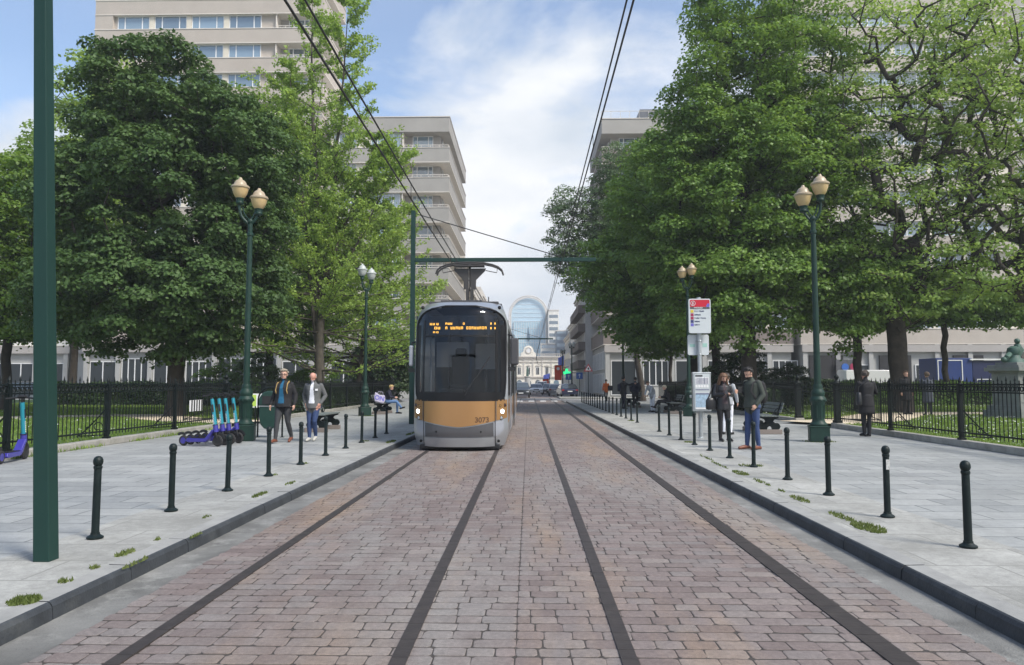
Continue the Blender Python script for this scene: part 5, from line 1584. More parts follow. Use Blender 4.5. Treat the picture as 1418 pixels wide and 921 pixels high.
def car(label,x,y,rz,paint,kind='hatch',L=4.2,W=1.78,H=1.48,zb=0.0,group='cars and vans beyond the park',lights=False):
    """front faces local -Y"""
    root=empty({'van':'delivery_van'}.get(kind,'parked_car'),label,'van' if kind=='van' else 'car',(x,y,zb),rz,group)
    hl=L/2;hwid=W/2
    if kind=='van':
        prof=[(-hl,.42),(-hl,.95),(-hl+.1,1.10),(-hl+.75,1.30),(-hl+1.7,H-.25),(-hl+2.1,H-.04),(-hl+2.6,H),(hl-.06,H),(hl,H-.1),(hl,.40)]
        glass=None
    elif kind=='suv':
        prof=[(-hl,.35),(-hl,.72),(-hl+.08,.88),(-hl+1.05,1.02),(-hl+1.75,H-.08),(-hl+2.3,H),(hl-.6,H-.04),(hl-.12,1.0),(hl,.85),(hl,.38)]
    else:
        prof=[(-hl,.32),(-hl,.62),(-hl+.1,.76),(-hl+1.0,.92),(-hl+1.85,H-.06),(-hl+2.4,H),(hl-.9,H-.06),(hl-.25,.98),(hl,.85),(hl,.34)]
    def width(z):
        if z<.95: return hwid*(1-.05*((.95-z)/.6)**2)
        if kind=='van': return hwid*(1-.09*((z-.95)/(H-.95))**1.5)
        return hwid*(1-.24*((z-.95)/(H-.95))**1.2)
    # body as slices across the width
    secs=[]
    for s in np.linspace(-1,1,15):
        ring=[]
        e=1-.10*abs(s)**4
        for (py,pz) in prof:
            w=width(pz)
            k=1-.045*abs(s)**3
            ring.append((s*w,py*k,pz if pz<.5 else pz-(.035 if pz>.9 else 0)*abs(s)**3))
        secs.append(ring)
    mb=MB(); loft(mb,secs); b=mb.build('body',paint,root,smooth=True,bevel=.03)
    # glazing: windscreen, rear and sides, proud by a few mm
    zb_,zt=(1.36,H-.30) if kind=='van' else ((1.05,H-.12) if kind=='suv' else (.96,H-.10))
    y0=[p for p in prof]
    def yat(z,front=True):
        ps=prof[:6] if front else prof[6:]
        best=None
        for (a,az),(c,cz) in zip(ps[:-1],ps[1:]):
            if min(az,cz)<=z<=max(az,cz) and abs(az-cz)>1e-6: best=a+(c-a)*(z-az)/(cz-az)
        return best if best is not None else (ps[-1][0] if front else ps[0][0])
    def glassquad(front):
        mbq=MB();V=[];F=[]
        nz,nx=5,10
        for i in range(nz+1):
            z=zb_+(zt-zb_)*i/nz
            for k in range(nx+1):
                s=-1+2*k/nx; s*=.90; w=width(z); yy=yat(z,front)*(1-.045*abs(s)**3)
                V.append((s*w,yy+(-.016 if front else .016),z+.012))
        for i in range(nz):
            for k in range(nx): F.append((i*(nx+1)+k,i*(nx+1)+k+1,(i+1)*(nx+1)+k+1,(i+1)*(nx+1)+k))
        mbq.add(V,F); return mbq
    glassquad(True).build('windscreen',M['carglass'],root,smooth='all',fixn=False)
    if kind!='van': glassquad(False).build('rear_window',M['carglass'],root,smooth='all',fixn=False)
    for s in (-1,1):
        g=MB(); a=yat(zb_)+.22; bq=yat(zt)+.16
        ye=(-hl+2.2 if kind=='van' else yat(zb_,False)-.25); yt=(ye if kind=='van' else yat(zt,False)-.2)
        o=.008
        g.add([(s*(width(zb_)+o),a*.97,zb_+.02),(s*(width(zb_)+o),ye*.96,zb_+.02),(s*(width(zt)+o),yt*.96,zt),(s*(width(zt)+o),bq*.97,zt)],[(0,1,2,3)])
        g.build('side_window',M['carglass'],root,fixn=False)
        m_=MB(); m_.cb((s*(hwid+.09),yat(zb_)+.35,zb_+.06),(.16,.09,.11 if kind!='van' else .28)); m_.build('wing_mirror',M['black'],root,bevel=.02)
        h=MB(); h.cb((s*hwid*.72,-hl*.965-.01,.66 if kind!='van' else .92),(.34,.10,.13)); h.build('headlight',M['clearlens'],root,bevel=.03)
        h=MB(); h.cb((s*hwid*.80,hl*.965+.01,.80),(.26,.08,.16)); h.build('tail_light',M['redlens'],root,bevel=.02)
    for yy in (-hl+.82,hl-.78 if kind!='van' else hl-1.1):
        for s in (-1,1):
            R0=.32 if kind=='hatch' else .36
            w=MB(); w.torus((0,0,0),R0-.085,.088,'x',22,8); o=w.build('wheel',M['rubber'],root,smooth=True,loc=(s*(hwid-.10),yy,R0))
            c=MB(); c.tube([(s*-.02,0,0),(s*.075,0,0)],R0-.12,14); 
            for k in range(5):
                a=k*2*math.pi/5; c.cb((s*.08,(R0-.2)*math.cos(a)*.8,(R0-.2)*math.sin(a)*.8),(.02,.05,.05))
            c.build('rim',M['alloy'],o)
    gq=MB(); gq.box(-.45,.45,-hl-.012,-hl+.03,.42,.56); gq.box(-.35,.35,-hl-.012,-hl+.05,.66,.78); gq.build('grille',M['black'],root)
    MB().box(-.26,.26,-hl-.03,-hl-.01,.46,.57).build('number_plate',M['plate'],root); MB().box(-.26,.26,hl+.005,hl+.02,.62,.73).build('number_plate',M['plate'],root)
    return root
C=carpaint
car('black and silver estate car facing the camera beside the tram',-.80,79.5,0,C('paint_dark_silver',(.05,.055,.06),.4),'suv',4.6,1.9,1.66)
car('small pale hatchback facing the camera in the middle distance',1.0,97,0,C('paint_white',(.62,.63,.65),.1),'hatch',4.0,1.75,1.48)
car('grey car parked just left of the dark blue one',3.3,90.5,R(180),C('paint_grey',(.20,.20,.22),.5),'hatch',4.4,1.8,1.46)
car('dark blue car seen from behind near the right kerb',4.2,81.5,R(180+6),C('paint_navy',(.015,.02,.06),.4),'hatch',4.4,1.85,1.50)
car('tiny white van far away between pale car and grey car',2.0,112,0,C('paint_white2',(.6,.6,.6),.1),'suv',4.4,1.8,1.8)
car('tiny dark car far away beside the red banner',2.9,106,0,C('paint_black',(.03,.03,.035),.3),'hatch',4.2,1.8,1.5)
car('large white high-roofed van with its nose to the right, behind the right railing',28.6,61.5,R(90),C('van_white',(.66,.66,.64),0),'van',6.0,2.0,2.65,0)
car('white van behind the bench and the man with backpack',19.6,62.5,R(90),C('van_white2',(.64,.65,.64),0),'van',5.8,2.0,2.45,0)
car('black car parked at the far left behind the railing',-43.0,62,R(-90),C('paint_black2',(.02,.02,.022),.3),'suv',4.6,1.85,1.7,0)
car('white car parked at the far left behind the scooter',-36.8,61.5,R(-90),C('paint_white3',(.6,.6,.6),0),'hatch',4.3,1.8,1.5,0)
car('silver car parked in the cross street behind the left bushes',-18.5,61.8,R(-90),C('paint_silver4',(.35,.36,.37),.5),'hatch',4.3,1.8,1.5,0)

# ------------------------------------------------------------------ e-scooters
M['scblue']=mat('scooter_indigo',(.035,.03,.26),.35,coat=.5)
M['sccyan']=mat('scooter_cyan_sleeve',(.012,.21,.28),.45)
def scooter():
    """front towards +X, rear wheel centre at x=0"""
    root=empty('electric_scooter','x','scooter')
    for nm,x,fr in (('rear_wheel',0,.125),('front_wheel',.92,.135)):
        w=MB(); w.torus((0,0,0),fr-.035,.037,'y',22,8); o=w.build(nm,M['rubber'],root,smooth=True,loc=(x,0,fr))
        MB().tube([(0,-.03,0),(0,.03,0)],fr-.05,14).build('hub',M['scblue'] if x==0 else M['black'],o)
    mb=MB(); mb.prism([(.10,.115),(.13,.19),(.60,.185),(.66,.24),(.80,.40),(.84,.38),(.70,.16),(.62,.10),(.16,.09)],'y',-.075,.075)
    mb.build('deck',M['scblue'],root,bevel=.015)
    mb=MB(); mb.box(.14,.60,-.070,.070,.1905,.200); mb.tube([(-.06+.16*math.cos(a)*0+.0+ .165*math.cos(a),0,.125+.165*math.sin(a)) for a in np.linspace(.9,2.2,8)],.016,6,ell=[(2.0,.5)]*8)
    mb.build('footboard',M['black'],root)
    mb=MB(); mb.tube([(.92,0,.135),(.90,.05,.27),(.86,.0,.36)],.022,8); mb.tube([(.92,0,.135),(.90,-.05,.27),(.86,.0,.36)],.022,8); mb.tube([(.88+.165*math.cos(a)+.04,0,.135+.165*math.sin(a)) for a in np.linspace(.3,2.4,8)],.018,6,ell=[(2.4,.5)]*8)
    mb.build('front_fork',M['black'],root,smooth=True)
    MB().tube([(.865,0,.33),(.84,0,.50)],.056,10).build('lower_stem',M['scblue'],root,smooth=True)
    st=MB(); st.tube([(.84,0,.50),(.735,0,1.10)],.041,10); s=st.build('stem',M['sccyan'],root,smooth=True)
    MB().tube([(.842,0,.485),(.838,0,.50)],.062,10).build('stem_collar',M['black'],s)
    MB().tube([(.795,-.030,.80),(.765,-.030,.97)],.026,6).build('stem_decal',M['black'],s)
    # pale letters along the sleeve
    mb=MB()
    for k in range(6):
        z=.53+k*.037; xx=.84-.105*(z-.5)/.6
        for (dx,dz,w_,h_) in ((0,0,.03,.006),(0,.012,.006,.02),(.012,.012,.006,.02)): mb.cb((xx-.008+dx,-.0425,z+dz),(w_,.003,h_))
    mb.build('stem_lettering',M['white'],s)
    hb=MB(); hb.tube([(.735,0,1.10),(.725,0,1.17)],.026,8); hb.tube([(.69,-.27,1.17),(.72,-.12,1.19),(.73,0,1.19),(.72,.12,1.19),(.69,.27,1.17)],.017,8); hb.cb((.74,0,1.21),(.10,.13,.035),ry=.3); 
    hb.tube([(.72,-.15,1.19),(.76,-.24,1.15)],.006,5); hb.tube([(.72,.15,1.19),(.76,.24,1.15)],.006,5)
    hb.build('handlebar',M['black'],root,smooth=True)
    mb=MB(); mb.tube([(.35,.06,.09),(.30,.16,.02)],.009,6); mb.build('kickstand',M['steel'],root)
    return root
s0=scooter(); st=tree_of(s0)
for i,(x,y,rz,lab) in enumerate([(-8.11,17.35,R(-13),'nearest of the four blue and cyan electric scooters parked in a row'),(-8.09,17.66,R(-12),'second nearest scooter of the row of four beside the lamp post'),
      (-8.05,17.97,R(-14),'third nearest scooter of the row of four beside the lamp post'),(-8.00,18.28,R(-12),'farthest of the four scooters, touching the lamp post base'),
      (-9.60,13.35,R(101),'lone blue scooter leaning by the railing at the left picture edge')]):
    c=s0 if i==0 else copy_tree(st); c.location=(x,y,.121); c.rotation_euler=(R(0),0,rz); c['label']=lab; c['group']='blue rental scooters'

# ------------------------------------------------------------------ benches
M['benchwood']=mat('weathered_bench_slat',(.13,.15,.14),.7,var=.2,vscale=6)
def bench():
    """long axis Y, seat faces -X (backrest on +X)"""
    root=empty('park_bench','x','bench')
    for i,yy in enumerate((-.75,.75)):
        mb=MB(); mb.box(-.32,.34,yy-.10,yy+.10,0,.13); 
        bs=mb.build('bench_foot',M['plinth'] if False else M['darkp'],root,bevel=.01)
        mb=MB()
        left=[(-.20,.13),(-.28,.15),(-.31,.22),(-.27,.29),(-.18,.31),(-.10,.36),(-.14,.42),(-.26,.46),(-.26,.50)]
        rt=[(.26,.50),(.26,.46),(.14,.42),(.10,.36),(.18,.31),(.27,.29),(.31,.22),(.28,.15),(.20,.13)]
        hole=[]
        mb.prism(left+rt+[(.08,.13),(.06,.20),(0,.23),(-.06,.20),(-.08,.13)],'y',yy-.045,yy+.045)
        for s in (-1,1): mb.torus((s*.21,yy,.22),.075,.03,'y',14,6)
        mb.prism([(.20,.49),(.26,.49),(.30,.62),(.36,.80),(.40,.93),(.35,.94),(.30,.82),(.25,.66)],'y',yy-.03,yy+.03)
        mb.tube([(.22,yy,.52),(.16,yy,.66),(.24,yy,.74),(.30,yy,.70)],.014,6)
        mb.build('cast_end',M['iron'],root,bevel=.006)
    mb=MB()
    for k in range(6): mb.box(-.27+k*.09,-.27+k*.09+.075,-.95,.95,.50,.535)
    mb.build('seat',M['benchwood'],root,bevel=.005)
    mb=MB()
    for (x,z) in ((.285,.66),(.325,.76),(.355,.86)): mb.cb((x,0,z),(.028,1.9,.085),ry=R(18))
    mb.build('backrest',M['benchwood'],root,bevel=.005)
    return root
be=bench(); bet=tree_of(be)
for i,(x,y,rz,lab) in enumerate([(6.95,22.4,0,'ornate cast iron bench behind the man with the backpack'),(7.0,36.2,0,'dark bench left of the bus stop with a seated person'),(6.3,45.3,R(6),'dark bench in front of the two dark-clad men'),
    (-6.35,22.9,R(180),'cast iron bench hidden behind the two walking men'),(-7.0,35.5,R(180),'distant bench with seated reader on the left pavement')]):
    c=be if i==0 else copy_tree(bet); c.location=(x,y,.121); c.rotation_euler=(0,0,rz); c['label']=lab; c['group']='cast iron benches along the pavements'

# ------------------------------------------------------------------ litter bin
root=empty('litter_bin','dark green oval litter bin hung in a hoop frame beside the left lamp','bin',(-7.02,20.05,.12),.06)
M['bingreen']=mat('bin_green',(.012,.045,.035),.45,var=.15,vscale=6)
mb=MB(); pts=[(-.33,0,0),(-.33,0,1.02)]+[(.33*math.cos(u),0,1.02+.33*math.sin(u)) for u in np.linspace(math.pi,0,15)]+[(.33,0,1.02),(.33,0,0)]
mb.tube(pts,.024,8); mb.box(-.38,-.28,-.05,.05,0,.015); mb.box(.28,.38,-.05,.05,0,.015); mb.build('hoop_frame',M['iron'],root,smooth=True)
def oval(w,h0,h1): return None
mb=MB(); P=[(-.26,.55),(-.22,.36),(-.12,.25),(0,.22),(.12,.25),(.22,.36),(.26,.55),(.26,.84),(-.26,.84)]
mb.prism(P,'y',-.17,.17); b=mb.build('bin_body',M['bingreen'],root,bevel=.03)
mb=MB(); P=[(-.27,.85),(.27,.85),(.27,1.0)]+[(.27*math.cos(u),1.0+.26*math.sin(u)) for u in np.linspace(0,math.pi,12)]+[(-.27,1.0)]
mb.prism(P,'y',-.16,.16); mb.build('bin_hood',M['bingreen'],root,bevel=.03)
MB().box(-.17,.17,-.175,-.165,.90,1.12).build('opening',M['void'],root); MB().box(-.265,.265,-.18,-.165,.835,.86).build('rim_strip',M['steel'],root)
mb=MB()
for s in (-1,1): mb.tube([(s*.26,0,.8),(s*.33,0,.8)],.016,6)
mb.build('hinge',M['iron'],root)

# ------------------------------------------------------------------ bus stop
root=empty('bus_stop','bus stop pole with red and white flag panel and glazed timetable case','bus stop',(4.60,20.0,.12))
M['pgrey']=mat('panel_grey_white',(.52,.56,.57),.4,var=.03); M['pred']=mat('panel_red',(.50,.008,.03),.4); M['pblue']=mat('print_navy',(.03,.035,.14),.5)
M['pyel']=mat('print_yellow',(.6,.45,.04),.5); M['pmag']=mat('print_wine',(.30,.02,.07),.5); M['plil']=mat('print_indigo',(.13,.12,.45),.5); M['mapblue']=mat('map_print',(.33,.45,.56),.5,var=.35,vscale=14)
M['pgreen']=mat('print_teal',(.30,.50,.44),.5)
mb=MB(); mb.tube([(0,0,0),(0,0,3.78)],.057,16); mb.lathe([(.09,0),(.09,.02),(.06,.04)],n=16); mb.build('pole',M['steel'],root,smooth=True)
def rr(x0,x1,z0,z1,r=.05,n=5):
    P=[]
    for cx,cz,a0 in ((x1-r,z1-r,0),(x0+r,z1-r,90),(x0+r,z0+r,180),(x1-r,z0+r,270)):
        for k in range(n+1): a=R(a0+90*k/n); P.append((cx+r*math.cos(a),cz+r*math.sin(a)))
    return P
F_=root
fl=MB(); fl.prism(rr(-.30,.29,2.80,3.73),'y',-.13,-.075); fl=fl.build('flag_panel',M['pgrey'],root,bevel=.006)
MB().prism(rr(-.265,.262,3.51,3.70,.03),'y',-.1345,-.1305).build('red_header',M['pred'],fl)
t=MB(); t.torus((-.185,-.1355,3.605),.062,.008,'y',20,5); t.build('line_circle',M['pgrey'],fl)
t=text_mesh('bus_letter','B',.09,M['pgrey'],fl,'CENTER',bold=.002); t.location=(-.185,-.136,3.573)
MB().box(-.265,-.18,-.135,-.1315,3.455,3.505).box(.17,.262,-.135,-.1315,3.455,3.505).build('side_tab',M['silverd'],fl)
def wordbars(name,words,x,y,z,h,m,parent):
    mb=MB(); rr_=random.Random(len(words)*7+int(z*100))
    for w in words:
        for q in range(w):
            k=rr_.choice([0,0,1,2]); hh=h*(1.35 if q==0 or k==2 else 1.0)
            mb.box(x,x+h*.22,y-.002,y,z,z+hh)
            if k!=1: mb.box(x+h*.42,x+h*.62,y-.002,y,z,z+h)
            mb.box(x,x+h*.62,y-.002,y,z+(h*.8 if k else 0),z+(h if k else h*.2)); x+=h*.80
        x+=h*.6
    mb.build(name,m,parent)
MB().box(-.175,.165,-.1355,-.1325,3.452,3.505).build('name_strip',M['silverd'],fl)
wordbars('stop_name',[10],-.155,-.1358,3.466,.030,M['white'],fl)
mb=MB(); mb.prism([(.17,3.51),(.255,3.51),(.255,3.60),(.20,3.60),(.19,3.57),(.17,3.55)],'y',-.1365,-.1350); mb.build('symbol_print',M['plil'],fl)
rows=[(3.385,'pyel',[4,6]),(3.29,'pmag',[7]),(3.20,'pmag',[6,6]),(3.11,'pblue',[6]),(3.02,'plil',[6])]
for i,(z,c,tx) in enumerate(rows):
    MB().box(-.25,-.17,-.135,-.1315,z-.03,z+.045).build('line_tile',M[c],fl)
    wordbars('line_text',tx,-.145,-.1325,z-.008,.030,M['pblue'],fl)
lo=MB(); lo.prism(rr(-.30,.27,2.22,2.775),'y',-.045+.10,.062+.02); lo=lo.build('back_panel',M['pgrey'],root,bevel=.005)
MB().box(-.24,-.10,.0505,.0545,2.44,2.52).box(.10,.22,.0505,.0545,2.44,2.54).build('faded_print',M['pgreen'],lo)
MB().torus((0,0,2.60),.062,.014,'z',16,5).torus((0,0,2.24),.062,.014,'z',16,5).box(-.09,.09,-.0,.06,2.585,2.615).box(-.09,.09,0,.06,2.225,2.255).build('clamp',M['steel'],root)
cs=MB(); cs.box(-.24,.245,-.20,-.06,.72,1.76); cs=cs.build('timetable_case',M['steel'],root,bevel=.012)
MB().box(-.195,.205,-.209,-.2015,.77,1.71).build('paper_board',M['pgrey'],cs)
MB().box(-.17,.02,-.213,-.2095,1.64,1.685).build('header_print',M['silverd'],cs)
mb=MB()
for k,xx in enumerate((-.17,-.045,.08)):
    mb.box(xx,xx+.105,-.213,-.2095,1.44,1.62)
for k in range(5): mb.box(-.17+k*.072,-.17+k*.072+.058,-.213,-.2095,1.35,1.42)
mb.build('timetable_sheet',M['white'],cs)
mb=MB()
for k in range(7): mb.box(-.16,.175,-.216,-.2135,1.455+k*.023,1.461+k*.023)
for xx in (-.10,-.02,.06,.14): mb.box(xx,xx+.004,-.216,-.2135,1.45,1.615)
mb.box(-.17,.19,-.214,-.2095,1.285,1.30); mb.box(-.17,.19,-.214,-.2095,1.175,1.195); mb.build('print_lines',M['pblue'],cs)
MB().box(-.17,.165,-.213,-.2095,.83,1.165).build('network_map',M['mapblue'],cs); MB().box(.172,.19,-.213,-.2095,.80,1.165).build('map_margin',M['plil'],cs)
MB().box(-.17,.165,-.213,-.2095,.78,.82).build('map_legend',M['white'],cs)
MB().box(-.31,-.24,-.16,-.10,1.08,1.15).build('case_lock',M['steel'],cs,bevel=.01)
t=text_mesh('route_tag','D',.17,M['pgrey'],root,bold=.002); t.location=(.05,-.10,.55)

# ------------------------------------------------------------------ far signs, flags, banners, kiosk, monument
M['signblue']=mat('sign_blue',(.03,.12,.42),.4); M['signred']=mat('sign_red',(.5,.03,.03),.4); M['banner']=mat('banner_orange_red',(.75,.075,.02),.7); M['greenlit']=mat('pharmacy_green',(.02,.45,.16),.4,emit=(.03,.7,.25),estr=.8)
M['flagblue']=mat('flag_blue',(.10,.14,.50),.8); M['flagyel']=mat('flag_yellow',(.8,.6,.15),.8); M['flagred']=mat('flag_red',(.7,.2,.1),.8); M['hivis']=mat('hi_vis_yellow',(.75,.78,.25),.7)
def pole_sign(label,x,y,h,shape,c,r=.38,nm='traffic_sign'):
    root=empty(nm,label,'sign',(x,y,.1)); MB().tube([(0,0,0),(0,0,h+.1)],.035,8).build('pole',M['lampgreen'],root)
    mb=MB()
    if shape=='tri':
        mb.prism([(-r,h-r*.8),(r,h-r*.8),(0,h+r*.9)],'y',-.06,-.04); b=mb.build('sign_face',M['signred'],root)
        MB().prism([(-r*.66,h-r*.6),(r*.66,h-r*.6),(0,h+r*.5)],'y',-.065,-.061).build('sign_field',M['white'],b)
        MB().ball((0,-.07,h-.1),.09,6,sc=(1,.3,1.5)).build('symbol',M['black'],b)
    else:
        mb.prism(rr(-r,r,h-r,h+r,.05),'y',-.06,-.04); b=mb.build('sign_face',c,root); MB().prism([(-r*.1,h-r*.6),(r*.1,h-r*.6),(r*.1,h+.05),(r*.4,h+.05),(0,h+r*.6),(-r*.4,h+.05),(-r*.1,h+.05)],'y',-.066,-.061).build('symbol',M['white'],b)
    return root
pole_sign('red bordered triangular warning sign on the corner by brown balconies',6.4,79.5,3.1,'tri',None,.5)
pole_sign('blue square sign left of the triangular warning sign',5.9,86,2.3,'sq',M['signblue'],.38)
pole_sign('blue square sign next to the green pharmacy cross',5.3,98,2.3,'sq',M['signblue'],.42)
root=empty('pharmacy_sign','small lit green pharmacy cross on the right street side','sign',(6.2,106,4.0-1.4))
mb=MB(); mb.box(-.95,-.55,-.08,.08,-.2,1.0); mb.box(-1.3,-.2,-.08,.08,.2,.6); mb.build('cross',M['greenlit'],root); MB().box(-.2,.9,-.03,.03,.35,.45).build('bracket',M['black'],root)
def banner(label,x,y,z0,z1,w):
    root=empty('hanging_banner',label,'banner',(x,y,.1)); MB().tube([(w/2+.12,0,0),(w/2+.12,0,z1+.4)],.05,8).box(-w/2,w/2+.12,-.02,.02,z1,z1+.06).build('pole',M['black'],root)
    V=[];F=[]
    for i in range(7):
        z=z0+(z1-z0)*i/6
        for k in range(5): xx=-w/2+w*k/4; V.append((xx,.06*math.sin(i*1.1+k*.9),z))
    for i in range(6):
        for k in range(4): F.append((i*5+k,i*5+k+1,(i+1)*5+k+1,(i+1)*5+k))
    b=MB().add(V,F).build('cloth',M['banner'],root,smooth='all',fixn=False)
    MB().lathe([(w*.22,0),(w*.22,.02)],n=14).build('round_print',M['white'],b,loc=(0,-.09,z1-w*.45)).rotation_euler=(R(90),0,0)
    return root
banner('tall orange-red banner hanging by the street at the right',4.15,104,1.85,3.9,1.0)
banner('small orange-red banner left of the tall one',2.75,118,.7,2.05,1.0)
def flag(label,x,y,z,m,w=1.1,h=1.5):
    root=empty('flag',label,'flag',(x,y,.1),0,'flags by the station square'); MB().tube([(0,0,0),(0,0,z+h+.2)],.05,8).build('flag_pole',M['wframe'],root)
    V=[];F=[]
    for i in range(5):
        for k in range(6): V.append((-w*k/5,.12*math.sin(k*1.2+i*.4),z+h*i/4-.10*k))
    for i in range(4):
        for k in range(5): F.append((i*6+k,i*6+k+1,(i+1)*6+k+1,(i+1)*6+k))
    MB().add(V,F).build('cloth',m,root,smooth='all',fixn=False)
flag('lilac blue flag right of the station cornice',7.2,150,5.0,M['flagblue'],1.2,2.0); flag('yellow and orange flag beside the lilac one',8.3,152,4.6,M['flagyel'],1.2,1.8); flag('pale red flag below the yellow one',7.0,138,3.3,M['flagred'],.9,1.0)
flag('violet flag in front of the station windows',5.2,180,2.6,M['flagblue'],1.6,1.2)
# kiosk
root=empty('kiosk','dark blue site kiosk with white outlined panels behind the right hedge','kiosk',(31.8,56.0,.2))
M['kblue']=mat('kiosk_blue',(.012,.035,.16),.5,var=.08); M['kblue2']=mat('kiosk_deep_blue',(.008,.015,.07),.5)
MB().box(-2.0,.6,-1.2,1.2,0,3.2).build('cabin',M['kblue'],root,bevel=.02); MB().box(.62,3.0,-1.2,1.2,0,3.0).build('annex',M['kblue2'],root,bevel=.02)
mb=MB()
for (a,b,c,d) in ((-1.9,-.1,1.5,3.0),):
    for q in ((a,b,c,c+.06),(a,b,d,d+.06),(a,a+.06,c,d),(b-.06,b,c,d)): mb.box(q[0],q[1],-1.23,-1.205,q[2],q[3])
for q in ((.9,2.0,1.62,1.67),(.9,.95,.4,1.62),(1.95,2.0,.4,1.62)): mb.box(q[0],q[1],-1.23,-1.205,q[2],q[3])
mb.box(.4,3.1,-1.35,-1.1,3.05,3.14); mb.build('white_outline',M['white'],root)
root=empty('shop_sign','small red and blue round signs on the facade behind the right lamp','sign',(28.0+4.6,76.3,3.2))
MB().lathe([(.42,0),(.42,.08)],n=18).build('red_disc',M['pmag'],root,loc=(.6,0,0)).rotation_euler=(R(90),0,0); MB().lathe([(.36,0),(.36,.08)],n=18).build('blue_disc',M['signblue'],root,loc=(-.3,0,0)).rotation_euler=(R(90),0,0); MB().box(-1.2,1.2,.0,.03,-.55,.75).build('board',M['silverd'],root)
# monument
root=empty('monument','stone pedestal with green bronze ornament behind the right railing','monument',(19.4,30.0,.2),R(20))
M['pedst']=mat('pedestal_stone',(.18,.19,.18),.85,var=.2,vscale=3,bump=.3,bscale=30,dirt=(.16,.19,.16),dscale=1.5)
mb=MB(); mb.box(-.80,.80,-.80,.80,0,.30); mb.box(-.70,.70,-.70,.70,.30,.50); mb.box(-.56,.56,-.56,.56,.50,1.78); mb.box(-.62,.62,-.62,.62,1.78,1.86); mb.box(-.74,.74,-.74,.74,1.86,2.0); mb.box(-.66,.66,-.66,.66,2.0,2.10); mb.box(-.46,.46,-.46,.46,2.10,2.20)
for s in (-1,1): mb.box(-.44,.44,min(s*.56,s*.58),max(s*.56,s*.58),.62,.66); mb.box(-.44,.44,min(s*.56,s*.58),max(s*.56,s*.58),1.62,1.66)
mb.build('pedestal',M['pedst'],root,bevel=.02)
mb=MB(); mb.lathe([(.40,2.2),(.36,2.30),(.24,2.38),(.20,2.5),(.26,2.62),(.22,2.78),(.10,2.86)],n=14); mb.tube([(-.5,0,2.25),(-.45,-.05,2.42),(-.25,0,2.52),(.05,0,2.6)],[.06,.10,.11,.12],8); mb.ball((-.55,0,2.32),.11,8)
mb.tube([(.1,0,2.5),(.22,-.05,2.72),(.12,-.05,2.95)],[.20,.19,.10],10); mb.ball((.12,-.07,3.06),.11,10)
mb.build('bronze_figure',M['bronze'],root,smooth=True)
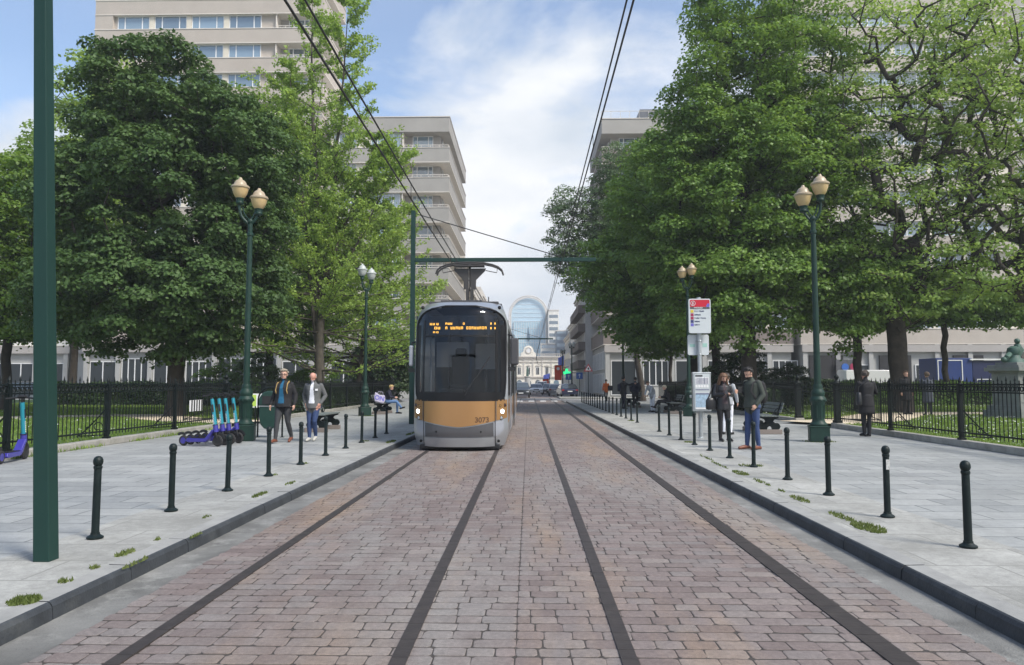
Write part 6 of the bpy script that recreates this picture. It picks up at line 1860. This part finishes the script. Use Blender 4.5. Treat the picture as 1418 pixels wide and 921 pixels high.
# ------------------------------------------------------------------ people
SK=mat('skin',(.50,.30,.22),.55,var=.05); SKR=mat('skin_ruddy',(.52,.27,.20),.55,var=.05)
CM={}
def cloth(name,c,rough=.85,var=.12):
    if name not in CM: CM[name]=mat(name,c,rough,var=var,vscale=14,bump=.4,bscale=25)
    return CM[name]
EYE=mat('eye_dark',(.02,.015,.012),.3); LIP=mat('lips',(.36,.13,.11),.5); BROW=mat('eyebrow',(.06,.045,.035),.8)
def V3(*a): return np.array(a,float)
def person(label,loc,rz,H,pose,mats,hair=('short',(.1,.07,.05)),female=False,fat=1.0,jacket=1.0,shirtfront=None,hem=.84,skirt=None,glasses=False,collar=None,category='person',head_pitch=0,head_turn=0,sleeve_end=1.0):
    """body = one voxel-merged skin; regions coloured by the bone they lie on. Faces local -Y."""
    k=H/1.75
    J=dict(pel=(0,0,.95),wst=(0,0,1.10),chs=(0,0,1.30),nck=(0,.01,1.47),hed=(0,-.02,1.625),
        sl=(-.182,.01,1.400),sr=(.182,.01,1.400),el=(-.25,.03,1.14),er=(.25,.03,1.14),wl=(-.26,-.04,.90),wr=(.26,-.04,.90),
        hl=(-.09,0,.92),hr=(.09,0,.92),kl=(-.10,-.02,.50),kr=(.10,-.02,.50),al=(-.10,.03,.085),ar=(.10,.03,.085),
        tl=(-.12,-.16,.035),tr=(.12,-.16,.035))
    J.update(pose)
    J={a:V3(*b)*k for a,b in J.items() if not np.isscalar(b)}
    root=empty('person',label,category,loc,rz)
    mb=MB(); bones=[]   # (a,b,radius,region)
    def seg(a,b,r0,r1,reg,n=10,mid=None,ell=None):
        a=np.array(a);b=np.array(b)
        P=[a,(a+b)/2,b]; Rr=[r0*k,(mid if mid else (r0+r1)/2)*k,r1*k]
        mb.tube(P,Rr,n,ell=ell); mb.ball(a,r0*k*.99,n); mb.ball(b,r1*k*.99,n)
        bones.append((a,b,(r0+r1)/2*k,reg))
    top,leg,shoe,skin=0,1,2,3
    f=fat; j=jacket
    sw=.92 if female else 1.0
    # torso: elliptical loft from crotch to neck
    side=(J['sr']-J['sl']); side/=np.linalg.norm(side)
    hip=(J['hr']-J['hl']); hip/=np.linalg.norm(hip)
    ring=[(J['pel']-V3(0,0,.09*k),.135*f,.105*f),(J['pel'],.16*f,.12*f),(J['wst'],.145*f*(.9 if female else 1.05)*j,.115*f*j),(J['chs'],.172*f*sw*j,.128*f*j),(J['chs']*.45+J['nck']*.55,.175*sw*j,.11*j),(J['nck']-V3(0,0,.02*k),.085,.075),(J['nck']+V3(0,0,.03*k),.055,.055)]
    n=18;V=[];F=[]
    for i,(c,a,b) in enumerate(ring):
        up=(ring[min(i+1,len(ring)-1)][0]-ring[max(i-1,0)][0]); up/=np.linalg.norm(up)
        s=side if i>=3 else (hip*.5+side*.5); s=s-up*np.dot(s,up); s/=np.linalg.norm(s); fr=np.cross(up,s)
        for q in range(n):
            t=2*math.pi*q/n; ct,st_=math.cos(t),math.sin(t)
            V.append(c+s*a*k*math.copysign(abs(ct)**.85,ct)+fr*b*k*math.copysign(abs(st_)**.85,st_))
    for i in range(len(ring)-1):
        for q in range(n): F.append((i*n+q,i*n+(q+1)%n,(i+1)*n+(q+1)%n,(i+1)*n+q))
    F.append(tuple(range(n-1,-1,-1)));F.append(tuple((len(ring)-1)*n+q for q in range(n)))
    mb.add(V,F)
    bones+= [(J['wst'],J['chs'],.15*k,top),(J['chs'],J['nck']-V3(0,0,.03*k),.15*k,top),(J['pel']-V3(0,0,.03*k),J['wst']-V3(0,0,.03*k),.14*k,leg if hem>=.95 else top)]
    # jacket hem flaring over the hips
    if hem<.95:
        hz=hem*k
        z0=J['wst'][2]
        V=[];F=[]; steps=4; dn=J['pel']-J['wst']; dn/=np.linalg.norm(dn)
        Lh=(J['wst'][2]-hz)/max(.3,-dn[2]) if -dn[2]>.5 else .16*k
        for i in range(steps+1):
            c=J['wst']+dn*Lh*i/steps
            s=hip; fr=np.cross(-dn,s); a=(.15+.030*i/steps)*k*f*j; b=(.118+.028*i/steps)*k*f*j
            for q in range(n):
                t=2*math.pi*q/n; V.append(c+s*a*math.cos(t)+fr*b*math.sin(t))
        for i in range(steps):
            for q in range(n): F.append((i*n+q,(i+1)*n+q,(i+1)*n+(q+1)%n,i*n+(q+1)%n))
        F.append(tuple(range(n)));F.append(tuple(steps*n+q for q in range(n-1,-1,-1)))
        mb.add(V,F)
        bones.append((J['wst'],J['wst']+dn*Lh*.93,.16*k,top))
    # neck, head
    hc=J['hed']; nk=J['nck']
    seg(nk-V3(0,0,.02*k),nk+(hc-nk)*.55,.058,.055,skin)
    Mh=Matrix.Rotation(head_turn,3,'Z') @ Matrix.Rotation(head_pitch,3,'X')
    Mn=np.array(Mh)
    def hp(x,y,z): return hc+Mn@(V3(x,y,z)*k)
    mb.ball(hp(0,.012,.028),.098*k,16,sc=(.80,.98,.95),M=Mn); mb.ball(hp(0,-.022,-.045),.072*k,14,sc=(.82,.92,1.0),M=Mn)
    mb.ball(hp(0,-.055,-.088),.030*k,8,M=Mn)
    mb.tube([hp(0,-.088,.022),hp(0,-.106,-.018),hp(0,-.088,-.034)],[.009*k,.014*k,.010*k],8)
    for s in (-1,1): mb.ball(hp(s*.081,.008,-.008),.026*k,8,sc=(.35,.7,1.1),M=Mn)
    bones.append((hp(0,0,-.08),hp(0,0,.05),.085*k,skin))
    # arms
    ra=(.050 if female else .056)*j; 
    for S in 'lr':
        seg(J['s'+S],J['e'+S],ra,.047*j,top,mid=.053*j)
        wd=J['w'+S]-J['e'+S]; cuff=J['e'+S]+wd*.93*sleeve_end
        seg(J['e'+S],cuff,.049*j,.038*j,top,mid=.046*j)
        seg(cuff-wd*.05,J['w'+S],.029,.027,skin)
        # hand
        d=wd/np.linalg.norm(wd); hd=pose.get('hand'+S); 
        if hd is not None: d=V3(*hd); d/=np.linalg.norm(d)
        sgn=-1 if S=='l' else 1
        pn=V3(-sgn,0,0) if abs(d[0])<.8 else V3(0,0,-1)   # palm faces inward
        pn=pn-d*np.dot(pn,d); pn/=np.linalg.norm(pn); wv=np.cross(d,pn)   # across the palm
        if wv[1]>0: wv=-wv
        w=J['w'+S]; pc=w+d*.045*k
        mb.tube([w,w+d*.03*k,w+d*.085*k],[.026*k,.036*k,.036*k],10,ell=[(1,.8)]*3) if False else None
        for q in range(-3,4):
            mb.tube([w+wv*q*.005*k,w+d*.045*k+wv*q*.0085*k,w+d*.088*k+wv*q*.0105*k],[.017*k,.017*k,.013*k],6)
        curl=pose.get('curl',.55)
        for q,(o_,ln) in enumerate(((.031,.066),(.0105,.076),(-.0105,.070),(-.031,.056))):
            b0=w+d*.085*k+wv*o_*k; d1=d*math.cos(curl*.5)+pn*math.sin(curl*.5); d2=d*math.cos(curl*1.3)+pn*math.sin(curl*1.3)
            b1=b0+d1*ln*.5*k; b2=b1+d2*ln*.5*k
            mb.tube([b0-d*.012*k,b1,b2],[.0095*k,.009*k,.0075*k],6)
        t0=w+d*.03*k+wv*.03*k; t1=t0+(d*.6+wv*.55+pn*.3)*.04*k; t2=t1+(d*.85+pn*.4)*.03*k
        mb.tube([t0-wv*.012*k,t1,t2],[.013*k,.011*k,.009*k],6)
        bones.append((w,w+d*.17*k,.03*k,skin))
    # legs
    for S in 'lr':
        seg(J['h'+S],J['k'+S],.092*f if not female else .088,.062,leg,mid=.082*f)
        seg(J['k'+S],J['a'+S]+V3(0,0,.03*k),.060,.046,leg,mid=.060)
        a=J['a'+S];t=J['t'+S]; dd=t-a; 
        heel=a-V3(dd[0],dd[1],0)*.28; heel[2]=a[2]-.045*k
        b0=a.copy(); b0[2]=a[2]-.03*k
        mb.tube([heel,b0,(b0+t)/2+V3(0,0,.004*k),t],[.036*k,.044*k,.043*k,.034*k],10); mb.ball(t,.034*k,8); mb.ball(heel,.035*k,8)
        mb.tube([a+V3(0,0,.035*k),a-V3(0,0,.02*k)],[.045*k,.043*k],10)
        bones.append((heel,t,.045*k,shoe)); bones.append((a-V3(0,0,.02*k),a+V3(0,0,-.005*k),.04*k,shoe))
    tmp=mb.build('tmp',[mats[0]],None,fixn=True)
    rm=tmp.modifiers.new('r','REMESH'); rm.mode='VOXEL'; rm.voxel_size=.0115
    sm=tmp.modifiers.new('s','SMOOTH'); sm.iterations=2; sm.factor=.45
    dg=bpy.context.evaluated_depsgraph_get()
    me=bpy.data.meshes.new_from_object(tmp.evaluated_get(dg)); bpy.data.objects.remove(tmp)
    me.materials.clear()
    top_m,leg_m,shoe_m,skin_m=mats[:4]
    allm=[top_m,leg_m,shoe_m,skin_m]+([shirtfront] if shirtfront else [])+[LIP]
    for m_ in allm: me.materials.append(m_)
    nf=len(me.polygons); C=np.zeros(nf*3); me.polygons.foreach_get('center',C); C=C.reshape(-1,3)
    best=np.full(nf,1e9); reg=np.zeros(nf,dtype=np.int32)
    for a,b,r_,g in bones:
        ab=b-a; t=np.clip(((C-a)@ab)/max(ab@ab,1e-9),0,1); d=np.linalg.norm(C-(a+t[:,None]*ab),axis=1)-r_*(1.0)
        m_=d<best; best[m_]=d[m_]; reg[m_]=g
    # neckline
    fc=Mn.T@((C-hc).T); fc=fc.T/k
    lipm=(np.abs(fc[:,0])<.024)&(np.abs(fc[:,2]+.062)<.007)&(fc[:,1]<-.055)
    if shirtfront:
        ch=(J['chs']+J['wst'])/2; zt=J['nck'][2]; rel=(C-J['chs'])
        fr=np.cross(side,V3(0,0,1)); fr=-fr if np.dot(fr,V3(0,-1,0))<0 else fr
        wl_=.028*k+.045*k*np.clip((zt-C[:,2])/(.5*k),0,1) if shirtfront is not None else 0
        m_=(reg==0)&(np.abs(rel@side)<wl_)&((rel@fr)>.03*k)&(C[:,2]>J['pel'][2]+.0*k)
        reg[m_]=4
    reg[lipm]=len(allm)-1
    me.polygons.foreach_set('material_index',reg); me.polygons.foreach_set('use_smooth',np.ones(nf,dtype=bool)); me.update()
    body=bpy.data.objects.new('body',me); COL.objects.link(body); body.parent=root
    # eyes and brows
    e=MB()
    for s in (-1,1):
        e.ball(hp(s*.031,-.084,.010),.0075*k,8,sc=(1.2,.6,.7),M=Mn); e.tube([hp(s*.016,-.092,.030),hp(s*.048,-.080,.032)],[.003*k,.0022*k],5)
    e.build('eyes',EYE,root,smooth=True)
    if glasses:
        g=MB()
        for s in (-1,1): g.tube([hp(s*.031+.022*math.cos(u),-.099,.010+.017*math.sin(u)) for u in np.linspace(0,2*math.pi,12)],.0035*k,5,cap=False); g.tube([hp(s*.053,-.097,.014),hp(s*.083,-.01,.014)],.003*k,5)
        g.tube([hp(-.01,-.10,.014),hp(.01,-.10,.014)],.003*k,5); g.build('glasses',M['black'],root)
    # hair
    hm=mat('hair',hair[1],.6,var=.25,vscale=30,bump=.6,bscale=60)
    h=MB(); rr_=np.random.default_rng(int(H*1000)+int(abs(loc[0])*10))
    n=26;hh=16;V=[];F=[]
    kind=hair[0]
    for i in range(hh+1):
        ph=math.pi*i/hh
        for q in range(n):
            a=2*math.pi*q/n
            v=V3(math.sin(ph)*math.cos(a)*.087,math.sin(ph)*math.sin(a)*.105+.012,math.cos(ph)*.102+.030)*(1+.035*rr_.random())
            if kind=='short_full': v*= (1.06 if v[2]>.0 else 1)
            V.append(hp(*v))
    for i in range(hh):
        for q in range(n):
            ph=math.pi*(i+.5)/hh; a=2*math.pi*(q+.5)/n
            z=math.cos(ph); y=math.sin(ph)*math.sin(a)
            lim_={'short':.28,'short_full':.22,'bald_fringe':2,'long':.25}.get(kind,.28)
            keep=(z>lim_+ .62*max(0,-y)) or (y>.12 and z>-.62)
            if kind=='short' : keep=(z>.42-.1*y if y<0 else z>-.45)
            if kind=='bald_fringe': keep=(y>.05 and -.6<z<.25)
            if kind=='long': keep=(z>.45) or (y>-.25 and z>-.75)
            if keep: F.append((i*n+q,i*n+(q+1)%n,(i+1)*n+(q+1)%n,(i+1)*n+q))
    h.add(V,F)
    if kind in('short','short_full'):
        for q in range(60):
            a=rr_.uniform(0,2*math.pi); z=rr_.uniform(.66 if math.sin(a)<0 else .0,1.0); s_=math.sqrt(max(0,1-z*z))
            v=V3(s_*math.cos(a)*.087,s_*math.sin(a)*.105+.012,z*.100+.030); d_=V3(rr_.normal(0,.4)+v[0]*5,-.3+rr_.normal(0,.4)+v[1]*4,rr_.uniform(.1,.9)); d_=d_/np.linalg.norm(d_)
            h.tube([hp(*(v*.96)),hp(*(v+d_*.022)),hp(*(v+d_*.034+V3(0,0,-.006)))],[.016*k,.012*k,.004*k],5)
    if kind=='long':
        for s in np.linspace(-1,1,15):
            a=s*2.0; x=.088*math.sin(a); y=.012+.10*math.cos(a)
            if y<-.015: y=-.015
            for w_ in (0,1):
                P=[hp(x*.7,y*.7,.10),hp(x,y,.03),hp(x*1.12,y*1.0,-.08),hp(x*1.35+.01*w_,y*.75-.03*(abs(s)>.7),-.19),hp(x*1.45+rr_.normal(0,.01),y*.6-.05*(abs(s)>.6),-.31)]
                h.tube(P,[.022*k,.026*k,.026*k,.024*k,.010*k],7)
    if kind=='cap': pass
    o=h.build('hair',hm,root,smooth='all',fixn=False)
    so=o.modifiers.new('t','SOLIDIFY'); so.thickness=.008*k; so.offset=0
    return root,J,k,hp
def pack(label,loc,rz,m,sz=(.30,.18,.46),strap=None,parent_label=None):
    root=empty('backpack',label,'backpack',loc,rz)
    mb=MB(); w,d,h=sz; 
    mb.lathe([(.25,0),(.47,.04),(.5,.3),(.5,.62),(.44,.85),(.28,.97),(.01,1.0)],n=20,sx=1,sy=1)
    b=mb.build('bag_body',m,root,smooth='all'); b.scale=(w,d,h)
    mb=MB(); mb.cb((0,d*.52,h*.33),(w*.62,d*.28,h*.42)); mb.build('front_pocket',m,root,bevel=.03)
    mb=MB()
    for s in (-1,1): mb.tube([(s*w*.28,-d*.42,h*.94),(s*w*.36,-d*.75,h*1.02),(s*w*.42,-d*1.5,h*.9),(s*w*.44,-d*1.85,h*.55),(s*w*.45,-d*1.2,h*.2),(s*w*.35,-d*.4,h*.1)],.017,6,ell=[(1.6,.6)]*6)
    mb.build('strap',strap or m,root,smooth=True)
    return root
def bagbody(name,label,cat,loc,rz,m,sz,strap=None):
    root=empty(name,label,cat,loc,rz); w,d,h=sz
    mb=MB(); mb.lathe([(.30,0),(.48,.06),(.5,.35),(.46,.8),(.36,.97),(.01,1.0)],n=18); b=mb.build('bag_body',m,root,smooth='all'); b.scale=(w,d,h)
    if strap is not None: MB().tube(strap,.013,6,ell=[(1.6,.7)]*len(strap)).build('strap',m,root,smooth=True)
    return root
black=cloth('black_wool',(.012,.012,.014)); navy=cloth('navy_cloth',(.012,.014,.03)); dkgrey=cloth('charcoal_cloth',(.035,.037,.040)); jeans=cloth('blue_denim',(.030,.055,.14)); ljeans=cloth('pale_denim',(.10,.19,.36))
grey=cloth('grey_tweed',(.11,.115,.115)); olive=cloth('olive_grey_jacket',(.045,.055,.045)); leather=mat('black_leather',(.012,.012,.014),.35,var=.2,vscale=10,bump=.4,bscale=18)
brown=cloth('brown_leather_shoe',(.16,.05,.025),.5); orange=cloth('orange_jacket',(.60,.14,.035)); teal=cloth('teal_shirt',(.01,.10,.19)); whitec=cloth('white_cloth',(.68,.70,.75)); lgrey=cloth('light_grey_cloth',(.34,.36,.38)); pale=cloth('pale_shoe',(.45,.44,.40)); coat=cloth('blue_grey_coat',(.05,.058,.075))
PZ=.121
walkA=dict(hl=(-.09,0,.92),hr=(.09,0,.92),kl=(-.09,-.14,.52),al=(-.10,-.20,.10),tl=(-.11,-.38,.055),kr=(.10,.03,.49),ar=(.10,.24,.13),tr=(.11,.09,.035))
# man 1
p=dict(walkA); p.update(el=(-.27,.06,1.15),wl=(-.30,-.06,.91),er=(.28,.05,1.14),wr=(.29,-.05,.91),handl=(-.1,-.3,-1))
r1,J,k,hp=person('grey-haired man in black jacket and glasses walking with orange-strapped backpack',(-6.06,18.25,PZ),R(-6),1.80,p,[black,dkgrey,brown,SK],('short_full',(.30,.26,.20)),fat=1.12,jacket=1.14,shirtfront=teal,hem=.86,glasses=True,head_turn=.25)
pk=pack('dark backpack with orange strap on the grey-haired man',(-6.06+.02,18.25+.20,PZ+1.04),R(-6),navy,(.32,.2,.46),cloth('orange_strap',(.33,.23,.09)))
# man 2
p=dict(kl=(-.08,-.05,.50),al=(-.08,-.02,.10),tl=(-.09,-.20,.04),hl=(-.09,0,.92),kr=(.07,-.10,.51),ar=(.02,.14,.13),tr=(.03,-.03,.04),hed=(0,-.07,1.60),nck=(0,-.005,1.47),
       el=(-.28,.08,1.15),wl=(-.20,-.03,.95),er=(.28,.08,1.14),wr=(.20,-.05,.95),handr=(-.4,-.5,-1),handl=(.4,-.4,-1))
person('balding man in grey blazer, white shirt and jeans, looking down',(-5.45,18.7,PZ),R(-4),1.76,p,[grey,jeans,pale,SKR],('bald_fringe',(.45,.43,.40)),fat=1.02,jacket=1.12,shirtfront=whitec,hem=.83,head_pitch=R(28))
tag(MB().box(-.035,.035,-.004,.004,-.025,.025).build('name_badge',M['white'],loc=(-5.45+.115,18.7-.150,PZ+1.30)),'small white badge on the lapel of the grey blazer','badge')
# woman with phone
p=dict(hed=(0,-.05,1.60),el=(-.24,-.02,1.16),wl=(-.06,-.25,1.20),er=(.24,-.02,1.16),wr=(.07,-.25,1.19),handl=(.6,-.35,.25),handr=(-.6,-.35,.25),kl=(-.08,0,.50),kr=(.11,-.02,.50),al=(-.08,.02,.085),ar=(.14,.03,.085),tl=(-.08,-.15,.035),tr=(.17,-.13,.035),curl=.9)
person('long-haired woman in black leather jacket reading her phone',(4.92,18.9,PZ),R(8),1.74,p,[leather,black,leather,SK],('long',(.14,.075,.04)),female=True,jacket=1.10,shirtfront=cloth('dark_print_top',(.05,.035,.04)),hem=.80,head_pitch=R(24))
tag(MB().box(-.038,.038,-.005,.005,-.07,.07).build('phone',M['black'],bevel=.003,loc=(4.93,18.60,PZ+1.235)),'dark phone held by the long-haired woman','phone'); bpy.data.objects['phone'].rotation_euler=(R(-50),0,0)
bagbody('handbag','black shoulder bag at the hip of the long-haired woman','handbag',(4.92-.30,18.86,PZ+.80),R(20),leather,(.34,.17,.30),[(-.10,0,.28),(0,.02,.45),(.10,.05,.62),(.14,.03,.66),(.12,-.1,.6),(.08,-.08,.28)])
# second person behind her
person('person in grey jacket and white trousers half hidden behind the long-haired woman',(5.68,21.4,PZ),R(150),1.74,dict(el=(-.26,.0,1.16),wl=(-.27,-.10,.93)),[lgrey,whitec,black,SK],('short_full',(.05,.04,.03)),jacket=1.12,hem=.86)
# man with backpack, facing left, head bent
p=dict(hed=(0,-.09,1.595),nck=(0,-.02,1.465),el=(-.24,.02,1.15),wl=(-.14,-.26,1.22),handl=(.1,-1,.1),er=(.25,.06,1.15),wr=(.20,-.10,.95),handr=(-.2,-.5,-1),kl=(-.09,-.05,.50),kr=(.09,.01,.50),al=(-.11,-.06,.085),tl=(-.13,-.26,.035),ar=(.10,.05,.085),tr=(.11,-.15,.035),curl=.8)
_r,_J,_k,_hp=person('dark-haired bearded man in olive jacket, jeans and brown shoes looking down at his phone',(4.98,16.65,PZ),R(-62),1.84,p,[olive,jeans,brown,SK],('short_full',(.012,.010,.009)),jacket=1.14,hem=.88,head_pitch=R(30))
_b=MB(); _M=np.array(Matrix.Rotation(R(30),3,'X')); _b.ball(_hp(0,-.030,-.062),.066*_k,12,sc=(.90,.98,.72),M=_M); _b.build('beard',cloth('beard_hair',(.03,.022,.018)),_r,smooth=True)
pack('black backpack worn by the bearded man in olive jacket',(5.18,16.73,PZ+1.02),R(-62),black,(.32,.22,.50))
tag(MB().box(-.038,.038,-.005,.005,-.07,.07).build('phone',M['black'],bevel=.003,loc=(4.64,16.42,PZ+1.32)),'dark phone held out by the bearded man','phone')
# man seen from behind in black coat
p=dict(hed=(0,-.05,1.61),el=(-.26,-.02,1.16),wl=(-.12,-.20,1.12),er=(.26,-.02,1.16),wr=(.12,-.20,1.12),kl=(-.07,-.02,.50),al=(-.03,.05,.09),tl=(-.06,-.14,.035),kr=(.08,-.03,.5),ar=(.07,-.02,.085),tr=(.09,-.22,.035))
def longcoat(root,k,m,z0,z1,w0,w1,d0,d1):
    n=24;V=[];F=[];st_=8
    for i in range(st_+1):
        t=i/st_; z=(z0+(z1-z0)*t)*k; w=(w0+(w1-w0)*t)*k; d=(d0+(d1-d0)*t)*k
        for q in range(n):
            a=2*math.pi*q/n; rip=1+.03*t*math.sin(5*a+1)
            V.append((w*math.cos(a)*rip,d*math.sin(a)*rip,z))
    for i in range(st_):
        for q in range(n): F.append((i*n+q,(i+1)*n+q,(i+1)*n+(q+1)%n,i*n+(q+1)%n))
    o=MB().add(V,F).build('coat',m,root,smooth='all'); s=o.modifiers.new('t','SOLIDIFY'); s.thickness=.012
r6,J,k,hp=person('man seen from behind in a long black coat with shoulder bag by the right railing',(9.32,20.7,PZ),R(178),1.82,p,[black,black,black,SKR],('short',(.06,.045,.035)),jacket=1.14,hem=.80)
longcoat(r6,k,black,1.12,.60,.168,.215,.135,.165)
bagbody('shoulder_bag','black shoulder bag hanging at the left hip of the man in the long coat','bag',(9.05,20.55,PZ+.86),R(70),mat('nylon_black',(.02,.022,.025),.5),(.30,.16,.36),[(0,0,.34),(.05,.0,.5),(.0,-.22,.66),(-.02,-.26,.64)])
# two people in the park
r7,J,k,hp=person('person in knee-length blue-grey coat standing in the right garden, seen from behind',(17.0,32.0,.2),R(170),1.84,dict(el=(-.26,.0,1.16),wl=(-.10,-.16,1.05),er=(.26,0,1.16),wr=(.1,-.16,1.05)),[coat,dkgrey,black,SK],('short_full',(.10,.07,.05)),jacket=1.16,hem=.80); longcoat(r7,k,coat,1.12,.52,.17,.22,.14,.17)
r8,J,k,hp=person('person in dark clothes facing the one in the blue-grey coat in the garden',(16.75,33.3,.2),R(12),1.90,dict(),[black,black,black,SK],('short_full',(.09,.05,.03)),jacket=1.16,hem=.80); longcoat(r8,k,black,1.12,.55,.17,.21,.14,.16)
# distant pavement people
person('person in orange jacket walking away past the limestone facade',(7.0,67.5,.12) if False else (6.1,58.5,PZ),R(185),1.72,dict(walkA),[orange,dkgrey,black,SK],('short',(.05,.04,.03)),jacket=1.16,hem=.85)
bagbody('shoulder_bag','dark bag carried by the person in the orange jacket','bag',(6.42,58.4,PZ+.85),0,black,(.42,.2,.40))
p=dict(el=(-.34,-.14,1.30),wl=(-.42,-.42,1.38),handl=(-.3,-1,.25),er=(.26,.02,1.15),wr=(.26,-.05,.92))
person('dark-coated man with outstretched arm near the brown-balconied block',(5.35,42.0,PZ),R(118),1.80,p,[black,navy,black,SK],('short',(.02,.018,.015)),fat=1.08,jacket=1.18,hem=.78)
bagbody('backpack','dark bag on the back of the man with outstretched arm','bag',(5.12,42.0,PZ+1.0),R(100),navy,(.3,.2,.42))
person('broad man in navy top seen from behind next to the one pointing',(6.25,43.6,PZ),R(182),1.78,dict(el=(-.29,.0,1.16),wl=(-.25,-.12,.96),er=(.29,0,1.16),wr=(.25,-.12,.96)),[navy,black,black,SK],('short',(.015,.013,.012)),fat=1.2,jacket=1.2,hem=.93)
# seated figures (hips at 0.56)
def seated(lean=0):
    return dict(pel=(0,.02,.60),wst=(0,-.0,.74),chs=(0,-.05,.93),nck=(0,-.10,1.10),hed=(0,-.18,1.235),sl=(-.18,-.08,1.05),sr=(.18,-.08,1.05),el=(-.22,-.16,.82),er=(.22,-.16,.82),wl=(-.10,-.36,.78),wr=(.10,-.36,.78),handl=(.3,-1,0),handr=(-.3,-1,0),
      hl=(-.09,0,.59),hr=(.09,0,.59),kl=(-.09,-.44,.60),kr=(.10,-.46,.57),al=(-.02,-.66,.30),tl=(-.02,-.84,.32),ar=(.10,-.46,.085),tr=(.10,-.66,.035))
person('seated person in dark top and pale jeans, legs crossed, on the distant left bench',(-6.72,35.2,PZ),R(90),1.74,seated(),[navy,ljeans,black,SK],('short_full',(.45,.33,.14)),jacket=1.08,hem=.97,head_pitch=R(25))
M['tote']=cloth('white_tote',(.42,.40,.50))
root=empty('tote_bag','white tote bag with dark violet letters ON leaning on the left bench','bag',(-6.98,34.45,PZ+.55),R(10))
root.rotation_euler=(R(-12),R(14),R(10)); root.scale=(.85,.85,.85)
mb=MB(); mb.prism([(-.24,0),(.26,0),(.31,.22),(.22,.47),(-.05,.42),(-.34,.52),(-.33,.2)],'y',-.10,.10); mb.build('bag_body',M['tote'],root,bevel=.05,seg=3)
t=text_mesh('bag_lettering','ON',.34,M['plil'],root,'CENTER',bold=.012); t.location=(-.02,-.106,.12)
MB().tube([(-.2,0,.48),(-.16,.02,.62),(.06,.02,.62),(.12,0,.46)],.012,6).build('strap',M['tote'],root,smooth=True)
person('pale-haired seated person in black on the bench left of the bus stop',(6.85,36.6,PZ),R(-90),1.72,seated(),[black,black,black,SK],('short_full',(.52,.46,.34)),jacket=1.10,hem=.97,head_pitch=R(20))
person('person in white-edged coat bending over beside the bench left of the bus stop',(6.25,37.6,PZ),R(-60),1.66,dict(hed=(0,-.30,1.50),nck=(0,-.22,1.38),sl=(-.18,-.17,1.34),sr=(.18,-.17,1.34),chs=(0,-.12,1.24),el=(-.2,-.28,1.1),wl=(-.14,-.40,.92),er=(.2,-.28,1.1),wr=(.14,-.40,.92)),[lgrey,whitec,black,SK],('short_full',(.12,.08,.05)),jacket=1.12,hem=.80,head_pitch=R(35))
# ------------------------------------------------------------------ air between the camera and the far square
hz=bpy.data.materials.new('haze_air'); hz.use_nodes=True; ht=hz.node_tree; ht.nodes.clear()
pv=N(ht,'ShaderNodeVolumePrincipled'); pv.inputs['Density'].default_value=.0008; pv.inputs['Color'].default_value=(.90,.95,1.0,1); pv.inputs['Anisotropy'].default_value=.2
ho=N(ht,'ShaderNodeOutputMaterial'); ht.links.new(pv.outputs[0],ho.inputs['Volume'])
o=MB().box(-485,485,-65,625,-1.2,60).build('haze',hz); tag(o,'thin pale summer haze over the far end of the street','haze',kind='stuff')
